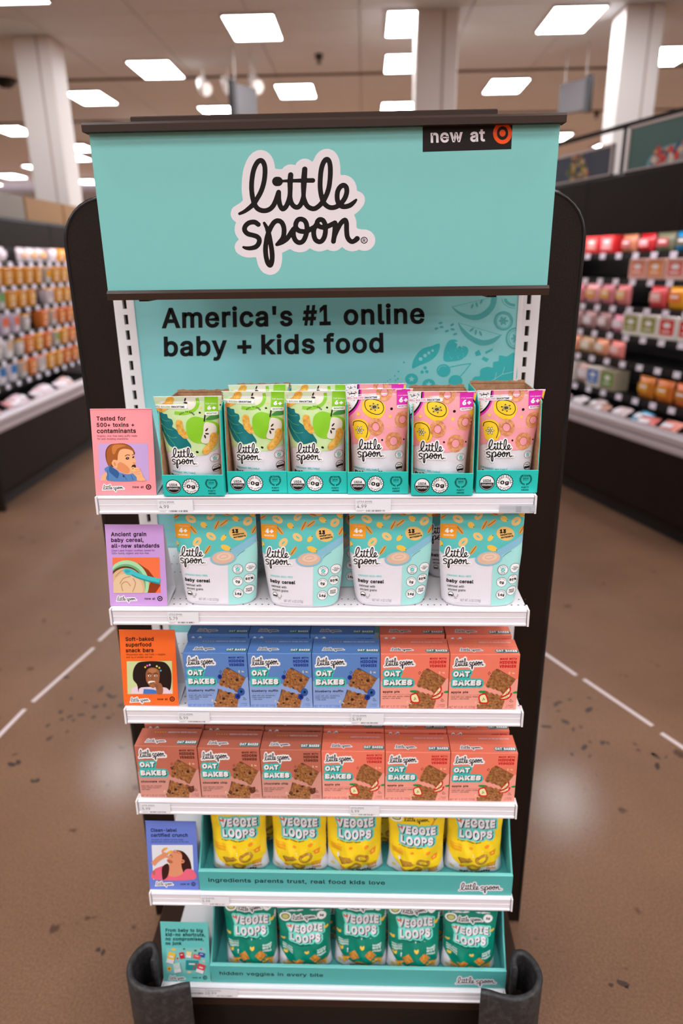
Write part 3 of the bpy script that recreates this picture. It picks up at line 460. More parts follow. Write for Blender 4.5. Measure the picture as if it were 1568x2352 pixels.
        if halo is not None:
            segs = []
            for d in ([(0, 0), shift] if shadow is not None else [(0, 0)]):
                Q = [M(p, d) for p in v]; segs += [(*Q[a_], halo_w, *Q[b_], halo_w) for a_, b_ in bd]
            hv, hf = field_shape(segs, halo_w * .33); s._put(hv, hf, halo)
        if shadow is not None:
            for k_ in (3, 2, 1): s._put([M(p, (shift[0] * k_ / 3, shift[1] * k_ / 3)) for p in v], f, shadow)
        s._put(P, f, c)
    def arc(s, t, cx, cy, r, c, h, mid=-90, bold=0.0, flip=False, track=0.0):
        sc = h / CAPH; v = []; f = []
        adv = [(GLY.get(ch, GLY['-'])[4] + track + bold * 0.7) * sc for ch in t]; tot = sum(adv); pos = -tot / 2
        for ch, a in zip(t, adv):
            gv, gf, gb, gn, w = GLY.get(ch, GLY['-'])
            ang = (pos + a / 2) / r; pos += a
            th = math.radians(mid) + (ang if not flip else -ang)
            ex = (math.cos(th), math.sin(th)); tx = (-math.sin(th), math.cos(th))
            if flip: tx = (-tx[0], -tx[1])
            b0 = len(v)
            for p, n_ in zip(gv, gn):
                px = (p[0] + n_[0] * bold * 0.5 - w / 2) * sc; py = (p[1] + n_[1] * bold * 0.5) * sc
                rr = (r + py) if not flip else (r - py)
                v.append((cx + ex[0] * rr + tx[0] * px, cy + ex[1] * rr + tx[1] * px))
            f += [tuple(b0 + i for i in q) for q in gf]
        s._put(v, f, c)
    # ---- build
    def _sheet(s, cuts):
        """triangles and convex pieces, cut along the grid lines and clipped"""
        if getattr(s, 'done', None) is not None: return s.done
        out = []
        def split(poly, ax, c):
            lo = []; hi = []; n = len(poly)
            for i in range(n):
                p, q = poly[i], poly[(i + 1) % n]; dp, dq = p[ax] - c, q[ax] - c
                if dp <= 0: lo.append(p)
                if dp >= 0: hi.append(p)
                if dp * dq < 0: t = dp / (dp - dq); r = (p[0] + (q[0] - p[0]) * t, p[1] + (q[1] - p[1]) * t); lo.append(r); hi.append(r)
            return lo, hi
        for vs_, fs_, m_, bb, ly in s.items:
            need = []
            if s.clip:
                x0, y0, x1, y1 = s.clip
                if bb[0] < x0: need.append((0, x0, 1))
                if bb[2] > x1: need.append((0, x1, 0))
                if bb[1] < y0: need.append((1, y0, 1))
                if bb[3] > y1: need.append((1, y1, 0))
            big = cuts and (bb[2] - bb[0] > s_step(cuts[0]) * .6 or bb[3] - bb[1] > s_step(cuts[1]) * .6)
            for f in fs_:
                P = [tuple(vs_[k]) for k in f]
                parts = [P]
                if len(P) > 4: parts = [[P[a], P[b], P[c]] for a, b, c in tessellate_polygon([[Vector((p[0], p[1], 0)) for p in P]])]
                for ax, c, keep in need:
                    nx = []
                    for q in parts:
                        h = split(q, ax, c)[keep]
                        if len(h) > 2: nx.append(h)
                    parts = nx
                if big:
                    for ax in (0, 1):
                        nx = []
                        for q in parts:
                            lo_, hi_ = min(p[ax] for p in q), max(p[ax] for p in q); rest = q
                            for c in cuts[ax]:
                                if c <= lo_ + 1e-7: continue
                                if c >= hi_ - 1e-7: break
                                a, rest = split(rest, ax, c)
                                if len(a) > 2: nx.append(a)
                            if len(rest) > 2: nx.append(rest)
                        parts = nx
                out += [(q, m_, ly) for q in parts]
        s.done = out
        return out
    def build(s, name, surf, parent=None, eps=0.00012, cuts=None, base=0.00015):
        """surf(x, y, offset) -> 3D point"""
        mats_ = []; mi = {}; vs_ = []; fs_ = []; ms = []; key = {}
        for q, m_, ly in s._sheet(cuts):
            if m_.name not in mi: mi[m_.name] = len(mats_); mats_.append(m_)
            f = []
            for p in q:
                k = (round(p[0], 3), round(p[1], 3), ly, m_.name)
                if k not in key: key[k] = len(vs_); vs_.append(surf(p[0], p[1], base + ly * eps))
                if not f or f[-1] != key[k]: f.append(key[k])
            if len(f) > 1 and f[0] == f[-1]: f.pop()
            if len(set(f)) < 3: continue
            fs_.append(tuple(f)); ms.append(mi[m_.name])
        me = bpy.data.meshes.new(name); me.from_pydata(vs_, [], fs_)
        for p, q in zip(me.polygons, ms): p.material_index = q
        for q in mats_: me.materials.append(q)
        if cuts: me.shade_smooth()
        return link(name, me, None, parent)
def s_step(c): return (c[1] - c[0]) if len(c) > 1 else 1e9
def quad(c, W, H):
    """maps drawing coordinates measured inside the quadrilateral c (TL,TR,BR,BL) to 0..W, 0..H (y down)"""
    (x0, y0), (x1, y1), (x2, y2), (x3, y3) = c
    def fn(x, y):
        u, v = 0.5, 0.5
        for _ in range(6):
            a = (1 - u) * (1 - v); b = u * (1 - v); d = u * v; e = (1 - u) * v
            fx = a * x0 + b * x1 + d * x2 + e * x3 - x; fy = a * y0 + b * y1 + d * y2 + e * y3 - y
            ux = -(1 - v) * x0 + (1 - v) * x1 + v * x2 - v * x3; uy = -(1 - v) * y0 + (1 - v) * y1 + v * y2 - v * y3
            vx = -(1 - u) * x0 - u * x1 + u * x2 + (1 - u) * x3; vy = -(1 - u) * y0 - u * y1 + u * y2 + (1 - u) * y3
            det = ux * vy - uy * vx
            u -= (fx * vy - fy * vx) / det; v -= (ux * fy - uy * fx) / det
        return u * W, v * H
    return fn
def flat(fn, W, H, y=0.0, x0=None):
    """upright face looking towards -y, its bottom centre at the local origin"""
    def g(x, yy, off):
        a, b = fn(x, yy); return Vector((a - W / 2, y - off, H - b))
    return g

# ------------------------------------------------------------------ the script word mark, as pen strokes (y down)
def _sh(pts, dx=0, dy=0): return [(p[0] + dx, p[1] + dy) + tuple(p[2:]) for p in pts]
_L = [(215, 1345, .6), (330, 1290, .8), (480, 1170), (560, 1060), (650, 900), (712, 700), (732, 480), (705, 350), (645, 300), (570, 345), (500, 490), (465, 680), (458, 850), (478, 1020), (520, 1160), (590, 1250), (700, 1285), (805, 1262), (890, 1190), (950, 1070), (990, 950), (1003, 915)]
_I = [(1003, 915), (1005, 1040), (1028, 1170), (1082, 1248), (1150, 1200), (1205, 1080), (1232, 950), (1238, 700), (1246, 578)]
_T1 = [(1246, 578, 1.1), (1234, 720, 1.1), (1232, 950, .9), (1245, 1080, .95), (1290, 1175), (1366, 1215), (1432, 1178), (1480, 1080), (1504, 950, .9), (1512, 700, 1.15), (1529, 468, 1.1)]
_T2 = [(1529, 468, 1.1), (1507, 720, 1.15), (1502, 950, .9), (1522, 1080), (1584, 1195), (1699, 1243), (1794, 1200), (1884, 1105), (1954, 985), (2010, 820), (2038, 600), (2038, 420), (2016, 315), (1974, 275), (1914, 315), (1862, 450), (1838, 650), (1838, 850), (1874, 1040), (1939, 1160), (2044, 1218), (2164, 1198), (2264, 1120), (2334, 1020), (2369, 900), (2355, 810), (2304, 775), (2240, 805), (2190, 885), (2174, 1000), (2194, 1110), (2254, 1185), (2334, 1198), (2434, 1170), (2514, 1105, .8), (2556, 1062, .5)]
_BAR = [(1070, 697, .5), (1300, 690, .7), (1560, 684, .9), (1690, 683, .95)]
_S = [(592, 342), (515, 292), (400, 310), (325, 385), (318, 465), (380, 533), (480, 558), (570, 590), (612, 650), (600, 730), (540, 800), (440, 828, .9), (350, 826, .75), (290, 806, .5)]
_P = [(712, 312, .6), (760, 400, .8), (800, 520), (832, 680), (860, 840), (873, 1000), (862, 1120), (830, 1185), (782, 1130), (748, 1000), (736, 830), (760, 640), (795, 510), (850, 385), (912, 295), (985, 262), (1060, 295), (1105, 390), (1110, 520), (1085, 620), (1030, 695), (968, 748, .75)]
_PO = [(968, 748, .7), (1070, 712, .8), (1180, 620), (1255, 500), (1300, 425, .9)]
_O1 = [(1348, 420), (1345, 330), (1385, 250), (1450, 228), (1530, 265), (1568, 360), (1568, 480), (1535, 600), (1485, 685), (1415, 710), (1345, 670), (1304, 580), (1300, 480), (1345, 400)]
_O1b = [(1345, 395), (1400, 460), (1490, 482), (1570, 472), (1650, 430), (1744, 380)]
_O2 = [(1776, 340), (1779, 280), (1824, 238), (1890, 252), (1932, 330), (1944, 450), (1924, 580), (1874, 668), (1809, 690), (1744, 650), (1710, 560), (1708, 455), (1738, 370), (1776, 320)]
_O2b = [(1774, 325), (1816, 375), (1894, 395), (1984, 375), (2084, 328), (2132, 302)]
_N = [(2132, 302), (2134, 400), (2119, 560), (2102, 682), (2122, 570), (2184, 425), (2254, 305), (2330, 245), (2362, 310), (2364, 450), (2379, 580), (2424, 660), (2479, 686), (2534, 662), (2576, 622, 1.1)]
LITTLE = [_L, _I, _T1, _T2]
SPOON = [_S, _P, _PO, _O1, _O1b, _O2, _O2b, _N]
_logo_cache = {}
def _logo_shape(stacked, extra, pen, reg):
    key = (stacked, extra, pen, reg)
    if key in _logo_cache: return _logo_cache[key]
    dx, dy = (0, 1219.5) if stacked else (2440, 470)
    st = [catmull([tuple(p) + (1.0,) if len(p) == 2 else p for p in q], 3) for q in LITTLE + [_sh(q, dx, dy) for q in SPOON]] + [_BAR]
    segs = []
    for q in st: segs += [(a[0], a[1], a[2] * pen / 2 + extra, b[0], b[1], b[2] * pen / 2 + extra) for a, b in zip(q, q[1:])]
    segs += [(964, 705, 92 + extra, 996, 705, 92 + extra)]
    if extra:
        if reg: segs.append((2716 + dx, 655 + dy, 70 + extra, 2717 + dx, 655 + dy, 70 + extra))
        if stacked: segs += [(600, 1300, 200, 2200, 1350, 200), (500, 1750, 200, 2300, 1700, 200), (610, 500, 70, 570, 1000, 90), (1960, 500, 60, 1930, 900, 80)]
        else: segs += [(600, 1150, 120, 2300, 1150, 110), (2900, 1000, 170, 4900, 950, 170), (610, 500, 70, 570, 1000, 90)]
    r = field_shape(segs, 11.0 if not extra else 24.0); _logo_cache[key] = r
    return r
def logo(art, x, y, w, stacked=True, halo=(235, 226, 230), halo_w=150, col=(16, 10, 8), reg=True, pen=98, rot=0.0, sy=1.0):
    """left/top corner of the lettering at x, y; w = width of the lettering"""
    dx, dy, x0, y0, full = (0, 1219.5, 175, 250, 2450.0) if stacked else (2440, 470, 175, 250, 4900.0)
    k = w / full; ca, sa = math.cos(math.radians(rot)), math.sin(math.radians(rot))
    def M(p):
        a, b = (p[0] - x0) * k, (p[1] - y0) * k * sy
        return (x + a * ca - b * sa, y + a * sa + b * ca)
    if halo is not None:
        v, f = _logo_shape(stacked, halo_w, pen, reg); art._put([M(p) for p in v], f, halo)
    v, f = _logo_shape(stacked, 0, pen, False); art._put([M(p) for p in v], f, col)
    if reg:
        q = M((2716 + dx, 655 + dy)); art.ring(q[0], q[1], 62 * k, 62 * k * sy, 17 * k, col, n=14)
        if stacked: art.text('R', q[0], q[1] + 36 * k, col, h=72 * k, align='c', bold=0.03)

# ================================================================== the room
ZC = 4.6
FZ = -0.10          # floor level
def floor_material():
    M = bpy.data.materials.new('polished_concrete'); M.use_nodes = True; nt = M.node_tree; b = nt.nodes['Principled BSDF']; N = nt.nodes.new; Lk = nt.links.new
    tc = N('ShaderNodeTexCoord')
    big = N('ShaderNodeTexNoise'); big.inputs['Scale'].default_value = 1.1; big.inputs['Detail'].default_value = 6
    fine = N('ShaderNodeTexNoise'); fine.inputs['Scale'].default_value = 120; fine.inputs['Detail'].default_value = 6; fine.inputs['Roughness'].default_value = 0.8
    vor = N('ShaderNodeTexVoronoi'); vor.inputs['Scale'].default_value = 90
    spot = N('ShaderNodeTexNoise'); spot.inputs['Scale'].default_value = 9; spot.inputs['Detail'].default_value = 3
    for n in (big, fine, vor, spot): Lk(tc.outputs['Object'], n.inputs['Vector'])
    c1 = N('ShaderNodeValToRGB'); c1.color_ramp.elements[0].position = 0.3; c1.color_ramp.elements[0].color = lin((122, 90, 70)); c1.color_ramp.elements[1].position = 0.72; c1.color_ramp.elements[1].color = lin((145, 109, 86))
    Lk(big.outputs['Fac'], c1.inputs[0])
    c2 = N('ShaderNodeValToRGB'); c2.color_ramp.elements[0].position = 0.33; c2.color_ramp.elements[0].color = (0.62, 0.6, 0.58, 1); c2.color_ramp.elements[1].position = 0.68; c2.color_ramp.elements[1].color = (1.22, 1.2, 1.16, 1)
    Lk(fine.outputs['Fac'], c2.inputs[0])
    m1 = N('ShaderNodeMix'); m1.data_type = 'RGBA'; m1.blend_type = 'MULTIPLY'; m1.inputs[0].default_value = 1
    Lk(c1.outputs[0], m1.inputs[6]); Lk(c2.outputs[0], m1.inputs[7])
    # pale grit: a few cells of the aggregate
    gt = N('ShaderNodeMath'); gt.operation = 'LESS_THAN'; gt.inputs[1].default_value = 0.13; Lk(vor.outputs['Distance'], gt.inputs[0])
    g2 = N('ShaderNodeMath'); g2.operation = 'MULTIPLY'; g2.inputs[1].default_value = 0.3; Lk(gt.outputs[0], g2.inputs[0])
    m2 = N('ShaderNodeMix'); m2.data_type = 'RGBA'; m2.inputs[7].default_value = lin((168, 138, 114)); Lk(g2.outputs[0], m2.inputs[0]); Lk(m1.outputs[2], m2.inputs[6])
    # dark scuffs
    c3 = N('ShaderNodeValToRGB'); c3.color_ramp.elements[0].position = 0.685; c3.color_ramp.elements[0].color = (0, 0, 0, 1); c3.color_ramp.elements[1].position = 0.73; c3.color_ramp.elements[1].color = (0.7, 0.7, 0.7, 1)
    Lk(spot.outputs['Fac'], c3.inputs[0])
    m3 = N('ShaderNodeMix'); m3.data_type = 'RGBA'; m3.inputs[7].default_value = lin((58, 38, 30)); Lk(c3.outputs[0], m3.inputs[0]); Lk(m2.outputs[2], m3.inputs[6])
    Lk(m3.outputs[2], b.inputs['Base Color'])
    b.inputs['Roughness'].default_value = 0.5; b.inputs['Specular IOR Level'].default_value = 0.2
    b.inputs['Coat Weight'].default_value = 0.26; b.inputs['Coat Roughness'].default_value = 0.09
    bp = N('ShaderNodeBump'); bp.inputs['Strength'].default_value = 0.12; bp.inputs['Distance'].default_value = 0.001; Lk(fine.outputs['Fac'], bp.inputs['Height'])
    Lk(bp.outputs['Normal'], b.inputs['Coat Normal'])
    return M
b_ = MB(); b_.box(-16, 16, -12, 34, FZ - .2, FZ)
floor = b_.build('floor', floor_material()); tag(floor, 'polished brown speckled concrete shop floor', None, kind='structure')
LINE = mat('floor_line_paint', (226, 208, 206), 0.4)
for a, b in (((262, 1440), (227, 1472)), ((215, 1488), (75, 1612)), ((57, 1629), (-80, 1770)), ((1245, 1497), (1323, 1551)), ((1340, 1560), (1498, 1667)), ((1518, 1684), (1640, 1765))):
    p = at_z(a[0], a[1], FZ); q = at_z(b[0], b[1], FZ); d = (q - p).normalized(); n = Vector((-d.y, d.x, 0)) * 0.011
    mb = MB(); mb.add([p + n, p - n, q - n, q + n] + [v + Vector((0, 0, 0.0008)) for v in (p + n, p - n, q - n, q + n)], [(4, 5, 6, 7), (0, 1, 5, 4), (1, 2, 6, 5), (2, 3, 7, 6), (3, 0, 4, 7)])
    mb.build('line_mark', LINE, floor)
# scuffs dropped on the floor by trolleys
SCUFF = mat('scuff_rubber', (64, 44, 36), 0.5)
random.seed(3)
for cx, cy, n_, sp in ((200, 1600, 9, 70), (140, 1670, 7, 60), (250, 1620, 6, 40), (1300, 1640, 9, 60), (1370, 1700, 8, 70), (1500, 1730, 6, 50), (230, 2185, 2, 8), (1420, 2265, 3, 20), (60, 1770, 4, 40)):
    for k in range(n_):
        p = at_z(cx + random.uniform(-sp, sp), cy + random.uniform(-sp, sp) * 0.7, FZ); r = random.uniform(0.006, 0.016); el = random.uniform(1, 2.4); an = random.uniform(0, 3.14)
        pts = []
        for j in range(8):
            t = 2 * math.pi * j / 8; rr = r * random.uniform(0.6, 1.1); x, y = rr * el * math.cos(t), rr * math.sin(t)
            pts.append((p.x + x * math.cos(an) - y * math.sin(an), p.y + x * math.sin(an) + y * math.cos(an)))
        mb = MB(); mb.prism(pts, FZ, FZ + 0.0005, 'z'); mb.build('scuff_mark', SCUFF, floor)

WALLM = mat('wall_paint', (205, 190, 180), 0.7)
for nm, bx, lb in (('wall_back', (-16, 16, 34, 34.2, FZ, ZC + .3), 'pale far wall of the shop'), ('wall_left', (-16.2, -16, -12, 34.2, FZ, ZC + .3), 'pale left wall of the shop'), ('wall_right', (16, 16.2, -12, 34.2, FZ, ZC + .3), 'pale right wall of the shop'), ('wall_front', (-16.2, 16.2, -12.2, -12, FZ, ZC + .3), 'pale wall behind the photographer')):
    mb = MB(); mb.box(*bx); o = mb.build(nm, WALLM); tag(o, lb, None, kind='structure')

# ceiling slab with lay-in tiles
CEIL = mat('ceiling_slab', (238, 242, 248), 0.9)
TILE = mat('ceiling_tile', (240, 246, 252), 0.85, noise_amt=0.06, noise_scale=30)
mb = MB(); mb.box(-16, 16, -12, 34, ZC + 0.02, ZC + 0.2)
ceiling = mb.build('ceiling', CEIL); tag(ceiling, 'tan grid ceiling with large lay-in tiles', None, kind='structure')
panels = [(-1.18, 9.45), (0.65, 9.45), (2.45, 9.45), (-2.80, 11.17), (0.68, 11.15), (4.2, 11.1), (-4.33, 12.8), (-0.98, 12.65), (2.32, 12.62), (-2.5, 14.1), (0.70, 14.1), (-6.9, 15.5), (-6.5, 17.8), (-3.42, 8.0), (2.70, 7.5)]
vis_n = len(panels)
for j, y in enumerate((15.9, 17.6, 19.3, 21.0, 22.8, 24.6, 27.0, 30.0)):
    for i in range(-5, 5):
        x = i * 3.3 + (1.65 if j % 2 else 0) - 0.6
        if abs(x) < 15 and not (x < -5.5 and y < 18.5): panels.append((x, y))
for j, y in enumerate((-9.0, -6.6, -4.6, -2.6, -0.6, 1.4)):
    for i in range(-4, 5):
        x = i * 3.15 + (1.575 if j % 2 else 0)
        if abs(x) < 13: panels.append((x, y))
PW, PD = 0.56, 0.90
me_t = None
tw, td = 1.22, 0.61
for j in range(12):
    for i in range(-6, 6):
        y0 = 8.2 + j * td * 1.15; x0 = i * tw + 0.05
        if me_t is None:
            mb = MB(); mb.box(0.006, tw - 0.006, 0.006, td * 1.15 - 0.006, -0.012, 0.02); me_t = mb.mesh('ceiling_tile')
        link('ceiling_tile', me_t, TILE, ceiling, (x0, y0, ZC))
DIFF = mat('lit_diffuser', (245, 250, 255), 0.6, emit=PANEL_POWER)
FRM = mat('troffer_frame', (225, 218, 214), 0.5)
names = {0: 'bright square ceiling light above the left half of the teal header', 1: 'nearest bright ceiling light left of the white column over the header', 2: 'large bright ceiling light at the upper right, left of the right column', 3: 'bright ceiling light second from the upper left along the diagonal row', 4: 'second ceiling light left of the middle white column, below the nearest one', 5: 'ceiling light cut by the right photo edge beside the right column', 6: 'ceiling light beside the left white column, near track spotlights', 7: 'small bright ceiling light above the dark hanging aisle sign side', 8: 'small bright ceiling light between the middle and the right column', 9: 'small ceiling light just above the left part of the header rail', 10: 'small ceiling light just above the middle of the header rail', 11: 'thin ceiling light at the far left edge beside the left column', 12: 'thin ceiling light between the left column and the header', 13: 'ceiling light over the left refrigerated case', 14: 'ceiling light over the right refrigerated case'}
mbf = MB()
for x0, x1, y0, y1 in ((-PW / 2 - .02, PW / 2 + .02, -PD / 2 - .02, -PD / 2), (-PW / 2 - .02, PW / 2 + .02, PD / 2, PD / 2 + .02), (-PW / 2 - .02, -PW / 2, -PD / 2, PD / 2), (PW / 2, PW / 2 + .02, -PD / 2, PD / 2)): mbf.box(x0, x1, y0, y1, -0.022, 0.01)
me_f = mbf.mesh('frame')
mb = MB(); mb.box(-PW / 2, PW / 2, -PD / 2, PD / 2, -0.016, 0.0); mb.mi = [0, 1, 1, 1, 1, 1]; me_d = mb.mesh('diffuser')
for k, (x, y) in enumerate(panels):
    t = empty('ceiling_light', (x, y, ZC - 0.014))
    far = y > 15 and k >= vis_n
    tag(t, names.get(k, 'small distant ceiling light in the deep rows at the back of the shop' if far else 'ceiling light of the rows above and behind the photographer'), 'ceiling light', 'deep rows of distant ceiling lights' if far else ('ceiling lights in the shop' if k < vis_n else 'ceiling lights behind the photographer'))
    link('diffuser', me_d, [DIFF, FRM], t); link('frame', me_f, FRM, t)

# ceiling seams: the two dark cross runners
RUN = mat('ceiling_runner', (98, 78, 70), 0.8)
for k, y in enumerate((11.66, 14.75)):
    mb = MB(); mb.box(-16, 16, y - 0.02, y + 0.02, ZC - 0.035, ZC - 0.012); o = mb.build('trim_%d' % (k + 1), RUN); tag(o, 'dark ceiling runner', None, kind='structure')

# columns
CW = mat('column_paint', (240, 229, 224), 0.55)
for x, y, w, lb in ((-3.86, 9.78, 0.44, 'white square column rising at the left behind the header'), (0.906, 9.23, 0.464, 'white square column rising behind the middle of the header'), (3.145, 9.215, 0.43, 'wide white column at the right behind the refrigerated case'), (-4.9, 15.2, 0.5, 'narrow far column just right of the left column')):
    t = empty('column', (x, y, 0)); tag(t, lb, 'column')
    mb = MB(); mb.box(-w / 2, w / 2, -w / 2, w / 2, FZ, ZC - 0.012); mb.build('shaft', CW, t, bevel=0.012, seg=2)
    mb = MB(); mb.box(-w / 2 - .006, w / 2 + .006, -w / 2 - .006, w / 2 + .006, FZ, 1.2); mb.build('corner_guard', mat('column_guard', (190, 176, 170), 0.5), t)
    mb = MB(); mb.box(w * .12, w * .18, -w / 2 - .004, -w / 2 + .01, FZ, ZC - .02); mb.build('seam_cover', mat('column_seam', (196, 180, 174), 0.6), t)

# hanging aisle signs
SGN = mat('aisle_sign', (96, 90, 92), 0.45); SGE = mat('aisle_sign_edge', (52, 48, 50), 0.45)
for (px, py), Y, rz, lb in (((561, 234), 10.3, 1.0, 'dark hanging aisle sign over the left half of the header'), ((1318, 223), 10.5, -0.9, 'dark hanging aisle sign beside the right white column')):
    p = at_y(px, py, Y); t = empty('aisle_sign', p, (0, 0, rz)); tag(t, lb, 'sign')
    mb = MB(); mb.box(-.22, .22, -.03, .03, -.18, .18); mb.build('board', SGN, t, bevel=.006)
    mb = MB(); s_ = -1 if rz > 0 else 1
    mb.box(.22 * s_ - .035, .22 * s_ + .035, -.045, .045, -.21, .21); mb.build('end_cap', SGE, t, bevel=.006)
    for sx in (-.16, .16):
        mb = MB(); mb.tube((sx, 0, .18), (sx, 0, ZC - .02 - p.z), .006, 6); mb.build('wire', mat('wire_steel', (180, 170, 165), .4), t)
# dome camera, sprinklers, spotlights
t = empty('dome_camera', at_z(10, 176, ZC - .02)); tag(t, 'small black ceiling dome camera at the far left', 'camera')
mb = MB(); mb.smooth = True; n = 14
prof = [(.16, 0), (.16, -.05), (.13, -.1), (.07, -.145), (0.005, -.155)]
for a, b in zip(prof, prof[1:]):
    mb.tube((0, 0, a[1]), (0, 0, b[1]), a[0], 14, b[0], caps=False)
mb.build('dome', mat('black_dome', (16, 14, 14), .2), t)
mb = MB(); mb.tube((0, 0, .01), (0, 0, -.03), .19, 16); mb.build('ring', CW, t)
for px, py in ((468, 188), (523, 185), (585, 183)):
    p = at_z(px, py, ZC - .22); t = empty('track_spotlight', (p.x, p.y, ZC - .04)); tag(t, {468: 'leftmost white track spotlight under the ceiling runner', 523: 'middle white track spotlight under the ceiling runner', 585: 'rightmost white track spotlight of the three under the runner'}[px], 'spotlight', 'track spotlights')
    mb = MB(); mb.tube((0, 0, 0), (0, 0, -.14), .02, 8); mb.build('stem', CW, t)
    mb = MB(); mb.tube((-.05, .1, -.16), (.05, -.14, -.3), .075, 12, .1); mb.build('lamp_head', CW, t)
    mb = MB(); mb.tube((.046, -.13, -.295), (.05, -.142, -.302), .08, 12); mb.build('lamp_glass', mat('spot_glass', (255, 244, 235), .3, emit=.8), t)
for px, py in ((732, 132), (150, 268), (1370, 265)):
    p = at_z(px, py - 6, ZC - .02); t = empty('sprinkler', p); tag(t, {732: 'small dark ceiling sprinkler above the header, left of the middle column', 150: 'small dark ceiling fitting beside the left column', 1370: 'small dark ceiling fitting left of the right column'}[px], 'sprinkler', 'ceiling sprinklers')
    mb = MB(); mb.tube((0, 0, .01), (0, 0, -.05), .05, 10); mb.build('escutcheon', SGE, t); mb = MB(); mb.tube((0, 0, -.05), (0, 0, -.1), .018, 8); mb.tube((0, 0, -.095), (0, 0, -.1), .035, 10); mb.build('nozzle', SGE, t)
# far end of the shop: produce bins with warm fronts under small lamps
WARM = mat('warm_wood', (196, 140, 84), .6); DARKB = mat('dark_brown_panel', (58, 42, 36), .5)
for k, (x0, x1, lb) in enumerate(((-14.5, -9.5, 'distant warm wood shop counter at the far left'), (-9.2, -5.2, 'distant warm wood shop counter right of the left column'))):
    t = empty('far_counter', ((x0 + x1) / 2, 26, 0)); tag(t, lb, 'counter', None); w = (x1 - x0) / 2
    mb = MB(); mb.box(-w, w, -.4, .4, FZ, 1.1); mb.build('counter_body', WARM, t, bevel=.01)
    mb = MB(); mb.box(-w, w, .35, .5, 1.1, 2.9); mb.build('back_panel', WARM, t)
    mb = MB(); mb.box(-w, w, -.6, .5, 2.9, 3.3); mb.build('fascia', mat('far_fascia', (205, 190, 200), .5), t)
    for i in range(5):
        mb = MB(); xx = -w + (i + .5) * 2 * w / 5; mb.tube((xx, -.62, 2.78), (xx, -.62, 2.9), .16, 12, .1); mb.build('counter_lamp', mat('far_lamp', (255, 244, 232), .4, emit=5), t)

# ================================================================== the display rack
SY = [1.384, 1.3723, 1.3654, 1.3563, 1.3465, 1.3427]
SZ = [1.5416, 1.2825, 1.025, 0.7655, 0.478, 0.1479]
SX = [(-.4691, .4568), (-.4677, .459), (-.4636, .4637), (-.4624, .4662), (-.4571, .4736), (-.4573, .4759)]
YU = 1.735; YP = 1.757
BROWN = speckle('embossed_brown_laminate', (26, 14, 8), (31, 17, 10), (42, 25, 16), 260, .5, .35, .2)
BLK = mat('black_edge_trim', (14, 10, 9), .28)
WHT = mat('white_powder_coat', (238, 231, 232), .4)
WHT2 = mat('white_price_channel', (236, 230, 235), .3, spec=.5)
DARKST = mat('dark_brown_steel', (54, 36, 27), .42, spec=.25)
TEAL = mat('teal_card', (112, 186, 183), .5)
rack = empty('display_rack', (0, YP, 0)); tag(rack, 'dark brown end-of-aisle display rack carrying six white shelves', 'display rack')
# back panel with rounded upper corners
px0, px1, pz1, pr = -.611, .612, 2.15, .105
out = [(px0, FZ + .01), (px1, FZ + .01)]
for cx, a0 in ((px1 - pr, 0), (px0 + pr, 90)):
    for k in range(9):
        a = math.radians(a0 + 90 * k / 8); out.append((cx + pr * math.cos(a), pz1 - pr + pr * math.sin(a)))
mb = MB(); mb.prism(out, 0.0, 0.03, 'y'); mb.build('end_panel', BROWN, rack)
# bullnose trim following the edge
mb = MB(); mb.smooth = True
path = out[1:] + [out[0]]
n = 8; vs_ = []; fs_ = []
for i, p in enumerate(path):
    a = Vector(path[max(i - 1, 0)]); b = Vector(path[min(i + 1, len(path) - 1)]); d = (b - a).normalized(); nn = Vector((d.y, -d.x))
    for k in range(n):
        t = 2 * math.pi * k / n; rr = .019
        vs_.append((p[0] + nn.x * (math.cos(t) * .008 - .001), .015 + math.sin(t) * rr, p[1] + nn.y * (math.cos(t) * .008 - .001)))
    if i:
        for k in range(n): fs_.append(((i - 1) * n + k, (i - 1) * n + (k + 1) % n, i * n + (k + 1) % n, i * n + k))
mb.add(vs_, fs_); mb.build('edge_trim', BLK, rack)
# slotted uprights
for sgn, xo in ((-1, -.5005), (1, .514)):
    w = .046; xa, xb = (xo, xo + w) if sgn < 0 else (xo - w, xo)
    up = empty('upright', (0, 0, 0)); up.parent = rack
    yf = YU - YP - .012
    sl = (xa + .021, xa + .031) if sgn < 0 else (xb - .031, xb - .021)
    mb = MB(); mb.box(xa, sl[0], yf, yf + .02, .1, 2.02); mb.box(sl[1], xb, yf, yf + .02, .1, 2.02)
    z = .1
    while z < 2.02:
        mb.box(sl[0], sl[1], yf, yf + .012, z, z + .0135); z += .0365
    up_m = mb.mesh('upright')
    o = link('upright', up_m, WHT, rack)
    bpy.data.objects.remove(up)
    mb = MB(); mb.box(sl[0], sl[1], yf + .013, yf + .019, .1, 2.02); mb.build('slot_shadow_channel', BLK, o)
# base with toe kick
mb = MB(); mb.box(-.53, .535, -.39, .0, .03, .105); mb.build('base_deck', DARKST, rack, bevel=.006)
mb = MB(); mb.box(-.46, .47, -.36, 0, FZ, .03); mb.build('toe_kick', BLK, rack)
for sx in (-.53, .535):
    s = 1 if sx < 0 else -1
    mb = MB(); mb.box(min(sx, sx + s * .075), max(sx, sx + s * .075), -.41, -.02, .105, .118); mb.build('side_rail', DARKST, rack, bevel=.003)

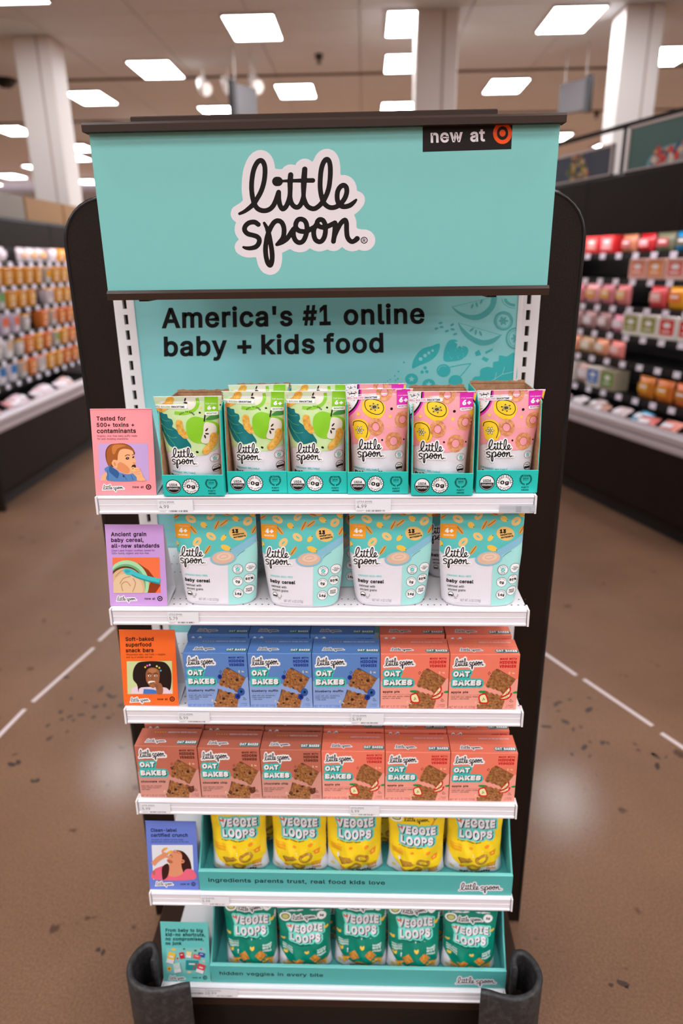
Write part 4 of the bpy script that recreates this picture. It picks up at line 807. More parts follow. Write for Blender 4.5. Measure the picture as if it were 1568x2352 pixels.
# the printed backing board between the uprights
back = empty('backing_board', (0, YU, 0)); tag(back, 'tall teal backing board printed with black headline and fruit drawings', 'sign')
BTEAL = mat('board_teal', (140, 211, 212), .5)
mb = MB(); mb.box(-.4545, .4665, -.012, -.004, .2, 2.02); mb.build('board', BTEAL, back)
for x in (-.4545, .4665):
    mb = MB(); mb.box(x - .0035, x + .0035, -.0145, -.003, .2, 2.02); mb.build('board_edge_strip', WHT, back)
K = (18, 13, 14)
def back_surf(px, py, off):
    p = at_y(px, py, YU - .012); return Vector((p.x, -.012 - off, p.z))
a = Art(1, 1)
DT = ink((88, 178, 178), .5); DT2 = ink((66, 184, 186), .5); LT = ink((146, 214, 214), .5)
def bx(p): return (740 + p[0] / 2.904, 660 + p[1] / 2.904)
def bpts(l): return [bx(p) for p in l]
a.blob(bpts([(865, 130), (900, 170), (960, 205), (1030, 218), (1100, 190), (1150, 130), (1163, 60), (1130, 65), (1115, 120), (1060, 170), (990, 185), (920, 165)]), DT)
a.lines([bpts([(862, 130), (1150, 62)])], .8, DT)
for p, r in (((1000, 125), 20), ((1030, 115), -15), ((1060, 95), 25)): a.ell(*bx(p), 2.4, 6, DT, rot=r, n=10)
a.blob(bpts([(905, 235), (930, 300), (985, 355), (1060, 388), (1140, 372), (1195, 318), (1180, 320), (1120, 345), (1060, 350), (990, 318), (935, 270)]), DT)
a.lines([bpts([(905, 235), (1190, 318)])], .8, DT)
for p, r in (((995, 283), 50), ((1023, 300), 10), ((1055, 308), -25)): a.ell(*bx(p), 2.4, 6.4, DT, rot=r, n=10)
for c, r in (((1208, 223), 58), ((1290, 340), 62)):
    if c[0] < 1250:
        a.ring(*bx(c), r / 2.904, r / 2.904, 4.2, DT)
        a.ring(*bx(c), r / 2.904 * .8, r / 2.904 * .8, 1.0, DT)
        for k in range(6):
            t = k * 60; a.ell(bx(c)[0] + 6 * math.cos(math.radians(t)), bx(c)[1] + 6 * math.sin(math.radians(t)), 5, 2.2, DT, rot=t, n=10)
    else:
        a.ring(*bx(c), r / 2.904, r / 2.904 * 1.1, 3.4, DT, a0=90, a1=270); a.ring(*bx(c), r / 2.904 * .75, r / 2.904 * .85, 1.0, DT, a0=90, a1=270)
        for t in (120, 180, 240): a.ell(bx(c)[0] + 6 * math.cos(math.radians(t)), bx(c)[1] + 6 * math.sin(math.radians(t)), 5, 2.2, DT, rot=t, n=10)
c = bx((1285, 75)); a.ring(c[0], c[1], 30, 22, 1.2, DT, a0=90, a1=180)
a.ring(c[0], c[1], 22, 15, 6, DT, a0=90, a1=180)
a.blob(bpts([(600, 540), (610, 480), (660, 415), (730, 390), (782, 376), (770, 440), (720, 490), (650, 520)]), DT2)
for p, r in (((655, 478), 4.4), ((685, 455), 4.2), ((710, 437), 3.6), ((735, 422), 3)): a.ell(*bx(p), r, r, LT, n=12)
a.blob(bpts([(820, 400), (845, 355), (890, 350), (920, 385), (965, 400), (970, 440), (930, 480), (860, 495), (812, 490), (808, 450)]), DT2)
random.seed(5)
for k in range(14): a.ell(*bx((835 + random.random() * 110, 400 + random.random() * 80)), .6, 1.5, LT, rot=random.uniform(-30, 30), n=6)
a.star(*bx((915, 375)), 13, LT, 5, .4)
for q in ([(1015, 435), (1045, 415), (1060, 450), (1025, 460)], [(1085, 430), (1138, 405), (1135, 420), (1090, 445)], [(1060, 480), (1075, 462), (1112, 478), (1095, 498)]): a.poly(bpts(q), DT2)
a.ell(*bx((808, 555)), 16, 15, DT2); a.ring(*bx((808, 555)), 12, 11, 1, LT, a0=180, a1=300)
a.lines([bpts([(840, 535), (930, 515), (990, 508)]), bpts([(990, 508), (950, 560), (905, 610)])], 2.0, DT2)
a.ell(*bx((888, 625)), 16, 14, DT2)
for p in ((595, 612), (710, 648)): a.ell(*bx(p), 15, 13, DT2); a.star(*bx(p), 8, LT)
for p in ((685, 537), (665, 565), (697, 563)): a.ell(*bx(p), 4, 4, DT2, n=12)
a.blob(bpts([(1000, 650), (1010, 600), (1050, 590), (1055, 548), (1100, 530), (1135, 535), (1140, 500), (1175, 490), (1180, 455), (1230, 460), (1285, 445), (1285, 640), (1120, 660)]), DT2, 4)
a.lines([bpts([(1285, 560), (1200, 580), (1100, 640)]), bpts([(1200, 580), (1215, 530)]), bpts([(1150, 615), (1160, 570)])], 1.4, LT)
random.seed(9)
for k in range(26):
    x = random.uniform(385, 560); y = random.uniform(480, 660)
    if y > 640 - (x - 385) * .9: a.ell(*bx((x, y)), 1.0 + (x - 385) / 120, 1.0 + (x - 385) / 120, DT2, n=8)
for p, r in (((788, 238), -10), ((760, 275), -20), ((795, 265), 0), ((830, 292), -15), ((865, 250), -30), ((868, 280), 10), ((885, 312), -20)): a.ell(*bx(p), 5, 2.8, DT, rot=r, n=10)
a.build('fruit_drawing_print', back_surf, back)
for word, x0, x1, y, h in (("America's", 371, 672, 752.3, 47), ('#1', 694.5, 759.5, 746, 47), ('online', 789, 975, 744.6, 47), ('baby', 376.5, 522, 817, 46), ('+', 545, 577.5, 813.6, 46), ('kids', 600, 723, 812.6, 46), ('food', 743.5, 880.5, 810.4, 46)):
    a = Art(1, 1); a.text(word, x0, y, K, w=x1 - x0, h=h, bold=.05, rot=-1.0); a.build('headline_word', back_surf, back)

# ------------------------------------------------------------------ header sign
HY = 1.5145
hx0, hx1, hz0, hz1 = -.4365, .4755, 1.948, 2.2455
HW, HH = hx1 - hx0, hz1 - hz0
head = empty('header_sign', ((hx0 + hx1) / 2, HY, hz0)); tag(head, 'large teal header sign with black script word mark in dark rails', 'sign')
mb = MB(); mb.box(-HW / 2, HW / 2, 0, .006, -.004, HH + .006); mb.build('board', mat('header_teal', (124, 196, 190), .38), head)
def rail_profile(top):
    return [(-.020, .0), (-.020, .012), (-.017, .0165), (.012, .0165), (.014, .012), (.014, 0)] if top else [(-.012, -.013), (-.013, 0), (-.008, .006), (.012, .006), (.012, -.013)]
mb = MB(); mb.prism(rail_profile(True), -HW / 2 - .006, HW / 2 + .0062, 'x'); o = mb.build('top_rail', DARKST, head, loc=(0, 0, HH - .002))
mb = MB(); mb.prism(rail_profile(False), -HW / 2 + .001, HW / 2 + .002, 'x'); mb.build('bottom_rail', DARKST, head, loc=(0, 0, -.003))
mb = MB(); mb.box(-HW / 2 + .075, HW / 2 - .115, .03, .07, HH + .0, HH + .032); mb.build('rear_bracket_bar', DARKST, head, bevel=.002)
for x in (-HW / 2 + .06, HW / 2 - .12):
    mb = MB(); mb.box(x, x + .02, .012, .12, -.02, HH + .01); mb.build('support_arm', DARKST, head)
hq = quad([(205, 305), (1285, 282), (1258, 655), (247, 673)], HW, HH)
a = Art(1, 1)
HALO = (232, 222, 225)
logo(a, 530 + 175 / 8.711, 330 + 250 / 8.711, 2450 / 8.711, True, HALO, 152, (20, 13, 11))
a.build('word_mark_print', flat(hq, HW, HH), head)
a = Art(1, 1)
a.poly([(974.5, 286), (1177.5, 281), (1175, 338.5), (974.8, 345)], (28, 18, 16))
a.text('new at', 993, 324, (236, 226, 228), w=123, h=28, bold=.05, rot=-1.6)
RED = ink((247, 84, 22), .5)
a.ring(1155, 304, 17, 19, 8.6, RED, n=32); a.ell(1155, 304, 7, 7.6, RED)
a.build('store_mark_print', flat(hq, HW, HH), head)

# ------------------------------------------------------------------ shelves
def shelf(i):
    x0, x1 = SX[i]; yf = SY[i]; z = SZ[i]; yb = YU - .014
    w = x1 - x0; t = empty('shelf', ((x0 + x1) / 2, yf, z))
    tag(t, ['top white shelf, under the snack bag cartons', 'second white shelf, under the cereal pouches', 'third white shelf, under the blue and orange snack bar boxes', 'fourth white shelf, under the brown and orange snack bar boxes', 'fifth white shelf, under the tray of yellow bags', 'lowest white shelf, under the tray of green bags'][i], 'shelf', 'rack shelves')
    h = w / 2; D = yb - yf
    mb = MB(); mb.box(-h + .004, h - .004, .004, D, -.022, -.0005); mb.box(-h + .004, h - .004, .0, .010, -.036, -.0002)
    mb.build('deck', WHT, t, bevel=.0012)
    # price channel: lipped strip
    prof = [(.001, -.001), (-.006, -.0015), (-.0068, -.004), (-.0045, -.0075), (-.0045, -.0185), (-.0055, -.0195), (-.0045, -.0205), (-.005, -.032), (-.0085, -.0345), (-.008, -.0385), (.001, -.0385)]
    mb = MB(); mb.prism(prof, -h + .006, h - .006, 'x'); mb.build('price_channel', WHT2, t)
    for s in (-1, 1):
        mb = MB(); mb.prism([(-.0075, -.001), (.02, -.0005), (.03, -.03), (.004, -.041), (-.009, -.0395)], s * h - (.004 if s > 0 else 0), s * h + (0 if s > 0 else .004), 'x'); mb.build('channel_end_cap', WHT, t)
    # bracket plates under each end
    for s in (-1, 1):
        mb = MB(); mb.prism([(.03, -.022), (D, -.022), (D, -.085), (D - .03, -.085), (.05, -.035)], s * (h - .012) - .0012, s * (h - .012) + .0012, 'x'); mb.build('bracket', WHT, t)
    # perforations along the deck
    vs_ = []; fs_ = []
    for r in range(2):
        for j, yy in enumerate((.018, .045, .19, .24, .29)):
            if r: continue
            for k in range(int(w / .0142)):
                xx = -h + .012 + k * .0142 + (.0071 if j % 2 else 0); b0 = len(vs_)
                vs_ += [(xx - .0021, yy, .0001), (xx, yy - .0026, .0001), (xx + .0021, yy, .0001), (xx, yy + .0026, .0001)]; fs_.append((b0, b0 + 1, b0 + 2, b0 + 3))
    if i < 4:
        mb = MB(); mb.add(vs_, fs_); o = link('perforations', mb.mesh('perforations', fixn=False), mat('perforation_dark', (40, 62, 58), .6), t); tag(o, kind='stuff')
    return t
shelves = [shelf(i) for i in range(6)]

# ------------------------------------------------------------------ rubber corner bumpers
RUB = speckle('scuffed_black_rubber', (30, 28, 29), (40, 38, 39), (62, 58, 57), 60, .55, .3)
def bumper(pts, lb):
    # plan outline from front inner end round the corner to the curled rear end; third value = rim height
    P = catmull(pts, 6); mb = MB(); mb.smooth = True; n = len(P); th = .0085; vs_ = []; fs_ = []
    zb = FZ + 0.012
    for i, p in enumerate(P):
        a = P[max(i - 1, 0)]; b = P[min(i + 1, n - 1)]; d = Vector((b[0] - a[0], b[1] - a[1])).normalized(); nn = Vector((-d.y, d.x))
        ring = [(1, zb), (1, p[2] - .008), (.8, p[2] - .002), (.3, p[2]), (-.3, p[2]), (-.8, p[2] - .002), (-1, p[2] - .008), (-1, zb)]
        for q, z in ring: vs_.append((p[0] + nn.x * th * q, p[1] + nn.y * th * q, z))
        if i:
            for k in range(8): fs_.append(((i - 1) * 8 + k, (i - 1) * 8 + (k + 1) % 8, i * 8 + (k + 1) % 8, i * 8 + k))
    fs_ += [tuple(range(8)), tuple(range((n - 1) * 8 + 7, (n - 1) * 8 - 1, -1))]
    cx = sum(p[0] for p in P) / n; cy = sum(p[1] for p in P) / n
    mb.add([(v[0] - cx, v[1] - cy, v[2]) for v in vs_], fs_)
    t = empty('corner_bumper', (cx, cy, 0)); tag(t, lb, 'bumper', 'rubber bumpers at the rack base')
    mb.build('bumper_shell', RUB, t)
    mb = MB(); mb.box(-.03, .03, -.03, .03, FZ, FZ + .03); mb.build('mounting_foot', BLK, t, bevel=.003)
    return t
L_ = [(-.352, 1.262, .262), (-.372, 1.259, .262), (-.41, 1.258, .25), (-.452, 1.257, .246), (-.492, 1.268, .248), (-.518, 1.292, .25), (-.527, 1.325, .25), (-.519, 1.355, .251), (-.502, 1.376, .252), (-.482, 1.378, .252), (-.470, 1.36, .25), (-.470, 1.335, .246)]
bumper(L_, 'scuffed black rubber corner bumper at the lower left of the rack')
R_ = [(.392, 1.2605, .262), (.412, 1.258, .262), (.45, 1.256, .25), (.488, 1.256, .246), (.522, 1.268, .248), (.545, 1.292, .25), (.553, 1.32, .25), (.546, 1.35, .251), (.528, 1.374, .252), (.508, 1.376, .252), (.494, 1.36, .25), (.494, 1.335, .246)]
bumper(R_, 'scuffed black rubber corner bumper at the lower right of the rack')

# ================================================================== goods
CARDW = mat('white_card', (226, 226, 228), .6)
KRAFT = speckle('kraft_board', (158, 112, 78), (176, 128, 92), (190, 142, 104), 90, .8)
OATBAR = speckle('baked_oat_bar', (96, 54, 24), (160, 98, 48), (196, 138, 80), 150, .7)
BLACK = (16, 12, 12); WHITE = (246, 243, 242)
def mm(x, y, off): return Vector((x / 1000, -off, -y / 1000))

# ------------------------------------------------------------------ snack bar boxes
BOXW, BOXH, BOXD = .152, .145, .068
BQ = quad([(715, 380), (1430, 385), (1448, 962), (730, 950)], BOXW, BOXH)
def oat_box(kind):
    C = {'blue': ((95, 137, 200), (146, 170, 220), (28, 48, 140), (70, 100, 165)), 'choc': ((197, 110, 88), (218, 152, 137), (92, 44, 32), (128, 66, 54)), 'apple': ((247, 128, 102), (250, 164, 146), (214, 22, 40), (150, 72, 62))}[kind]
    t = empty('snack_bar_box')
    mb = MB(); mb.box(-BOXW / 2, BOXW / 2, 0, BOXD, 0, BOXH)
    mb.build('carton', mat('carton_' + kind, C[0], .42), t, bevel=.0007)
    a = Art(1, 1)
    a.poly([(716, 662), (860, 690), (1100, 700), (1300, 680), (1440, 634), (1447, 958), (731, 947)], C[1])
    logo(a, 757, 421, 305, False, WHITE, 210, BLACK, pen=120, sy=1.25)
    for s_, y, h in (('MADE WITH', 437, 20), ('HIDDEN', 477, 31), ('VEGGIES', 517, 30)): a.text(s_, 1228, y, C[2], w=172, h=h, bold=.1)
    TH = (66, 190, 180)
    a.text('OAT', 758, 604, WHITE, w=172, h=56, bold=.13, halo=TH, halo_w=17, shadow=BLACK, shift=(9, 8))
    a.text('BAKES', 758, 697, WHITE, w=300, h=58, bold=.13, halo=TH, halo_w=17, shadow=BLACK, shift=(9, 8))
    fl = {'blue': ('blueberry muffin', 302), 'choc': ('chocolate chip', 290), 'apple': ('apple pie', 180)}[kind]
    a.text(fl[0], 750, 783, BLACK, w=fl[1], h=24, bold=.06)
    if kind != 'choc': a.text('FLAVORED WITH OTHER NATURAL FLAVORS', 750, 808, C[3], w=290, h=8)
    sm = {'blue': ('made with oats, blueberries,', 'hidden butternut squash', '+ chia seeds'), 'choc': ('made with oats, chocolate', 'chips, hidden zucchini +', 'chia seeds'), 'apple': ('made with oats, apples, hidden', 'carrots + chia seeds')}[kind]
    for k, l in enumerate(sm): a.text(l, 750, 829 + 20 * k, (40, 30, 40), h=13, w=len(l) * 9.6, bold=.02)
    a.text('NET WT 5.30 OZ (150g)', 738, 942, C[3], w=278, h=22, bold=.01)
    for k, l in enumerate(('5 BAKED', 'OAT BARS')): a.text(l, 1420, 925 + 20 * k, C[3], h=13, align='r')
    # the broken oat bar
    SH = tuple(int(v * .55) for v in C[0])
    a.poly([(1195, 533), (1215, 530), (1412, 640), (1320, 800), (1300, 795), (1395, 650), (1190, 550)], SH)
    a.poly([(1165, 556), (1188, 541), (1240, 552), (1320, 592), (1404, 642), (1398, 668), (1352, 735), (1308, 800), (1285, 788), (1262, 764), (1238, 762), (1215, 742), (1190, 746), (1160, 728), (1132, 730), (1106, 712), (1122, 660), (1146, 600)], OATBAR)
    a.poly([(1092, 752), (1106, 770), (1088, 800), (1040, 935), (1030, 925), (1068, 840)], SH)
    a.poly([(1104, 758), (1128, 764), (1150, 782), (1176, 778), (1205, 800), (1232, 792), (1262, 812), (1290, 806), (1316, 816), (1318, 880), (1300, 956), (1034, 950), (1052, 890), (1082, 812)], OATBAR)
    dk = (58, 36, 30) if kind != 'apple' else (112, 66, 34)
    for x, y, r in ((1160, 682, 14), (1250, 655, 9), (1312, 663, 18), (1222, 600, 7), (1225, 745, 9), (1150, 862, 18), (1112, 905, 12), (1212, 805, 15), (1240, 905, 10), (1275, 860, 7)):
        if kind != 'apple' or r < 11: a.ell(x, y, r, r * .85, dk, n=10)
    for x, y, r in ((1340, 575, 80), (1380, 576, 10), (1018, 884, 110), (1050, 898, 30)):
        a.ell(x, y, 14, 7, (246, 224, 170), rot=r, n=12); a.ell(x, y, 8, 2.6, C[0], rot=r, n=8)
    for x, y in ((1120, 575), (1132, 563), (1128, 588), (1140, 576), (1376, 872), (1392, 862), (1388, 880), (1404, 876), (1380, 855)): a.ell(x, y, 4, 5.4, BLACK, rot=x % 90, n=8)
    if kind == 'blue':
        for x, y, r, c in ((1120, 628, 25, (28, 52, 140)), (1352, 790, 43, (48, 92, 160)), (1312, 840, 31, (28, 52, 140))): a.ell(x, y, r, r, c); a.star(x + 3, y - 2, r * .5, BLACK)
    elif kind == 'choc':
        for x, y, r, q in ((1332, 858, 42, 20), (1072, 887, 25, -20), (1130, 622, 20, 10)):
            ca, sa = math.cos(math.radians(q)), math.sin(math.radians(q))
            pts = [(0, 1), (-.75, .35), (-1, -.2), (-.6, -.6), (-.1, -.75), (.5, -1.1), (.75, -.5), (1, .1), (.6, .7)]
            a.blob([(x + r * (p[0] * ca - p[1] * sa), y + r * (p[0] * sa + p[1] * ca)) for p in pts], (98, 54, 36), 3); a.ell(x + r * .15, y - r * .3, r * .35, r * .16, (140, 84, 58), rot=40 + q, n=10)
    else:
        RD = (222, 26, 40); FLESH = (246, 236, 176)
        a.ell(1075, 770, 38, 13, (34, 150, 72), rot=4); a.ell(1430, 778, 34, 12, (34, 150, 72), rot=-8)
        a.blob([(1045, 810), (1075, 790), (1118, 792), (1150, 880), (1115, 898), (1070, 890), (1046, 855)], RD, 4)
        a.blob([(1058, 815), (1085, 802), (1110, 804), (1138, 872), (1108, 882), (1074, 876), (1058, 850)], FLESH, 4)
        for x, y, r in ((1094, 838, 20), (1105, 850, -25), (1090, 856, 40)): a.ell(x, y, 3.5, 9, BLACK, rot=r, n=8)
        a.blob([(1355, 720), (1374, 745), (1362, 785), (1320, 815), (1275, 822)], RD, 4); a.poly([(1353, 728), (1362, 755), (1345, 785), (1312, 806), (1286, 815)], FLESH)
        a.blob([(1385, 782), (1380, 822), (1345, 850), (1300, 856), (1260, 850), (1300, 830)], RD, 4); a.poly([(1372, 790), (1366, 818), (1335, 838), (1300, 844), (1275, 843), (1320, 822)], FLESH)
        for x, y, r in ((1330, 770, 40), (1345, 775, 10), (1328, 786, 60), (1325, 828, 70), (1342, 822, 40)): a.ell(x, y, 2.6, 7, BLACK, rot=r, n=8)
    a.clip = (700, 370, 1460, 970)
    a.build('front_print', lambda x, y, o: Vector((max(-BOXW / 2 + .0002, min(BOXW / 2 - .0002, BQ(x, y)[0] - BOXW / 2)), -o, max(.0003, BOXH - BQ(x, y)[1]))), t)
    a = Art(1, 1)   # lid, in mm; y runs towards the back
    logo(a, -53, -26, 48, False, WHITE, 200, BLACK, pen=110, sy=1.1)
    a.text('OAT BAKES', 26, -11, WHITE, w=46, h=9, bold=.12, halo=(38, 142, 140), halo_w=2.0, shadow=BLACK, shift=(1, 1))
    for k in range(16): a.line([(-74 + k * 9.6, -34), (-68 + k * 9.6, -34)], .5, C[3])
    for k in range(5): a.star(-38 + k * 6.2, -52, 2.6, (250, 190, 30))
    a.text("AMERICA'S #1 ONLINE KIDS FOOD", -7, -50.5, (235, 228, 235), w=72, h=4.2, bold=.05)
    a.build('lid_print', lambda x, y, o: Vector((x / 1000, -y / 1000, BOXH + o)), t)
    return t
protos = {k: oat_box(k) for k in ('blue', 'choc', 'apple')}
used = set()
def put_box(kind, x0, x1, y, z, h, lb, grp):
    o = protos[kind] if kind not in used else copy_tree(protos[kind]); used.add(kind)
    o.location = ((x0 + x1) / 2, y, z + .0006); o.scale = ((x1 - x0 - .0012) / BOXW, 1, h / BOXH)
    tag(o, lb, 'snack box', grp); return o
CN = {'blue': 'blue', 'choc': 'brown', 'apple': 'orange'}
nth = ['leftmost', 'second from left', 'third from left', 'fourth from left', 'fifth from left', 'rightmost']
X3 = [(-.3145, -.1672), (-.1668, -.0206), (-.0202, .1346), (.135, .2908), (.2912, .4478)]
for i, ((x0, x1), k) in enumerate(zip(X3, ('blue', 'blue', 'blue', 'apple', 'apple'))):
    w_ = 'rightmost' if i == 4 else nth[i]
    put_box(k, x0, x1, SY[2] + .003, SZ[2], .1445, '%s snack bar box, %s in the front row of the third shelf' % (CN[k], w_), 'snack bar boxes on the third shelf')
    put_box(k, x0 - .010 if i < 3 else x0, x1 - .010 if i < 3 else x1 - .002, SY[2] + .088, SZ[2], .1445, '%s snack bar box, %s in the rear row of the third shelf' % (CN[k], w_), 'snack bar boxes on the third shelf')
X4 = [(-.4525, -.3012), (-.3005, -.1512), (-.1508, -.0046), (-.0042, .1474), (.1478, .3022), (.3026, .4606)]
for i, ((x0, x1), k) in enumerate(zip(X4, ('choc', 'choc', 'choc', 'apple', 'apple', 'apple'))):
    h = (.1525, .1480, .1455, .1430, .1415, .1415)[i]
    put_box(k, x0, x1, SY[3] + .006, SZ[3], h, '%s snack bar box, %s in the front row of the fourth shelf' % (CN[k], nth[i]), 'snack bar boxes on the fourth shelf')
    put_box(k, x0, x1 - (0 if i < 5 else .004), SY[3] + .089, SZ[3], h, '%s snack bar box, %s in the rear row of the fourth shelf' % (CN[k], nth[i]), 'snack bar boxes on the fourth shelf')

# ------------------------------------------------------------------ seals used on several packs
def seal_organic(a, x, y, r):
    a.ell(x, y, r, r, BLACK, n=28); a.ell(x, y, r * .9, r * .9, WHITE, n=28)
    a.poly([(x + r * .86 * math.cos(math.radians(t)), y + r * .86 * math.sin(math.radians(t))) for t in range(0, 181, 15)], (34, 24, 24))
    a.text('USDA', x, y - r * .1, BLACK, w=r * 1.05, h=r * .36, bold=.06, align='c'); a.text('ORGANIC', x, y + r * .42, WHITE, w=r * 1.35, h=r * .28, bold=.02, align='c')
def seal_badge(a, x, y, r, top, mid, bot, n=18, wide=1.0):
    a.scallop(x, y, r, BLACK, n); a.scallop(x, y, r * .9, WHITE, n)
    if top: a.arc(top, x, y, r * .6, BLACK, r * .2, bold=.05)
    if bot: a.arc(bot, x, y, r * .78, BLACK, r * .17, mid=90, flip=True, bold=.02)
    if mid: a.text(mid, x, y + r * .2, BLACK, w=r * wide, h=r * .46, bold=.08, align='c')
def seal_laurel(a, x, y, s):
    D = (10, 74, 70)
    for sg in (-1, 1):
        for k in range(8):
            t = math.radians(90 - sg * (15 + k * 17)); px, py = x + s * .84 * math.cos(t), y + s * .84 * math.sin(t)
            a.ell(px, py, s * .16, s * .06, D, rot=math.degrees(t) + 90 - 30 * sg, n=8)
            a.ell(px - s * .12 * math.cos(t), py - s * .12 * math.sin(t), s * .13, s * .05, D, rot=math.degrees(t) + 90 + 30 * sg, n=8)
    a.text('clean', x, y - s * .42, D, w=s * .95, h=s * .36, align='c', bold=.03); a.text('label', x, y + s * .02, D, w=s * .85, h=s * .36, align='c', bold=.03); a.text('PROJECT', x, y + s * .25, D, w=s * .8, h=s * .14, align='c')
    a.text('PURITY', x, y + s * 1.35, (14, 40, 44), w=s * 1.1, h=s * .26, align='c', bold=.06); a.text('AWARD', x, y + s * 1.75, (14, 40, 44), w=s * 1.1, h=s * .26, align='c', bold=.06)

# ------------------------------------------------------------------ open display cartons on the top shelf
CASEW, CASEH, CASED, CASEF = .1265, .198, .175, .049
CT = mat('carton_teal', (26, 196, 184), .5)
def display_carton():
    t = empty('display_carton'); w = CASEW / 2; e = .003
    mb = MB(); mb.box(-w, w, 0, e, .001, CASEF); mb.build('front_wall', CT, t, bevel=.0006)
    for s in (-1, 1):
        xo, xi = s * w, s * (w - e)
        prof = [(e, .001), (CASED, .001), (CASED, CASEH), (.06, CASEH), (.02, CASEH - .012), (.008, CASEH * .55), (e, CASEF)]
        mb = MB(); m_ = (xo + xi) / 2; mb.prism(prof, min(xi, m_), max(xi, m_), 'x'); sw = mb.build('side_wall', KRAFT, t)
        mb = MB(); mb.prism(prof, min(xo, m_), max(xo, m_), 'x'); mb.build('side_facing', CT, sw)
    mb = MB(); mb.box(-w + e, w - e, CASED - e, CASED, .001, CASEH + .004); mb.build('back_wall', KRAFT, t)
    mb = MB(); mb.box(-w + e, w - e, e, CASED - e, .001, .003); mb.build('base', KRAFT, t)
    a = Art(1, 1)     # mm; y down from carton base
    seal_organic(a, -41, -23, 16); seal_badge(a, -5, -23.5, 17.5, 'ADDED SUGAR', '0g', 'per serving'); seal_laurel(a, 38, -30, 14)
    a.build('seals_print', mm, t)
    # torn top edge of the back wall
    mb = MB(); random.seed(11); pts = [(-w + e, CASEH)]
    for k in range(19): pts.append((-w + e + (2 * w - 2 * e) * k / 18, CASEH + .003 + random.uniform(0, .004)))
    pts.append((w - e, CASEH)); mb.prism(pts, CASED - .0042, CASED - .0031, 'y'); mb.build('torn_edge', KRAFT, t)
    return t
C0 = display_carton()
CX_ = [(-.3214, -.1930, 1.3765), (-.1886, -.0624, 1.3940), (-.0617, .0638, 1.3928), (.0646, .1912, 1.3875), (.1969, .3235, 1.3758), (.3323, .4593, 1.3922)]
for i, (x0, x1, y) in enumerate(CX_):
    o = C0 if i == 0 else copy_tree(C0); o.location = ((x0 + x1) / 2, y, SZ[0]); o.scale = ((x1 - x0) / CASEW, 1, (.96, 1.01, .99, 1, .99, 1.02)[i])
    tag(o, 'open teal cardboard display carton, %s on the top shelf, holding %s bags' % (nth[i], 'green' if i < 3 else 'pink'), 'carton', 'display cartons on the top shelf')

# ------------------------------------------------------------------ soft bags
def bag_surface(W, H, T, wf, tf, seed, crinkle=.0016, ribs=True, lean=0.0):
    def P(u, v, side=-1):
        hw = W / 2 * wf(v)
        e = max(0.0, 1 - abs(u) ** 2.2) ** .62
        th = T / 2 * tf(v) * e
        q = noise.noise(Vector((u * 2.1 + seed, v * 3.2, seed * 1.7))) + .5 * noise.noise(Vector((u * 4.5 + v * 3.0, v * 7 + seed, seed * .7)))
        th += crinkle * q * (.25 + .75 * tf(v)) * (1 if abs(u) < .98 else .3) * (1.6 if side < 0 else 1)
        if ribs and v > .93: th += .0005 * math.sin((v - .93) / .07 * 6 * math.pi)
        sx = 1 + .012 * noise.noise(Vector((seed + 3 * (1 if u > 0 else -1), v * 5, 2.2)))
        return Vector((u * hw * sx, side * max(th, .0004) + lean * v * H, v * H))
    return P
def bag_mesh(P, name, nu=18, nv=30):
    vs_ = []; fs_ = []
    for side in (-1, 1):
        for j in range(nv + 1):
            for i in range(nu + 1):
                vs_.append(P(-1 + 2 * i / nu, j / nv, side))
    M = (nu + 1) * (nv + 1)
    for j in range(nv):
        for i in range(nu):
            a = j * (nu + 1) + i; fs_.append((a, a + 1, a + nu + 2, a + nu + 1)); fs_.append((M + a + 1, M + a, M + a + nu + 1, M + a + nu + 2))
    for j in range(nv):
        for i in (0, nu):
            a = j * (nu + 1) + i; q = (a, a + nu + 1, M + a + nu + 1, M + a); fs_.append(q if i == 0 else tuple(reversed(q)))
    for i in range(nu):
        for j in (0, nv):
            a = j * (nu + 1) + i; q = (a, M + a, M + a + 1, a + 1); fs_.append(q if j == 0 else tuple(reversed(q)))
    me = bpy.data.meshes.new(name); me.from_pydata(vs_, [], fs_); me.shade_smooth(); me.validate()
    return me
def wrap(P, W, H, wf, ux, vz):
    """drawing point -> bag front; ux, vz turn drawing coordinates into metres from the bag's middle / base"""
    def g(x, y, off):
        z = min(max(vz(x, y), .0005), H - .0005); v = z / H; u = ux(x, y, v)
        p = P(max(-.995, min(.995, u)), v, -1); p.y -= off; return p
    return g
def grid_cuts(x0, x1, y0, y1, sx, sy):
    return ([x0 + sx * k for k in range(1, int((x1 - x0) / sx))], [y0 + sy * k for k in range(1, int((y1 - y0) / sy))])

# puff bags ------------------------------------------------------------
PW_, PH_, PT_ = .141, .212, .066
pwf = lambda v: .80 + .07 * v + .13 * max(0, (v - .5) / .5) ** 1.3
ptf = lambda v: max(0.0, min(1, 1.25 * (1 - v / .95))) ** .75 * min(1, .35 + v * 3) if v < .95 else 0.0
PQG = quad([(65, 222), (768, 208), (715, 1095), (165, 1095)], 1, 1)
PQP = quad([(88, 195), (778, 215), (680, 1045), (140, 1045)], 1, 1)
BAGW = mat('bag_film_white', (232, 226, 232), .36, bump=.25, bump_scale=45)
def film(rgb): return mat('film_%d_%d_%d' % rgb, rgb, .34, spec=.5, bump=.2, bump_scale=45)
def badge_check(a, x, y, r): a.scallop(x, y, r, (70, 64, 70), 16); a.scallop(x, y, r * .92, WHITE, 16); a.ell(x, y, r * .42, r * .42, (86, 196, 194), n=14); a.line([(x - r * .2, y), (x - r * .04, y + r * .16), (x + r * .22, y - r * .18)], r * .1, WHITE); a.arc('ALWAYS', x, y, r * .56, BLACK, r * .2, bold=.02); a.arc('TESTED', x, y, r * .76, BLACK, r * .2, mid=90, flip=True, bold=.02)
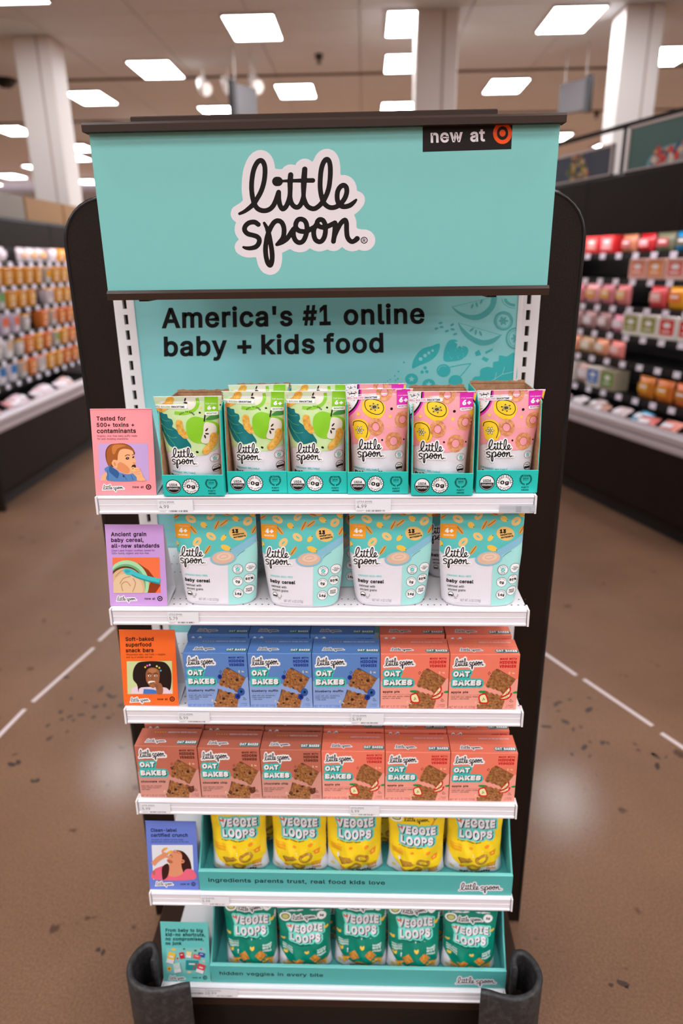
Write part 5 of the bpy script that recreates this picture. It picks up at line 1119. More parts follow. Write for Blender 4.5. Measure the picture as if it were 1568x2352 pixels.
def puff_art(kind):
    a = Art(1, 1)
    if kind == 'green':
        LG = film((203, 228, 164)); TL = film((0, 118, 122)); GR = film((138, 204, 36)); CRM = film((232, 224, 208)); PUF = speckle('corn_puff', (208, 140, 40), (228, 170, 62), (244, 196, 104), 120, .6)
        a.poly([(50, 205), (790, 190), (750, 560), (715, 800), (560, 850), (440, 860), (330, 800), (150, 830), (60, 400)], LG)
        a.poly([(52, 240), (65, 215), (780, 200), (778, 250), (60, 268)], film((216, 228, 190)))
        a.blob([(50, 330), (110, 355), (150, 395), (190, 400), (200, 440), (240, 455), (250, 500), (238, 535), (285, 570), (310, 620), (370, 640), (400, 680), (435, 735), (425, 775), (380, 760), (320, 775), (250, 775), (180, 740), (130, 640), (80, 480)], TL, 4)
        a.lines([[(95, 400), (140, 470), (220, 470)], [(110, 500), (170, 560), (240, 570)], [(140, 600), (210, 660), (280, 650)], [(90, 420), (160, 620), (260, 745)]], 6, film((84, 168, 120)), 3)
        def puff(pts): a.line(pts, 78, PUF, 4)
        a.poly([(375, 215), (530, 212), (538, 250), (520, 320), (470, 370), (420, 340), (380, 280)], CRM)
        a.line([(515, 222), (518, 290), (480, 350), (380, 385), (275, 380)], 34, GR, 4, cap=False)
        puff([(240, 240), (200, 300), (120, 345)])
        puff([(318, 490), (330, 570), (375, 625)])
        a.blob([(390, 540), (410, 460), (480, 420), (560, 435), (600, 460), (590, 560), (560, 640), (545, 710), (470, 700), (410, 640)], GR, 5)
        a.blob([(600, 470), (680, 475), (730, 520), (740, 600), (700, 680), (640, 740), (560, 715), (545, 700), (580, 600)], GR, 5)
        a.blob([(588, 492), (650, 488), (700, 520), (712, 580), (690, 650), (640, 705), (590, 720), (545, 690), (570, 600)], CRM, 5)
        for x, y, r in ((610, 565, 40), (612, 610, 100), (590, 640, -15), (392, 240, 20), (395, 275, 100)): a.ell(x, y, 9, 22, (52, 36, 34), rot=r, n=10)
        a.line([(595, 405), (585, 470)], 14, (30, 22, 20))
        a.blob([(600, 455), (650, 412), (720, 405), (765, 425), (720, 450), (660, 458)], film((58, 138, 56)), 4)
        puff([(680, 640), (665, 720), (590, 805)])
        for x, y, r, c in ((540, 380, 12, (30, 24, 22)), (497, 812, 16, (30, 24, 22)), (755, 300, 10, (30, 24, 22)), (555, 330, 14, (240, 200, 140)), (700, 290, 12, (240, 200, 140))): a.ell(x, y, r, r * .8, c, rot=30, n=10)
        a.rect(62, 292, 408, 336, WHITE, 8); a.text('SKILL BUILDING', 70, 327, (120, 176, 60), w=165, h=19, bold=.05); a.text('SNACKTIME', 244, 326, BLACK, w=138, h=20, bold=.08)
        a.arc('PULL TO OPEN', 405, 470, 95, BLACK, 15, bold=.05)
        a.rect(590, 206, 730, 370, GR); a.rect(594, 368, 732, 408, WHITE, 12)
        a.text('FOR BABIES', 605, 288, WHITE, w=118, h=14, bold=.04); a.text('6+', 618, 344, WHITE, w=90, h=44, bold=.12); a.text('MONTHS', 612, 396, (104, 160, 60), w=102, h=20, bold=.04)
        logo(a, 205, 765, 268, True, WHITE, 120, BLACK); badge_check(a, 668, 902, 46)
        a.ell(672, 1022, 40, 44, BLACK, n=20); a.ell(672, 1022, 35, 39, WHITE, n=20); a.rect(640, 1022, 704, 1048, (40, 30, 30)); a.text('USDA', 672, 1012, BLACK, w=44, h=16, align='c', bold=.06)
        a.text('ORGANIC MELTABLE', 215, 1055, (84, 186, 184), w=250, h=20, bold=.07)
        a.text('baby puffs', 205, 1112, BLACK, w=300, h=38, bold=.08)
    else:
        PK = film((250, 164, 172)); YL = film((252, 208, 40)); MG = film((224, 44, 178)); LP = speckle('pink_puff_ring', (198, 110, 56), (222, 144, 92), (240, 178, 130), 90, .6)
        a.poly([(80, 185), (790, 200), (770, 470), (720, 620), (690, 765), (560, 810), (460, 815), (300, 740), (130, 760), (100, 400)], PK)
        a.blob([(80, 180), (235, 190), (252, 200), (240, 300), (190, 390), (120, 460), (96, 470)], MG, 4)
        a.blob([(80, 180), (225, 190), (235, 205), (222, 300), (175, 380), (112, 435), (90, 440)], BLACK, 4)
        a.blob([(80, 178), (215, 190), (223, 205), (210, 292), (165, 365), (108, 420), (88, 425)], film((244, 240, 242)), 4)
        random.seed(4)
        for k in range(34):
            x = 98 + random.random() * 112; y = 205 + random.random() * 190
            if (x - 90) / 130 + (y - 200) / 225 < 1.25: a.ell(x, y, 3.2, 6.2, BLACK, rot=random.uniform(0, 180), n=7)
        a.blob([(250, 360), (265, 310), (320, 292), (420, 300), (485, 350), (488, 420), (440, 480), (360, 490), (290, 450), (255, 410)], YL, 4)
        a.line([(280, 340), (300, 300), (370, 295), (450, 325), (475, 390), (440, 440), (370, 440), (300, 400)], 7, BLACK, 4, closed=True)
        for k in range(6): t = math.radians(60 * k + 20); a.line([(378 + 12 * math.cos(t), 370 + 10 * math.sin(t)), (378 + 48 * math.cos(t), 370 + 34 * math.sin(t))], 13, BLACK); a.line([(378 + 20 * math.cos(t), 370 + 14 * math.sin(t)), (378 + 40 * math.cos(t), 370 + 28 * math.sin(t))], 5, WHITE)
        a.blob([(140, 520), (200, 488), (270, 500), (320, 570), (325, 640), (290, 700), (230, 710), (170, 690), (150, 600)], YL, 4)
        a.line([(148, 560), (160, 520), (220, 508), (280, 540), (300, 610), (280, 680)], 7, BLACK, 4)
        for k in range(6): t = math.radians(60 * k); a.ell(215 + 26 * math.cos(t), 602 + 26 * math.sin(t), 19, 9, BLACK, rot=60 * k, n=10); a.ell(215 + 26 * math.cos(t), 602 + 26 * math.sin(t), 14, 5, WHITE, rot=60 * k, n=8)
        a.blob([(750, 250), (790, 240), (790, 470), (755, 500), (725, 440), (715, 400), (760, 380)], YL, 4); a.line([(748, 290), (775, 345), (782, 420)], 14, BLACK, 3)
        for x, y, r in ((385, 570, 62), (672, 512, 60), (572, 725, 66), (485, 232, 60)): a.ring(x, y, r, r * 1.05, r * .72, LP, n=26); a.ring(x, y, r * .66, r * .7, 4, (176, 92, 50), n=20)
        for x, y, r, c in ((557, 397, 15, BLACK), (450, 707, 11, BLACK), (685, 722, 9, BLACK), (207, 440, 18, (250, 204, 80)), (540, 472, 17, (250, 204, 80)), (600, 575, 9, (250, 204, 80)), (517, 570, 8, (250, 204, 80)), (316, 245, 12, (250, 204, 80))): a.ell(x, y, r, r * .95, c, n=12)
        a.rect(92, 258, 438, 292, WHITE, 8); a.text('SKILL BUILDING', 100, 284, (216, 84, 150), w=172, h=18, bold=.05); a.text('SNACKTIME', 280, 284, BLACK, w=130, h=18, bold=.08)
        a.rect(612, 212, 748, 365, MG); a.rect(616, 362, 750, 394, WHITE, 12)
        a.text('FOR BABIES', 628, 274, WHITE, w=112, h=12, bold=.04); a.text('6+', 636, 334, WHITE, w=92, h=50, bold=.12); a.text('MONTHS', 630, 384, (190, 60, 150), w=98, h=18, bold=.04)
        logo(a, 180, 693, 268, True, WHITE, 120, BLACK); badge_check(a, 625, 875, 42)
        a.ell(614, 995, 38, 42, BLACK, n=20); a.ell(614, 995, 33, 37, WHITE, n=20); a.rect(584, 995, 644, 1020, (40, 30, 30)); a.text('USDA', 614, 985, BLACK, w=42, h=15, align='c', bold=.06)
        a.text('ORGANIC MELTABLE', 152, 1016, (84, 186, 184), w=256, h=20, bold=.07, rot=2)
        a.text('baby puffs', 170, 1066, BLACK, w=300, h=36, bold=.08)
    a.clip = (40, 180, 800, 1120)
    return a
_arts = {}
def puff_bag(kind, seed):
    t = empty('snack_bag'); P = bag_surface(PW_, PH_, PT_, pwf, ptf, seed, .0026)
    link('pouch', bag_mesh(P, 'pouch'), BAGW, t)
    Q = PQG if kind == 'green' else PQP
    a = _arts.setdefault(kind, None) or puff_art(kind); _arts[kind] = a
    g = wrap(P, PW_, PH_, pwf, lambda x, y, v: 2 * Q(x, y)[0] - 1, lambda x, y: .210 - .168 * Q(x, y)[1])
    a.build('front_print', g, t, cuts=grid_cuts(40, 800, 180, 1120, 22, 22), base=.0006, eps=.00018)
    return t
gb = [puff_bag('green', 1.3), puff_bag('green', 5.9)]; pb = [puff_bag('pink', 2.4), puff_bag('pink', 8.1)]
first = set()
def take(proto):
    if proto.name not in first: first.add(proto.name); return proto
    return copy_tree(proto)
for i, (x0, x1, y) in enumerate(CX_):
    pr = (gb if i < 3 else pb)[i % 2]
    o = take(pr); o.location = ((x0 + x1) / 2 + (-.002, .001, -.001, .002, -.003, .001)[i], y + .046, SZ[0] + .0035)
    o.rotation_euler = (math.radians((7, 4, 4, 3, 4, 5)[i]), 0, math.radians((2, -3, 1, 2, -1, 3)[i]))
    o.scale = (.985, .95, (.97, .985, .985, 1, .985, .985)[i])
    tag(o, '%s snack bag at the front of the %s top-shelf carton' % ('green' if i < 3 else 'pink', nth[i]), 'snack bag', 'snack bags on the top shelf')
    for r in range(1, 2):
        o = take((gb if i < 3 else pb)[(i + r) % 2]); o.location = ((x0 + x1) / 2 + (.003, -.003, .004, -.003, .003, -.004)[i], y + .046 + .058 * r, SZ[0] + .0035)
        o.rotation_euler = (math.radians((2, -3, -2, -2, 0, -2)[i]), 0, math.radians((-2, 4, -3, 2, 3, -2)[i])); o.scale = (.93, .9, (.86, .985, .985, .99, .84, .9)[i])
        tag(o, '%s snack bag behind the front bag in the %s carton' % ('green' if i < 3 else 'pink', nth[i]), 'snack bag', 'snack bags on the top shelf')

# ------------------------------------------------------------------ stand-up cereal pouches
CW_, CH_ = .182, .214
def pouch_surface(seed, squash=0.0):
    def P(u, v, side=-1):
        w = CW_ / 2 * (.845 + squash + (.155 - squash) * min(1, v / .55) ** .8)
        dep = .034 * max(0, 1 - v / .96) ** .85                        # half depth, deepest at the gusset
        e = (1 - abs(u) ** 4.0) ** .5 if abs(u) < 1 else 0
        q = noise.noise(Vector((u * 1.6 + seed, v * 3.0, seed))) + .4 * noise.noise(Vector((u * 4 + seed, v * 6 + u * 2, seed * 2)))
        th = dep * e + .0018 * q * (.3 + .7 * e) * (1 if side < 0 else .6)
        lift = .003 * abs(u) ** 2.5 * max(0, 1 - v / .1)
        return Vector((u * w, side * max(th, .0005), v * CH_ + lift))
    return P
CQ = quad([(95, 50), (963, 50), (905, 985), (212, 1000)], 1, 1)
def pouch_art():
    a = Art(1, 1)
    T1 = film((92, 196, 190)); T2 = film((166, 226, 220)); OR = film((246, 158, 26)); TAN = film((240, 196, 120)); YEL = film((248, 196, 74)); BROWN = (92, 60, 30)
    a.poly([(108, 40), (952, 40), (955, 300), (940, 640), (900, 980), (660, 1020), (655, 560), (600, 500), (430, 505), (250, 480), (110, 450)], T2)
    a.poly([(105, 40), (955, 40), (955, 290), (800, 380), (640, 470), (430, 508), (330, 500), (200, 480), (105, 448)], T1)
    a.rect(105, 165, 282, 312, OR, 16)
    def loop(x, y, rx, ry, r): a.ell(x, y, rx, ry, TAN, rot=r); a.ell(x, y, rx * .42, ry * .2, T1, rot=r, n=12)
    for q in ((280, 115, 60, 36, 25), (490, 85, 48, 34, -40), (875, 140, 52, 40, -35), (495, 288, 54, 36, 32), (355, 345, 52, 38, -50), (700, 50, 50, 26, 10)): loop(*q)
    def grain(x, y, rx, ry, r):
        a.ell(x, y, rx, ry, film((226, 160, 70)), rot=r, n=14); ca, sa = math.cos(math.radians(r)), math.sin(math.radians(r)); a.line([(x - rx * .8 * ca, y - rx * .8 * sa), (x + rx * .8 * ca, y + rx * .8 * sa)], 5, BROWN)
    for q in ((312, 225, 52, 24, 48), (555, 175, 54, 22, -62), (628, 155, 54, 22, -35), (935, 225, 52, 24, -55), (125, 95, 40, 18, -30), (460, 425, 54, 20, -58), (640, 60, 50, 18, 20)): grain(*q)
    for q in ((418, 175, 36, 28, 30), (750, 115, 40, 26, 25), (620, 303, 36, 22, -50), (136, 370, 36, 22, 45), (640, 405, 52, 28, 20), (930, 70, 34, 24, 30)): a.ell(*q[:4], YEL, rot=q[4], n=14); a.ell(q[0] + q[2] * .9 * math.cos(math.radians(q[4])), q[1] + q[2] * .9 * math.sin(math.radians(q[4])), 5, 5, BROWN, n=8)
    a.rect(105, 165, 282, 312, OR, 16); a.text('FOR BABIES', 160, 194, (255, 222, 160), w=98, h=11); a.text('4+', 162, 250, WHITE, w=86, h=48, bold=.13); a.text('MONTHS', 158, 286, WHITE, w=96, h=17, bold=.05)
    a.ell(767, 260, 90, 68, film((238, 190, 110)), rot=12, n=26); a.text('13', 710, 252, BLACK, w=62, h=40, bold=.14); a.text('ESSENTIAL', 718, 281, BLACK, w=118, h=16, bold=.1, rot=-8); a.text('NUTRIENTS', 724, 306, BLACK, w=122, h=16, bold=.1, rot=-8)
    # spoon of cereal
    SB = film((138, 192, 214)); a.line([(700, 455), (760, 420), (850, 365), (965, 300)], 66, SB, 4, cap=False)
    a.ell(612, 508, 128, 72, SB, rot=-6, n=28); a.ell(612, 505, 108, 62, film((226, 186, 158)), rot=-6, n=28); a.ell(620, 494, 74, 38, film((236, 202, 178)), rot=-6, n=24); a.ring(618, 492, 40, 18, 6, film((216, 172, 142)), rot=-10, n=18)
    a.line([(745, 490), (770, 465), (825, 432)], 4, (70, 130, 150), 3)
    logo(a, 175, 395, 250, True, WHITE, 120, BLACK)
    for x, y, k in ((752, 620, 0), (870, 610, 1), (748, 748, 2), (857, 725, 3), (750, 875, 4), (850, 845, 5)):
        r = 50
        if k == 0: badge_check(a, x, y, r); continue
        a.scallop(x, y, r, (60, 60, 66), 18); a.scallop(x, y, r * .93, WHITE, 18)
        if k == 1:
            for j, s_ in enumerate(('TOP 9', 'ALLERGEN', 'FREE')): a.text(s_, x, y - 8 + 14 * j, BLACK, h=10, align='c', bold=.05)
        elif k == 5: a.text('RICE', x, y - 2, BLACK, h=17, align='c', bold=.06); a.text('FREE', x, y + 20, BLACK, h=17, align='c', bold=.06)
        else: a.text({2: '0g', 3: '50%', 4: '14g'}[k], x, y + 13, BLACK, h=26, align='c', bold=.1); a.arc({2: 'ADDED SUGAR', 3: 'IRON', 4: 'WHOLE GRAINS'}[k], x, y, r * .62, BLACK, 7, bold=.03); a.rect(x - 10, y + 24, x + 10, y + 26, (90, 90, 96))
    a.text('ORGANIC RICE-FREE', 232, 700, (150, 222, 216), w=226, h=20, bold=.07); a.text('baby cereal', 232, 762, BLACK, w=250, h=36, bold=.07)
    a.text('oatmeal with', 242, 810, (40, 36, 40), w=155, h=24, bold=.02); a.text('ancient grains', 252, 848, (40, 36, 40), w=162, h=24, bold=.02)
    a.ell(280, 890, 24, 29, BLACK, n=16); a.ell(280, 890, 20, 25, WHITE, n=16); a.rect(262, 890, 298, 906, BLACK); a.ring(325, 892, 20, 22, 5, (150, 140, 120), a0=-30, a1=210, n=16); a.rect(312, 925, 338, 930, (150, 140, 130))
    a.text('NET WT. 6 OZ (170g)', 372, 955, (150, 142, 150), w=190, h=26); a.rect(330, 972, 545, 975, (190, 184, 190))
    a.clip = (100, 45, 960, 990)
    return a
def cereal_pouch(seed, sq):
    t = empty('cereal_pouch'); P = pouch_surface(seed, sq)
    link('pouch', bag_mesh(P, 'pouch', 20, 30), BAGW, t)
    g = wrap(P, CW_, CH_, None, lambda x, y, v: 2 * CQ(x, y)[0] - 1, lambda x, y: .212 - .2095 * CQ(x, y)[1])
    a = _arts.get('pouch') or pouch_art(); _arts['pouch'] = a
    a.build('front_print', g, t, cuts=grid_cuts(95, 965, 40, 1000, 26, 24), base=.0007, eps=.00016)
    return t
cp = [cereal_pouch(3.1, .05), cereal_pouch(7.7, 0.0)]
for i, (x, y, rz, pi, rx) in enumerate(((-.2268, 1.419, 0, 0, 0), (-.0362, 1.409, -1.5, 1, 1), (.157, 1.417, 1.5, 1, 0), (.3535, 1.416, 0, 0, 0))):
    o = take(cp[pi]); o.location = (x, y, SZ[1] + .0002); o.rotation_euler = (math.radians(-rx), 0, math.radians(rz)); o.scale = (.985, 1, .985)
    tag(o, 'teal and white cereal pouch, %s in the front row of the second shelf' % ('leftmost', 'second from left', 'third from left', 'rightmost')[i], 'cereal pouch', 'cereal pouches on the second shelf')
for i, (x, y, rz, pi) in enumerate(((-.235, 1.55, 4, 1), (.028, 1.515, -8, 0), (.175, 1.56, 3, 0), (.325, 1.57, 10, 1))):
    o = take(cp[pi]); o.location = (x, y, SZ[1] + .0002); o.rotation_euler = (0, 0, math.radians(rz)); o.scale = (.95, 1, .97)
    tag(o, 'teal and white cereal pouch, %s of those standing behind the front row' % ('leftmost', 'second from left', 'third from left', 'rightmost')[i], 'cereal pouch', 'cereal pouches on the second shelf')

# ------------------------------------------------------------------ trays and crunchy loop bags
VW, VH, VT = .152, .236, .078
vwf = lambda v: .925 + .075 * max(0, 1 - v / .3) ** 1.4 + .05 * max(0, (v - .6) / .4)
vtf = lambda v: min(1, .72 + v * 1.8) * max(0, min(1, 1.35 * (1 - v / .95))) ** .7 if v < .95 else 0.0
def loop_art(kind):
    a = Art(1, 1); Y = kind == 'yellow'
    MAIN = film((250, 210, 30) if Y else (0, 132, 108)); OR = film((246, 146, 32)); HAL = (108, 208, 198) if Y else (120, 226, 208); TXT = (236, 228, 232)
    # mm, y = -height
    a.poly([(-77, -236), (77, -236), (77, -78), (72, -58), (62, -40), (48, -27), (30, -22), (8, -22), (-14, -24), (-34, -31), (-50, -46), (-60, -62), (-70, -80), (-77, -104)], MAIN)
    a.ell(-52, -205, 17, 15, WHITE); a.ell(-52, -205, 12, 10, (120, 130, 60)); a.ell(-52, -205, 9, 7.5, (206, 208, 130))
    logo(a, -34, -211, 66, False, None if Y else WHITE, 190, BLACK, pen=115, sy=1.15)
    if not Y: a.scallop(48, -206, 13, WHITE, 14); a.text('3g', 48, -203, BLACK, h=7, align='c', bold=.1)
    else: a.line([(46, -200), (42, -190), (38, -184)], 5, OR); a.line([(46, -201), (52, -206)], 2.4, (60, 150, 60)); a.line([(46, -201), (45, -207)], 2.4, (60, 150, 60))
    a.text('VEGGIE', -46, -156, TXT, w=96, h=26, bold=.105, halo=HAL, halo_w=4.6, shadow=BLACK, shift=(2.6, 2.2))
    a.text('LOOPS', -40, -123, TXT, w=84, h=27, bold=.105, halo=HAL, halo_w=4.6, shadow=BLACK, shift=(2.6, 2.2))
    a.line([(-46, -176), (-41, -172), (-36, -175)], 4, (238, 96, 40), 3)
    a.text('A TASTY CRUNCHY SNACK', -44, -109, BLACK if Y else (8, 60, 52), w=60, h=3.6, bold=.09)
    HV = OR if Y else (220, 236, 228)
    for k, s_ in enumerate(('MADE WITH', 'HIDDEN', 'VEGGIES')): a.text(s_, -62, -98 + 8 * k, HV, w=28, h=6.4 if k else 4, bold=.08, rot=6)
    for k, s_ in enumerate(('BAKED', 'NOT', 'FRIED')): a.text(s_, 34, (-34 if Y else -86) + 10 * k, OR if Y else (220, 236, 228), w=24, h=6 + (2.6 if k == 1 else 0), bold=.12, rot=-4)
    if Y:
        SN = speckle('cheese_snack', (168, 112, 28), (192, 136, 40), (214, 164, 66), 110, .6)
        a.poly([(-40, -60), (-13, -68), (-4, -54), (-32, -42)], SN); a.poly([(-40, -60), (-32, -42), (-34, -40), (-42, -56)], (150, 96, 24))
        a.ring(19, -58, 14, 12, 8.5, SN, n=26); a.ring(-1, -28, 14, 11, 8.5, SN, rot=10, n=26)
        for x, y, r in ((31, -96, 6.5), (-32, -30, 6.5), (-10, -92, 5)): a.ell(x, y, r, r * .85, OR, n=14)
        a.poly([(38, -78), (56, -82), (54, -64), (42, -64)], OR); a.ell(47, -72, 3, 3, (255, 200, 90), n=10); a.ell(-57, -26, 6, 5.2, film((240, 200, 110)), n=12)
        a.text('mac + cheesy', -36, -6, BLACK, w=80, h=8.6, bold=.08)
    else:
        SN = speckle('pizza_snack', (176, 96, 24), (212, 134, 44), (232, 166, 80), 110, .6); PZ = film((240, 186, 70))
        a.poly([(-34, -54), (-16, -68), (-2, -52), (-22, -36)], SN); a.poly([(12, -62), (28, -72), (44, -54), (28, -40)], SN)
        a.ring(3, -27, 17, 11, 5.5, SN, n=28)
        for x, y, q in ((-40, -32, -8), (50, -32, 8)): a.poly([(x - 11, y - 10), (x + 11, y - 10), (x + q, y + 16)], PZ); a.line([(x - 11, y - 10), (x + 11, y - 10)], 4, (222, 130, 50)); a.ell(x, y - 2, 2.4, 2.4, (214, 90, 40), n=8); a.ell(x + 3, y + 4, 1.8, 1.8, (214, 90, 40), n=8)
        for x, y in ((-60, -124), (-54, -72), (5, -84), (38, -34), (60, -166)): a.blob([(x - 5, y - 5), (x, y - 3), (x + 5, y - 6), (x + 6, y + 2), (x, y + 7), (x - 6, y + 2)], film((250, 200, 76)), 3)
        a.ell(-58, -24, 6, 7, film((240, 206, 120)), n=12); a.text('pizzeria', -30, -5, BLACK, w=60, h=8.6, bold=.08)
    a.clip = (-75, -234, 75, -1)
    return a
def loop_bag(kind, seed):
    t = empty('crunch_bag'); P = bag_surface(VW, VH, VT, vwf, vtf, seed, .0062)
    link('pouch', bag_mesh(P, 'pouch'), BAGW, t)
    g = wrap(P, VW, VH, vwf, lambda x, y, v: x / 1000 / (VW / 2 * vwf(v)), lambda x, y: -y / 1000)
    a = _arts.get(kind + 'loop') or loop_art(kind); _arts[kind + 'loop'] = a
    a.build('front_print', g, t, cuts=grid_cuts(-76, 76, -236, 0, 4.4, 4.4), base=.0007, eps=.00018)
    return t
TRAYT = mat('tray_teal', (82, 178, 174), .5)
def tray(x0, x1, y, z, hf, words, ww, label, rise):
    W = x1 - x0; t = empty('display_tray', ((x0 + x1) / 2, y, z)); tag(t, label, 'tray'); w = W / 2; D = .26; e = .004
    mb = MB(); mb.box(-w, w, 0, e, .0005, hf - .003); mb.build('front_wall', TRAYT, t)
    mb = MB(); mb.box(-w, w, -.0005, .009, hf - .0035, hf); mb.build('folded_lip', mat('tray_lip', (120, 206, 200), .5), t, bevel=.0008)
    for s in (-1, 1):
        xa, xb = (-w, -w + e) if s < 0 else (w - e, w)
        mb = MB(); mb.prism([(e, .0005), (D, .0005), (D, .215), (.105, .215), (.055, hf + .06), (e, hf - .0036)], xa, xb, 'x'); mb.build('side_wall', TRAYT, t)
    mb = MB(); mb.box(-w + e, w - e, D - e, D, .0005, .215); mb.build('back_wall', TRAYT, t)
    mb = MB(); mb.box(-w + e, w - e, e, D - e, .0005, rise); mb.build('base_riser', TRAYT, t)
    a = Art(1, 1); a.text(words, -w * 1000 + 24, -hf * 1000 * .46, (16, 18, 22), w=ww, h=13, bold=.035)
    a.build('slogan_print', mm, t)
    a = Art(1, 1); logo(a, w * 1000 - 133, -hf * 1000 * .62, 104, False, (232, 226, 230), 170, (22, 18, 22), pen=95, sy=1.1); a.build('word_mark_print', mm, t)
    return t
tray(-.3262, .4712, SY[4] + .004, SZ[4], .066, 'ingredients parents trust, real food kids love', 452, 'teal cardboard display tray holding yellow bags on the fifth shelf', .03)
tray(-.321, .4764, SY[5] + .006, SZ[5], .0655, 'hidden veggies in every bite', 282, 'teal cardboard display tray holding green bags on the lowest shelf', .014)
vb = {'yellow': [loop_bag('yellow', 1.9), loop_bag('yellow', 6.3)], 'green': [loop_bag('green', 2.7), loop_bag('green', 9.2)]}
for kind, si, row in (('yellow', 4, ((545, 0, 3, 1.0, .0), (685, 0, -2, 1.0, .003), (813, 1, 2, .99, .004), (957, 1, -3, .87, .0), (1092, 0, -2, 1.0, .006))),
                      ('green', 5, ((572, 0, 1, 1.0, .002), (697, 1, 3, .86, .0), (828, 0, -2, 1.0, .01), (952, 0, 2, 1.0, .002), (1082, 1, -2, .86, .002)))):
    for i, (px, vi, rz, sz, dy) in enumerate(row):
        y = SY[si] + .062 + dy; p = at_y(px, 1945 if si == 4 else 2150, y - .03)
        o = take(vb[kind][vi]); o.location = (p.x, y, SZ[si] + (.0305 if si == 4 else .0145)); o.rotation_euler = (math.radians(-3), 0, math.radians(rz)); o.scale = (.985, .95, sz * (.885 if si == 4 else .95))
        tag(o, '%s crunchy loop bag, %s in the front row of the %s tray' % (kind, nth[i] if i < 4 else 'rightmost', 'upper' if si == 4 else 'lower'), 'crunch bag', '%s bags in the %s tray' % (kind, 'upper' if si == 4 else 'lower'))
    for i, px in enumerate((610, 745, 880, 1020) if si == 4 else (630, 760, 890, 1015)):
        y = SY[si] + .16; p = at_y(px, 1945 if si == 4 else 2150, y)
        o = take(vb[kind][i % 2]); o.location = (p.x, y, SZ[si] + (.0305 if si == 4 else .0145)); o.rotation_euler = (0, 0, math.radians((5, -6, 4, -3)[i])); o.scale = (.95, .95, .85)
        tag(o, '%s crunchy loop bag behind the front bags, %s of the rear row' % (kind, ('leftmost', 'second from left', 'third from left', 'rightmost')[i]), 'crunch bag', '%s bags in the %s tray' % (kind, 'upper' if si == 4 else 'lower'))

# ================================================================== tent cards
def tent_card(corner, W, H, lean, col, quadc, scale, org, draw, label, rgb_dark):
    t = empty('tent_card', corner); tag(t, label, 'sign', 'tent cards along the left side of the shelves'); w = W / 2; e = .0008
    CM = mat('tent_card_%d_%d_%d' % col, col, .5)
    L = math.hypot(lean, H); nrm = Vector((0, -H / L, lean / L)); up = Vector((0, lean / L, H / L))
    def slab(name, a, b, m_):
        a = Vector(a); b = Vector(b); d = (b - a).normalized(); n = Vector((0, -d.z, d.y)) * e
        mb = MB(); P = [(-w, a), (w, a), (w, b), (-w, b)]
        mb.add([(x, q.y, q.z) for x, q in P] + [(x, q.y - n.y, q.z - n.z) for x, q in P], [(0, 1, 2, 3), (7, 6, 5, 4), (0, 4, 5, 1), (1, 5, 6, 2), (2, 6, 7, 3), (3, 7, 4, 0)])
        return mb.build(name, m_, t)
    slab('front_panel', (0, 0, .0006), (0, lean, H), CM)
    slab('rear_panel', (0, lean + e, H - .0002), (0, .078, .0006), CARDW)
    slab('foot_flap', (0, .0775, .012), (0, .002, .0012), CARDW)
    mb = MB(); mb.tube((-w, lean, H), (w, lean, H), .0011, 8); mb.build('top_fold', CM, t)
    Q = quad(quadc, W, L)
    def surf(x, y, o):
        a, b = Q(x, y); p = up * (L - b) + nrm * (o + .0001); return Vector((a - w, p.y, p.z + .0006))
    a = Art(1, 1); draw(a); a.build('card_print', surf, t)
    return t
def card_foot(a, x, y, w, x2, y2, w2, col=BLACK, r=30):
    logo(a, x, y, w, False, WHITE, 190, BLACK, pen=105, sy=1.1)
    a.text('new at', x2, y2, col, w=w2, bold=.03); a.ring(x2 + w2 + r * 1.75, y2 - r * .42, r * .8, r * .8, r * .36, col, n=24); a.ell(x2 + w2 + r * 1.75, y2 - r * .42, r * .32, r * .32, col, n=12)
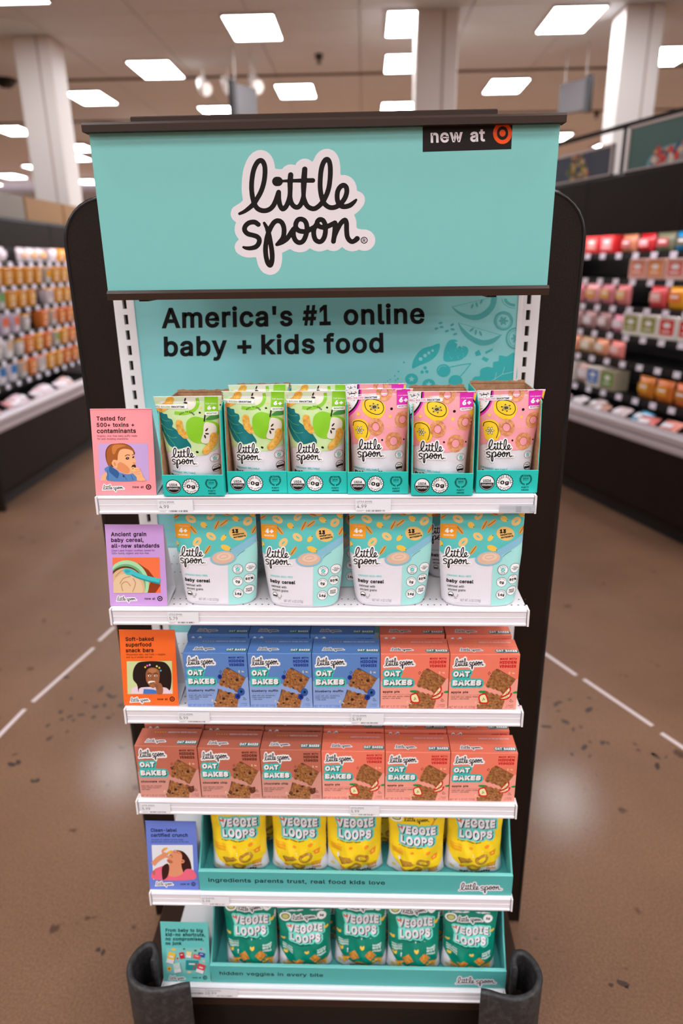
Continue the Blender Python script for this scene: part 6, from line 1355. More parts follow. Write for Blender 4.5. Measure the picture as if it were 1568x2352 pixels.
def d1(a):
    D = (58, 18, 24)
    for k, (s_, w) in enumerate((('Tested for', 398), ('500+ toxins +', 512), ('contaminants', 532))): a.text(s_, 170, 276 + 85 * k, D, w=w, bold=.045)
    a.text('Organic, rice-free baby puffs made', 170, 500, (110, 48, 58), w=548, h=25); a.text('for skill-building snacktime.', 172, 540, (110, 48, 58), w=425, h=25)
    a.rect(180, 592, 858, 1110, (200, 164, 216))
    SK = (244, 176, 128); SK2 = (226, 142, 92); HR = (168, 90, 36); HR2 = (120, 58, 20); DN = (86, 132, 184); DN2 = (52, 92, 144)
    a.blob([(275, 770), (285, 680), (340, 610), (430, 594), (540, 594), (620, 630), (668, 695), (660, 760), (440, 900), (330, 915), (292, 860)], HR2, 4)
    a.poly([(196, 1108), (212, 1040), (262, 995), (310, 1000), (312, 1108)], SK)
    a.blob([(440, 660), (560, 640), (640, 680), (668, 760), (678, 800), (694, 850), (676, 872), (690, 895), (680, 940), (640, 1000), (570, 1018), (480, 990), (410, 940), (372, 880), (372, 820), (410, 740)], SK, 5)
    a.blob([(470, 850), (560, 900), (600, 960), (570, 1010), (480, 985), (420, 930)], SK2, 4)
    a.blob([(290, 760), (300, 680), (360, 612), (450, 598), (560, 605), (640, 660), (662, 700), (600, 672), (520, 665), (470, 690), (445, 750), (436, 820), (400, 815), (364, 830), (352, 890), (318, 900), (296, 850)], HR, 4)
    a.blob([(380, 625), (470, 606), (560, 625), (500, 640), (440, 670), (400, 740), (370, 720)], (204, 124, 56), 4)
    a.blob([(360, 850), (392, 826), (425, 845), (436, 900), (420, 935), (388, 920), (364, 890)], SK, 4); a.blob([(382, 860), (404, 852), (416, 885), (404, 905), (388, 892)], SK2, 3)
    a.blob([(550, 796), (575, 778), (598, 788), (590, 810), (562, 814)], (60, 34, 26), 3); a.ell(578, 795, 5, 5, WHITE, n=8); a.blob([(640, 785), (655, 768), (668, 772), (662, 792), (648, 796)], (60, 34, 26), 3)
    a.line([(545, 765), (575, 748), (605, 755)], 9, HR2, 3); a.line([(640, 752), (662, 742)], 8, HR2); a.line([(650, 858), (664, 866), (676, 862)], 7, (190, 96, 66), 3)
    a.blob([(625, 925), (640, 892), (676, 885), (684, 925), (660, 960), (632, 952)], (72, 22, 20), 3)
    a.blob([(255, 945), (330, 900), (360, 920), (440, 985), (560, 1022), (690, 1010), (700, 1108), (300, 1108), (292, 1010)], DN, 4)
    a.blob([(330, 905), (360, 920), (450, 990), (430, 1075), (380, 1040), (320, 980)], DN2, 4); a.lines([[(300, 960), (300, 1100)], [(500, 1015), (560, 1100)], [(620, 1030), (640, 1100)]], 6, DN2)
    a.ell(515, 1045, 14, 14, (60, 50, 60), n=10)
    a.blob([(640, 1000), (640, 950), (680, 925), (735, 930), (742, 960), (765, 1000), (780, 1050), (808, 1108), (700, 1108), (690, 1060)], SK, 4)
    for q in ([(660, 955), (700, 958), (738, 945)], [(655, 985), (700, 990), (742, 975)], [(662, 1015), (705, 1018), (745, 1010)]): a.line(q, 5, SK2, 3)
    a.ring(650, 950, 20, 26, 16, (238, 196, 128), n=16)
    card_foot(a, 218, 1168, 285, 628, 1215, 152, D, 38)
def d2(a):
    for k, (s_, w) in enumerate((('Ancient grain', 343), ('baby cereal,', 316), ('all-new standards', 466))): a.text(s_, 128, 262 + 55 * k, BLACK, w=w, bold=.05)
    a.text('Clean Label Project certified, tested for', 128, 409, (62, 40, 70), w=420, h=18); a.text('500+ toxins, organic and rice-free.', 130, 435, (62, 40, 70), w=365, h=18)
    a.rect(134, 468, 590, 812, (248, 118, 72))
    def cl(pts): return [(min(max(p[0], 134), 590), min(max(p[1], 468), 812)) for p in pts]
    a.poly(cl([(380, 520), (480, 590), (590, 740), (540, 812), (450, 812), (500, 700)]), (150, 58, 20))
    def disc(cx, cy, rx, ry, c): a.poly(cl([(cx + rx * math.cos(t * .131), cy + ry * math.sin(t * .131)) for t in range(48)]), c)
    disc(270, 722, 210, 228, (170, 222, 172)); disc(262, 730, 186, 200, (116, 176, 122)); disc(255, 740, 178, 190, (92, 62, 36)); disc(262, 764, 178, 196, (222, 182, 138))
    disc(270, 780, 150, 160, (230, 196, 156))
    for q in ([(160, 650), (230, 590), (330, 590)], [(200, 720), (235, 670), (300, 650)], [(225, 790), (215, 730), (262, 700), (300, 740)], [(320, 800), (350, 720), (330, 670)]): a.line(q, 9, (196, 152, 106), 4)
    TS = (70, 196, 200); a.line([(255, 600), (300, 608), (370, 645), (470, 678), (588, 706)], 42, (44, 150, 156), 4, cap=False); a.line([(262, 592), (310, 602), (380, 636), (470, 665), (588, 692)], 40, TS, 4, cap=False); a.blob([(236, 590), (262, 572), (320, 580), (345, 606), (320, 632), (268, 632)], TS, 4); a.blob([(252, 594), (275, 584), (305, 596), (290, 614), (262, 612)], (50, 170, 176), 3)
    card_foot(a, 160, 845, 188, 433, 880, 102, BLACK, 26)
def d3(a):
    for k, (s_, w) in enumerate((('Soft-baked', 298), ('superfood', 272), ('snack bars', 295))): a.text(s_, 145, 238 + 59 * k, BLACK, w=w, bold=.05)
    a.text('Wholesome oats, real fruits + veggies,', 147, 390, (84, 30, 16), w=420, h=18); a.text('and 3g of protein per bar.', 149, 418, (84, 30, 16), w=282, h=18)
    a.rect(152, 452, 630, 800, (204, 214, 152))
    SK = (160, 98, 62); SK2 = (120, 68, 42); HR = (38, 22, 18)
    a.poly([(190, 798), (196, 740), (260, 710), (350, 690), (480, 690), (560, 720), (615, 745), (626, 798)], (236, 206, 216))
    a.blob([(215, 640), (222, 540), (270, 470), (350, 454), (480, 454), (560, 470), (612, 540), (622, 640), (600, 760), (540, 730), (300, 730), (270, 780), (255, 700)], HR, 5)
    a.blob([(352, 580), (380, 530), (440, 520), (490, 550), (496, 620), (480, 690), (430, 735), (390, 715), (355, 660)], SK, 5)
    a.blob([(380, 540), (430, 528), (470, 545), (440, 575), (395, 570)], (184, 120, 80), 3)
    for x in (390, 456): a.ell(x, 606, 17, 9, (250, 240, 232), n=10); a.ell(x + 2, 606, 8, 8, (30, 18, 16), n=10); a.line([(x - 20, 585), (x, 577), (x + 20, 584)], 6, HR, 3)
    a.line([(420, 620), (412, 645), (428, 652)], 5, SK2, 3); a.blob([(375, 668), (405, 660), (445, 664), (442, 690), (405, 700), (380, 690)], (246, 236, 230), 3); a.blob([(384, 684), (440, 672), (462, 700), (425, 716), (392, 706)], OATBAR, 3)
    a.blob([(440, 700), (470, 680), (510, 690), (528, 740), (520, 798), (466, 798), (455, 740)], SK, 4)
    for q in ([(450, 700), (480, 712)], [(448, 716), (478, 728)], [(452, 734), (478, 744)]): a.line(q, 5, SK2)
    a.poly([(318, 798), (325, 745), (420, 750), (455, 760), (462, 798)], (70, 120, 190))
    for x, y, c in ((348, 514, (240, 212, 60)), (370, 498, (236, 110, 190)), (396, 490, (206, 180, 236)), (470, 506, (214, 224, 130)), (496, 522, (244, 200, 60)), (510, 552, (60, 176, 220))): a.star(x, y, 13, c, 4, .62)
    card_foot(a, 178, 836, 200, 466, 868, 108, BLACK, 27)
def d4(a):
    D = (18, 24, 66)
    a.text('Clean-label', 168, 310, D, w=312, bold=.05); a.text('certified crunch', 168, 370, D, w=438, bold=.05)
    a.text('Avocado oil-baked crunchy loops', 168, 412, (44, 56, 120), w=382, h=18); a.text('packed with flavor and none of the junk.', 168, 438, (44, 56, 120), w=452, h=18)
    a.rect(172, 468, 660, 885, (226, 226, 230))
    SK = (226, 148, 110); SK2 = (190, 106, 74); HR = (58, 26, 22)
    a.blob([(460, 535), (540, 545), (600, 610), (630, 690), (630, 780), (560, 810), (500, 800), (510, 700), (520, 620)], HR, 4)
    a.blob([(380, 690), (500, 660), (520, 740), (540, 840), (480, 862), (350, 850), (350, 760)], SK, 4)
    a.blob([(185, 770), (260, 730), (330, 720), (360, 830), (430, 850), (520, 820), (570, 760), (655, 770), (658, 882), (186, 882)], (236, 104, 128), 4)
    a.blob([(285, 740), (350, 690), (372, 740), (350, 840), (310, 880), (285, 878)], HR, 4)
    a.blob([(370, 600), (400, 560), (430, 535), (500, 545), (530, 590), (520, 650), (470, 680), (400, 690), (352, 660), (360, 630)], SK, 4)
    a.blob([(352, 640), (400, 650), (420, 676), (380, 688), (354, 668)], SK2, 3); a.ell(400, 600, 14, 18, (70, 20, 18), rot=-30, n=12); a.ell(528, 662, 30, 24, SK, n=14); a.ell(532, 660, 16, 12, SK2, n=10)
    a.ring(455, 542, 24, 16, 4, (150, 90, 60), n=16); a.ring(500, 552, 22, 16, 4, (150, 90, 60), n=16)
    a.line([(178, 700), (235, 640), (300, 600), (345, 575)], 58, SK, 4, cap=False)
    a.line([(320, 590), (300, 540), (330, 510)], 24, SK, 3); a.line([(330, 590), (370, 560), (400, 545)], 26, SK, 3); a.line([(335, 605), (380, 610), (400, 600)], 24, SK, 3)
    a.line([(330, 520), (352, 502)], 20, (246, 176, 40)); a.line([(370, 556), (405, 540)], 24, (246, 176, 40)); a.ell(186, 800, 16, 30, SK2, n=12)
    card_foot(a, 198, 908, 206, 495, 952, 110, D, 26)
def d5(a):
    D = (16, 34, 38)
    for k, (s_, w) in enumerate((('From baby to big', 450), ('kid-no shortcuts,', 480), ('no compromises,', 462), ('no junk', 195))): a.text(s_, 224, 416 + 52 * k, D, w=w, bold=.06)
    a.rect(232, 608, 706, 918, (132, 200, 194))
    def pk(x, y, w, h, r, c1, c2=None):
        ca, sa = math.cos(math.radians(r)), math.sin(math.radians(r))
        def R(px, py): return (x + px * ca - py * sa, y + px * sa + py * ca)
        a.poly([R(-w + 6, -h + 6), R(w + 8, -h + 6), R(w + 8, h + 6), R(-w + 6, h + 6)], (70, 140, 140)); a.poly([R(-w, -h), R(w, -h), R(w, h), R(-w, h)], c1)
        if c2: a.poly([R(-w, h * .25), R(w, h * .25), R(w, h), R(-w, h)], c2)
        a.poly([R(-w * .5, -h * .4), R(w * .5, -h * .4), R(w * .5, -h * .1), R(-w * .5, -h * .1)], (232, 220, 216))
    pk(288, 730, 44, 68, 14, (244, 196, 70), (232, 222, 226)); pk(418, 700, 28, 38, -10, (206, 40, 52)); pk(504, 690, 32, 38, 8, (244, 214, 130), (236, 232, 236)); pk(655, 690, 40, 26, 10, (56, 76, 160)); pk(598, 712, 42, 26, 16, (226, 92, 84)); pk(362, 850, 42, 58, -10, (196, 224, 214), (240, 236, 240)); pk(540, 815, 74, 58, 2, (34, 148, 150)); pk(645, 855, 46, 56, 18, (226, 66, 70), (240, 232, 236))
    a.line([(560, 860), (566, 830)], 16, (170, 86, 44)); a.line([(596, 820), (584, 785)], 14, (170, 86, 44))
    for x, y, rx, ry, c in ((320, 628, 28, 14, (250, 190, 50)), (446, 622, 16, 10, (60, 120, 60)), (584, 640, 18, 12, (90, 110, 60)), (652, 622, 14, 10, (226, 50, 40)), (366, 736, 14, 12, (226, 50, 40)), (266, 862, 24, 26, (246, 180, 40)), (266, 862, 10, 11, (190, 90, 20)), (508, 902, 24, 12, (240, 210, 160)), (680, 768, 16, 10, (226, 190, 140))): a.ell(x, y, rx, ry, c, n=14)
    card_foot(a, 262, 948, 190, 546, 980, 104, D, 26)
tent_card((-.4045, 1.3862, SZ[0]), .1295, .1785, .030, (250, 150, 156), [(85, 118), (928, 118), (950, 1312), (125, 1315)], 6.03, (200, 920), d1, 'pink tent card with a photo of a baby eating, on the top shelf', None)
tent_card((-.4045, 1.3802, SZ[1]), .1295, .1830, .030, (204, 156, 218), [(70, 152), (638, 155), (652, 942), (97, 940)], 4.238, (230, 1170), d2, 'lilac tent card with a photo of a cereal bowl, on the second shelf', None)
tent_card((-.4015, 1.3722, SZ[2]), .1295, .1845, .030, (247, 104, 28), [(78, 122), (668, 130), (688, 930), (112, 922)], 4.612, (260, 1420), d3, 'orange tent card with a photo of a girl eating, on the third shelf', None)
tent_card((-.3930, 1.3515, SZ[4]), .1290, .1950, .030, (104, 126, 208), [(107, 183), (708, 190), (718, 1015), (128, 1003)], 5.227, (320, 1850), d4, 'blue tent card with a photo of a woman eating, on the fifth shelf', None)
tent_card((-.3885, 1.3490, SZ[5]), .1300, .1835, .030, (104, 196, 190), [(158, 300), (738, 305), (765, 1025), (200, 1015)], 5.227, (340, 2060), d5, 'teal tent card with small product pictures, on the lowest shelf', None)

# ------------------------------------------------------------------ price tags
TAGM = mat('price_tag_paper', (244, 242, 246), .45)
def price_tag(si, x0, x1, y0, y1, price, small, seed, label, kind=0):
    Y = SY[si] - .0058; p = at_y((x0 + x1) / 2, (y0 + y1) / 2, Y); a0 = at_y(x0, y0, Y); a1 = at_y(x1, y1, Y); W = a1.x - a0.x; H = .0305
    z0 = SZ[si] - .0375
    t = empty('price_tag', ((a0.x + a1.x) / 2, SY[si] - .0058, z0)); tag(t, label, 'price tag', 'paper price tags on the shelf edges')
    mb = MB(); mb.box(-W / 2, W / 2, -.0022, -.0016, .0, H); mb.build('ticket', TAGM, t)
    w = W * 1000; h = H * 1000; G = (110, 100, 112); a = Art(1, 1); random.seed(seed); L = -w / 2
    if kind == 0:
        a.text('LITTLE SPOON', L + 3.2, -h + 6.4, G, w=w * .42, h=3.3, bold=.02); a.text(small, L + 3.2, -h + 9.2, (150, 140, 150), w=w * .44, h=1.7)
        a.text(price, L + 3, -h + 19, (70, 62, 74), w=w * .27, h=7.4)
        for k in range(2): a.rect(L + 3, -6.6 + 2.4 * k, L + 3 + w * (.2 - .05 * k), -5.8 + 2.4 * k, (200, 192, 202))
        bx0, bx1, by0, by1 = L + w * .3, L + w * .84, -7.2, -3.0
    else:
        a.ring(L + 8, -h + 5.5, 6, 2.6, .6, (190, 180, 190), n=16); a.text('06-17-2025', L + 17, -h + 6.6, (170, 160, 172), w=w * .34, h=2.6); bx0, bx1, by0, by1 = L + 3, L + w * .86, -17, -11; a.rect(L + 3, -6, L + w * .7, -5, (180, 172, 182))
    x = bx0
    while x < bx1:
        q = random.choice((.5, .8, 1.3)); a.rect(x, by0, min(x + q, bx1), by1, (96, 84, 100)); x += q + random.choice((.5, .9, 1.6))
    a.build('ticket_print', lambda x, y, o: Vector((x / 1000, -.0022 - o, -y / 1000)), t)
price_tag(0, 362, 445, 1149.5, 1178, '4.99', 'APPLE PUFFS 1OZ', 1, 'paper price tag under the green bags on the top shelf edge')
price_tag(0, 816, 897, 1147, 1175, '4.99', 'PITAYA RINGS 1OZ', 2, 'paper price tag under the pink bags on the top shelf edge')
price_tag(1, 384.5, 458, 1404, 1432, '5.79', 'OATMEAL 6OZ', 3, 'paper price tag reading 5.79 on the second shelf edge')
price_tag(2, 408, 483, 1631, 1658, '5.99', 'BLUEBERRY BAKED BARS 5.3OZ', 4, 'paper price tag under the blue boxes on the third shelf edge')
price_tag(2, 806, 881, 1635, 1662, '5.99', 'APPL PIE BKD BARS 5.3OZ', 5, 'paper price tag right of middle on the third shelf edge')
price_tag(3, 322, 393, 1839, 1867, '5.99', 'CHOC CHIP BAKED BARS 5.3OZ', 6, 'paper price tag at the left end of the fourth shelf edge')
price_tag(3, 803, 871, 1845, 1873, '5.99', 'APPL PIE BAKED BARS 5.3OZ', 7, 'paper price tag right of middle on the fourth shelf edge')
price_tag(4, 460.6, 528, 2051, 2079.6, '5.99', 'MAC CHEESY LOOPS', 8, 'paper price tag on the fifth shelf edge below the yellow bags')
price_tag(5, 474, 547, 2268, 2295, '5.99', 'PIZZERIA LOOPS', 9, 'paper price tag reading 5.99 on the lowest shelf edge')
price_tag(5, 432, 473.5, 2267, 2294, '', '', 10, 'date label with a barcode beside the lowest price tag', 1)
# clear holder clipped to the right end of the top channel
p = at_y(1187, 1168, SY[0] - .008); t = empty('label_holder', (p.x, SY[0] - .007, SZ[0] - .038)); tag(t, 'small grey clear label holder clipped at the right of the top shelf edge', 'label holder')
mb = MB(); mb.box(-.037, .037, -.003, -.0015, .002, .018); mb.build('clear_sleeve', mat('clear_sleeve', (214, 218, 222), .12, alpha=.55), t)
mb = MB(); mb.box(-.002, .008, -.0036, -.003, .004, .016); mb.build('grey_insert', mat('grey_insert', (168, 172, 178), .4), t)
mb = MB(); mb.box(.028, .037, -.0036, -.003, .004, .012); mb.build('end_insert', mat('grey_insert2', (196, 196, 200), .4), t)
# plastic-wrapped pack behind the lilac card
t = empty('wrapped_pack', (-.318, 1.62, SZ[1])); tag(t, 'teal plastic-wrapped pack standing behind the lilac card', 'package')
P = bag_surface(.075, .2, .05, lambda v: .95, lambda v: min(1, .5 + 3 * v) * (1 if v < .9 else max(0, (1 - v) / .1)), 4.4, .004)
link('film', bag_mesh(P, 'film', 12, 20), mat('teal_wrap', (96, 150, 156), .18, spec=.6, bump=.6, bump_scale=60), t)
mb = MB(); mb.box(-.034, .034, -.03, -.024, .165, .19); mb.build('paper_band', CARDW, t, bevel=.001)

# ================================================================== refrigerated cases on both sides
STEEL = mat('brushed_rail', (206, 196, 202), .32, metal=.35); CBLK = mat('case_black', (10, 8, 9), .5); CBRN = mat('case_brown', (30, 18, 12), .5, spec=.15); CTAN = mat('case_tan_panel', (176, 128, 78), .55)
TUBE = mat('case_light_tube', (255, 240, 246), .5, emit=CASE_POWER)
TICK = mat('shelf_ticket', (240, 232, 244), .4)
ord_ = ['first', 'second', 'third', 'fourth', 'fifth', 'sixth', 'seventh', 'eighth', 'ninth', 'tenth', 'eleventh', 'twelfth', 'thirteenth']
_pk = {}
def pack_mesh(kind, w, d, h):
    k = (kind, w, d, h)
    if k in _pk: return _pk[k]
    mb = MB()
    if kind == 'tub':       # tapered tub
        n = 14; pts = [(math.cos(2 * math.pi * i / n), math.sin(2 * math.pi * i / n)) for i in range(n)]
        def sq(c): return math.copysign(abs(c) ** .45, c)
        vs_ = [(sq(x) * w * .40, sq(y) * d * .40, 0) for x, y in pts] + [(sq(x) * w * .48, sq(y) * d * .48, h) for x, y in pts]
        mb.add(vs_, [tuple(range(n - 1, -1, -1)), tuple(range(n, 2 * n))] + [(i, (i + 1) % n, (i + 1) % n + n, i + n) for i in range(n)])
        me = mb.mesh('body', bevel=.004)
    elif kind == 'bag':     # soft film pack, leaning back
        P = bag_surface(w, h, d * .5, lambda v: .96, lambda v: min(1, .5 + 3 * v) * max(0, min(1, 4 * (1 - v))), w * 31 + h * 7, .006)
        me = bag_mesh(P, 'body', 8, 10)
    else:
        mb.box(-w / 2, w / 2, -d / 2, d / 2, 0, h); me = mb.mesh('body', bevel=.006, seg=2)
    _pk[k] = me; return me
def refr_case(name_side, origin, rz, LEN, levels, rows, zfas, label, xs, pitch, tan, vis):
    t = empty('refrigerated_case', origin, (0, 0, rz)); tag(t, label, 'display case')
    mb = MB(); mb.prism([(.03, FZ + .12), (.9, FZ + .12), (.9, .60), (0, .60), (0, FZ + .18)], 0, LEN, 'x'); mb.build('base_body', CBRN, t, bevel=.008)
    mb = MB(); mb.box(0, LEN, .1, .9, FZ, FZ + .12); mb.build('toe_kick', CBLK, t)
    mb = MB(); mb.prism([(-.02, .675), (.035, .70), (.035, .755), (-.012, .745), (-.024, .72)], 0, LEN, 'x'); mb.build('upper_rail', STEEL, t)
    mb = MB(); mb.prism([(-.012, .60), (.03, .60), (.03, .672), (-.016, .66), (-.022, .625)], 0, LEN, 'x'); mb.build('lower_rail', STEEL, t)
    mb = MB(); mb.box(0, LEN, .03, .88, .60, .625); mb.build('bottom_deck', CBLK, t)
    mb = MB(); mb.box(0, LEN, .88, .95, .6, 2.45); mb.build('back_wall', CBLK, t)
    mb = MB(); mb.prism([(.24, 2.19), (.262, 2.19), (.265, 2.26), (.95, 2.45), (.95, zfas), (.27, zfas), (.24, zfas - .03)], 0, LEN, 'x'); mb.build('canopy', CBRN, t, bevel=.006)
    mb = MB(); mb.tube((.05, .287, 2.238), (LEN - .05, .287, 2.238), .014, 8); mb.build('light_tube', TUBE, t)
    for x in (0, LEN):
        mb = MB(); mb.prism([(0, FZ), (.97, FZ), (.97, zfas), (.24, zfas), (.24, 2.2), (.3, 2.1), (.3, .8), (0, .62)], x - .02, x + .02, 'x'); mb.build('end_panel', CBRN, t)
    n_seam = int(LEN / 1.2)
    for k in range(1, n_seam + 1):
        mb = MB(); mb.box(k * 1.2 - .004, k * 1.2 + .004, .236, .245, 2.21, zfas - .02); mb.build('canopy_seam', CBLK, t)
    if tan:
        k = 0; x = 0
        while x < LEN - .1:
            mb = MB(); mb.box(x + .02, min(x + 1.0, LEN) - .02, .3, .34, zfas, zfas + .23); mb.build('top_panel', CTAN if x > 1.9 else mat('case_grey_panel', (150, 138, 128), .5), t); x += 1.0
    for li, z in enumerate(levels):
        mb = MB(); mb.box(.03, LEN - .03, .36, .88, z - .02, z - .004); sh = mb.build('case_shelf', CBLK, t)
        mb = MB(); mb.box(.03, LEN - .03, .345, .36, z - .05, z - .002); mb.build('ticket_rail', CBLK, sh)
        if li < len(levels): 
            mb = MB(); mb.tube((.08, .37, z - .032), (LEN - .08, .37, z - .032), .007, 6); mb.build('shelf_light', mat('case_shelf_light', (255, 240, 246), .5, emit=CASE_POWER * .5), sh)
        row = rows[li]
        for k, spec in enumerate(row):
            x = xs[0] + pitch * k
            mb = MB(); mb.prism([(.332, z - .052), (.338, z - .002), (.341, z - .002), (.335, z - .052)], x - .045, x + .03, 'x'); mb.build('price_ticket', TICK, sh)
            if spec is None: continue
            kind, c1, c2, hh = spec[:4]; hh = round(min(hh * 1.28, .185 if li else .15), 3)
            w = pitch * (.92 if kind != 'tub' else .86); d = .16
            me = pack_mesh(kind, round(w, 3), d, hh)
            o = empty('chilled_pack')
            o.parent = None
            wx = Matrix.Rotation(rz, 4, 'Z') @ Vector((x, .36 + d / 2, z - .003)); o.location = Vector(origin) + wx
            o.rotation_euler = (0, 0, rz + random.uniform(-.06, .06))
            b = bpy.data.objects.new('body', me); COL.objects.link(b); b.parent = o
            m_ = mat('pack_%d_%d_%d' % c1, c1, .25, spec=.6)
            if not me.materials: me.materials.append(m_)
            b.material_slots[0].link = 'OBJECT'; b.material_slots[0].material = m_
            if c2:
                a = Art(1, 1); yf = d / 2 * (.8 if kind == 'tub' else 1)
                fr = {'box': lambda xx, yy, oo: Vector((xx / 1000, -d / 2 - .0008 - oo, -yy / 1000)), 'tub': lambda xx, yy, oo: Vector((xx / 1000, -d * (.40 + .08 * (-yy / 1000) / hh) - .001 - oo, -yy / 1000)), 'bag': lambda xx, yy, oo: Vector((xx / 1000, -d * .27 - .004 - oo, -yy / 1000))}[kind]
                W_ = w * 1000; H_ = hh * 1000
                if kind == 'bag': a.rect(-W_ * .3, -H_ * .72, W_ * .32, -H_ * .3, c2, 8); a.rect(-W_ * .2, -H_ * .6, W_ * .2, -H_ * .5, WHITE, 3)
                elif kind == 'tub': a.rect(-W_ * .28, -H_ * .86, W_ * .28, -H_ * .42, c2, 10); a.rect(-W_ * .2, -H_ * .3, W_ * .2, -H_ * .2, WHITE, 3)
                else: a.rect(-W_ * .38, -H_ * .86, W_ * .38, -H_ * .2, c2, 8); a.ell(0, -H_ * .62, W_ * .2, H_ * .12, WHITE, n=14); a.rect(-W_ * .25, -H_ * .38, W_ * .2, -H_ * .32, WHITE)
                a.build('pack_print', fr, o, base=.0006)
            lidc = spec[4] if len(spec) > 4 else None
            if lidc:
                mb = MB(); mb.box(-w * .47, w * .47, -d * .47, d * .47, hh, hh + .012); mb.build('lid', mat('pack_%d_%d_%d' % lidc, lidc, .25, spec=.6), o, bevel=.004)
            nm = spec[5] if len(spec) > 5 else 'pack'
            if vis[0] <= k <= vis[1]: where = '%s visible in the %s row of the %s case' % (ord_[k - vis[0]], ord_[li], name_side)
            elif (k < vis[0]) == (name_side == 'left'): where = '%s past the photo edge, %s row, %s case' % (ord_[k if name_side == 'left' else k - vis[1] - 1], ord_[li], name_side)
            else: where = '%s behind the rack, %s row, %s case' % (ord_[k if k < vis[0] else k - vis[1] - 1], ord_[li], name_side)
            tag(o, '%s, %s' % (nm, where), 'food pack', 'chilled packs in the %s case' % name_side)
    return t
random.seed(21)
Wt = (236, 226, 230); Yo = (246, 170, 40); Or = (240, 120, 50); Pk = (236, 168, 170); Gr = (196, 190, 186); Rd = (222, 44, 52)
def S(kind, c1, c2, h, lid=None, nm='pack'): return (kind, c1, c2, h, lid, nm)
yel = S('tub', (240, 164, 60), (246, 200, 140), .13, (248, 166, 20), 'yellow-lidded tub'); ora = S('tub', (232, 130, 60), (246, 176, 120), .13, (232, 96, 24), 'orange-lidded tub'); whi = S('tub', Wt, (250, 246, 246), .13, (240, 232, 236), 'white tub')
left_rows = [
    [S('bag', Rd, Wt, .15, None, 'red pack'), S('tub', Wt, Rd, .12, (226, 60, 70), 'red-lidded white tub'), S('bag', (238, 160, 90), Wt, .15, None, 'orange pack'), S('bag', Wt, (210, 200, 210), .14, None, 'silver pack'), None, S('bag', Wt, (236, 170, 120), .15, None, 'white pack'), S('bag', (240, 236, 240), Yo, .15, None, 'shiny white pack'), S('bag', Wt, Yo, .15, None, 'white and yellow pack'), whi, yel, yel],
    [whi, S('tub', Wt, Yo, .13, (248, 240, 230), 'white tub with yellow label'), yel, yel, yel, yel, yel, S('tub', Gr, Yo, .13, Yo, 'grey tub with yellow lid'), yel, yel, yel],
    [S('tub', Gr, (110, 176, 110), .14, (200, 196, 190), 'grey tub with green label')] * 3 + [yel, yel, yel, None, S('tub', Wt, (200, 180, 190), .12, Yo, 'pale tub with yellow lid'), yel, yel, yel],
    [S('tub', (216, 200, 220), (240, 116, 76), .15, (220, 208, 226), 'lilac tub with orange label')] * 4 + [S('tub', Gr, Wt, .12, Yo, 'two-tone tub with yellow lid'), None, ora, S('tub', Gr, (236, 150, 120), .13, Yo, 'grey tub with peach label'), ora, ora, yel],
    [S('tub', Wt, (226, 190, 150), .15, (240, 232, 236), 'white tub with beige label'), S('tub', Gr, Wt, .12, (190, 180, 180), 'grey tub'), S('tub', (244, 240, 244), (226, 190, 150), .16, (246, 242, 246), 'tall white tub'), S('tub', Gr, Wt, .11, (214, 160, 60), 'low grey tub with mustard lid'), ora, yel, ora, S('tub', Gr, (150, 170, 70), .13, Yo, 'grey tub with green print'), yel, ora, ora],
    [S('tub', Wt, (240, 84, 40), .17, (226, 216, 222), 'white tub with red-orange label'), S('tub', (232, 226, 236), (30, 126, 196), .17, (226, 220, 232), 'pale tub with blue label'), S('tub', (232, 226, 236), (30, 126, 196), .17, (226, 220, 232), 'pale tub with blue label'), S('tub', Gr, (226, 170, 120), .13, (236, 150, 60), 'grey tub with orange lid'), ora, S('tub', Wt, Gr, .13, Or, 'white tub with orange lid'), yel, yel, ora, ora, yel]]
left_rows = [[r[1] or r[0], r[0]] + r for r in left_rows]
left_case = refr_case('left', (-3.18, 5.9, 0), math.radians(90), 4.4, (2.055, 1.825, 1.60, 1.355, 1.12, .885), left_rows, 2.47, 'long dark refrigerated case of tubs along the left aisle', (.38, 4.7), .235, True, (4, 12))
bx_ = S('box', (236, 186, 176), (236, 140, 110), .13, None, 'peach box')
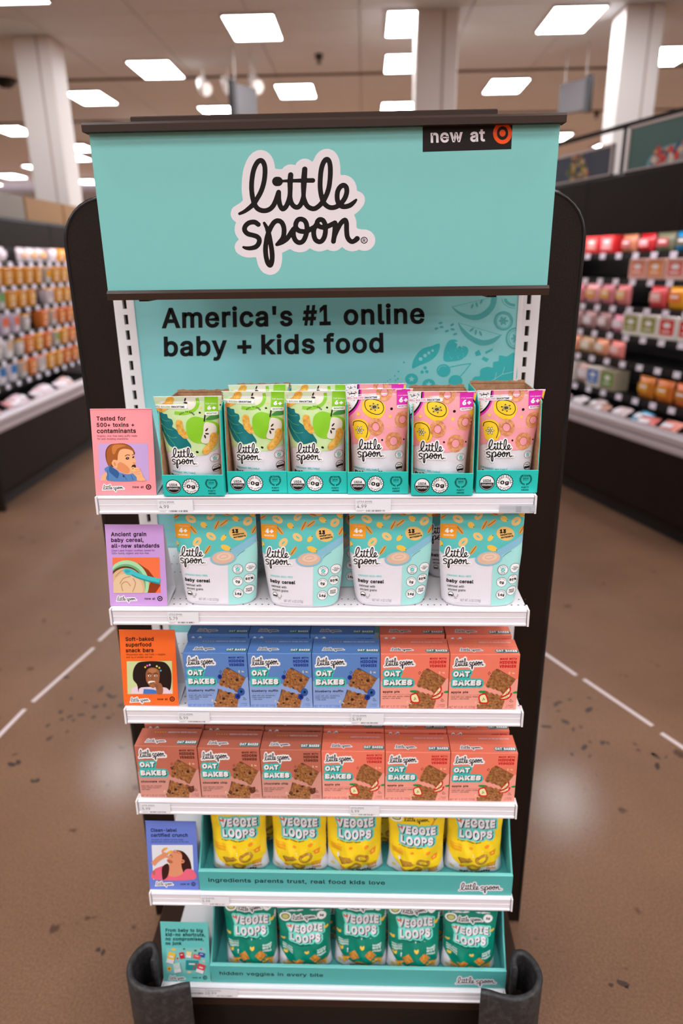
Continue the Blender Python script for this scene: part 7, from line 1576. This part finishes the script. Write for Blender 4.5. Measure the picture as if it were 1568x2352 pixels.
right_rows = [
    [S('box', Rd, (236, 130, 120), .16, None, 'red box'), S('box', Rd, (240, 150, 150), .16, None, 'red box with pale seal'), S('bag', (226, 150, 110), (200, 110, 110), .16, None, 'salmon pack'), S('bag', Rd, (244, 150, 150), .16, None, 'red pack'), S('bag', (128, 130, 100), (190, 90, 90), .16, None, 'olive pack'), S('bag', (30, 146, 206), (110, 104, 84), .16, None, 'blue pack with dark print'), S('bag', (70, 176, 226), (150, 146, 90), .17, None, 'light blue pack'), S('bag', (60, 100, 196), (200, 200, 230), .17, None, 'deep blue pack')],
    [None, None, None, bx_, S('box', (226, 170, 150), (240, 150, 80), .13, None, 'peach box with orange print'), S('box', (240, 200, 190), (226, 120, 110), .13, None, 'pale pink box'), S('box', (240, 186, 150), (232, 150, 120), .13, None, 'apricot box'), bx_],
    [S('bag', Pk, (240, 170, 70), .15, None, 'pink pack'), S('bag', (214, 130, 140), (240, 180, 80), .16, None, 'dusty pink pack'), S('bag', (226, 130, 130), (240, 190, 120), .18, None, 'large pink meat pack'), None, S('bag', (226, 80, 84), (240, 170, 160), .14, None, 'red and pink pack'), S('bag', Yo, (240, 130, 60), .15, None, 'yellow pack'), S('bag', (244, 180, 50), (230, 100, 60), .15, None, 'bright yellow pack'), ora],
    [S('bag', (180, 140, 136), Wt, .13, None, 'grey-pink pack'), S('bag', (170, 130, 126), (236, 216, 216), .13, None, 'brownish pack'), S('bag', (236, 150, 170), (246, 226, 232), .12, None, 'rose pink pack'), S('box', (240, 236, 226), (150, 150, 60), .17, None, 'white box with olive label'), S('box', (240, 236, 226), (150, 150, 60), .17, None, 'white box with olive seal'), S('box', (244, 238, 232), (222, 50, 46), .17, None, 'white box with red label'), S('box', (244, 238, 232), (222, 50, 46), .17, None, 'white box with red seal'), None],
    [S('bag', (196, 160, 120), (236, 226, 200), .12, None, 'tan pack'), S('bag', (236, 160, 120), (232, 222, 200), .12, None, 'orange-pink pack'), S('bag', (240, 140, 130), (246, 190, 180), .12, None, 'coral pack'), None, None, None, None, None],
    [S('bag', (206, 170, 160), Wt, .18, None, 'beige pack'), S('box', (226, 218, 206), (30, 110, 190), .2, None, 'pale box with blue label'), S('box', (160, 150, 126), (110, 150, 50), .2, None, 'grey-green box'), None, S('bag', (206, 120, 40), (226, 160, 40), .2, None, 'amber pack'), S('bag', (206, 110, 40), (226, 150, 40), .2, None, 'dark amber pack'), S('bag', (226, 110, 50), (200, 120, 40), .2, None, 'orange pouch'), ora]]
_D = Vector((.3217, -.9468, 0)); _P0 = Vector((2.0, 6.474, 0)); _O = _P0 - _D * 1.6
right_rows = [[r[0], r[1]] + r + [r[-1], r[5]] for r in right_rows]
right_case = refr_case('right', tuple(_O), math.atan2(-.9468, .3217), 3.4, (2.05, 1.835, 1.605, 1.37, 1.14, .85), right_rows, 2.68, 'long dark refrigerated case of meat packs along the right aisle', (.736, 2.9), .222, False, (3, 8))
# loose packs in the open wells
def well(origin, rz, xs, cols, side):
    for k, (x, c) in enumerate(zip(xs, cols)):
        o = empty('flat_pack'); P = bag_surface(.2, .17, .06, lambda v: .95, lambda v: math.sin(math.pi * min(max(v, .02), .98)) ** .5, k * 1.7 + 3, .006, ribs=False)
        me = bag_mesh(P, 'film', 8, 8); link('film', me, mat('pack_%d_%d_%d' % c, c, .22, spec=.6), o)
        o.location = Vector(origin) + Matrix.Rotation(rz, 4, 'Z') @ Vector((x, .16 + (k % 3) * .05, .655)); o.rotation_euler = (math.radians(-62), 0, rz + random.uniform(-.3, .3))
        mb = MB(); mb.box(-.05, .05, -.034, -.032, .05, .1); mb.build('pack_print', mat('pack_white_label', (240, 236, 240), .4), o)
        tag(o, 'film-wrapped flat pack, %s along the open well of the %s case' % (ord_[k], side), 'food pack', 'flat packs in the %s well' % side)
well((-3.18, 5.9, 0), math.radians(90), [.3 + .2 * k for k in range(12)], [(236, 180, 170), (240, 150, 120), (236, 170, 176), (226, 160, 160), (236, 206, 214), (230, 200, 210), (240, 226, 232), (226, 190, 200), (236, 214, 220), (240, 226, 230), (226, 200, 206), (236, 190, 180)], 'left')
well(tuple(_O), math.atan2(-.9468, .3217), [1.1 + .21 * k for k in range(9)], [(236, 200, 206), (240, 232, 232), (196, 180, 176), (200, 150, 130), (220, 200, 200), (90, 170, 200), (232, 130, 120), (240, 150, 130), (226, 140, 120)], 'right')
# posters standing on the right case
FRW = mat('poster_frame', (214, 200, 196), .4)
def poster(s0, s1, z0, z1, col, draw, lb):
    c = _P0 + _D * ((s0 + s1) / 2) + Vector((.9468, .3217, 0)) * .285; W = s1 - s0; H = z1 - z0
    t = empty('poster', (c.x, c.y, z0), (0, 0, math.atan2(-.9468, .3217))); tag(t, lb, 'poster')
    mb = MB(); mb.box(-W / 2, W / 2, 0, .02, 0, H); mb.build('board', mat('poster_%d_%d_%d' % col, col, .45), t)
    for q in ((-W / 2, -W / 2 + .022, 0, H), (W / 2 - .022, W / 2, 0, H), (-W / 2, W / 2, H - .022, H), (-W / 2, W / 2, 0, .012)):
        mb = MB(); mb.box(q[0], q[1], -.008, 0, q[2], q[3]); mb.build('frame_bar', FRW, t)
    a = Art(1, 1); draw(a, W * 1000, H * 1000); a.clip = (-W * 500 + 22, -H * 1000 + 22, W * 500 - 22, -12)
    a.build('poster_print', lambda x, y, o: Vector((x / 1000, -o, -y / 1000)), t, base=.001)
def salad(a, w, h):
    a.ell(60, -h * .36, 210, 190, (70, 84, 110), n=30); random.seed(8)
    for k in range(90):
        t = random.uniform(0, 6.28); r = 165 * math.sqrt(random.random()); a.ell(60 + r * math.cos(t), -h * .36 + r * .95 * math.sin(t), random.uniform(14, 34), random.uniform(8, 18), random.choice(((206, 150, 60), (226, 176, 90), (120, 130, 50), (70, 90, 40), (196, 90, 40), (230, 200, 160), (120, 40, 50))), rot=random.uniform(0, 180), n=9)
def dessert(a, w, h):
    a.ell(-20, -20, 280, 120, (130, 180, 190), n=30); random.seed(12)
    for k in range(60): a.ell(random.uniform(-230, 330), -random.uniform(15, 130), random.uniform(20, 40), random.uniform(16, 32), random.choice(((216, 60, 60), (226, 90, 80), (240, 170, 110), (236, 200, 170), (60, 70, 120), (244, 224, 210))), rot=random.uniform(0, 180), n=10)
poster(-1.25, -.14, 2.68, 2.925, (38, 48, 70), salad, 'dark poster of a salad bowl on top of the right case')
poster(.05, 1.15, 2.68, 3.02, (62, 108, 104), dessert, 'green poster of a berry dessert on top of the right case')
t = empty('top_rail_bar', tuple(_P0 + Vector((.9468, .3217, 0)) * .3 + Vector((0, 0, 3.03))), (0, 0, math.atan2(-.9468, .3217))); tag(t, 'dark rail above the posters on the right case', 'rail')
mb = MB(); mb.box(-1.6, 1.8, 0, .03, -.005, .03); mb.build('bar', CBRN, t)
for x in (-1.3, -.04, 1.3):
    mb = MB(); mb.box(x - .012, x + .012, .0, .02, -.345, -.005); mb.build('post', CBRN, t)
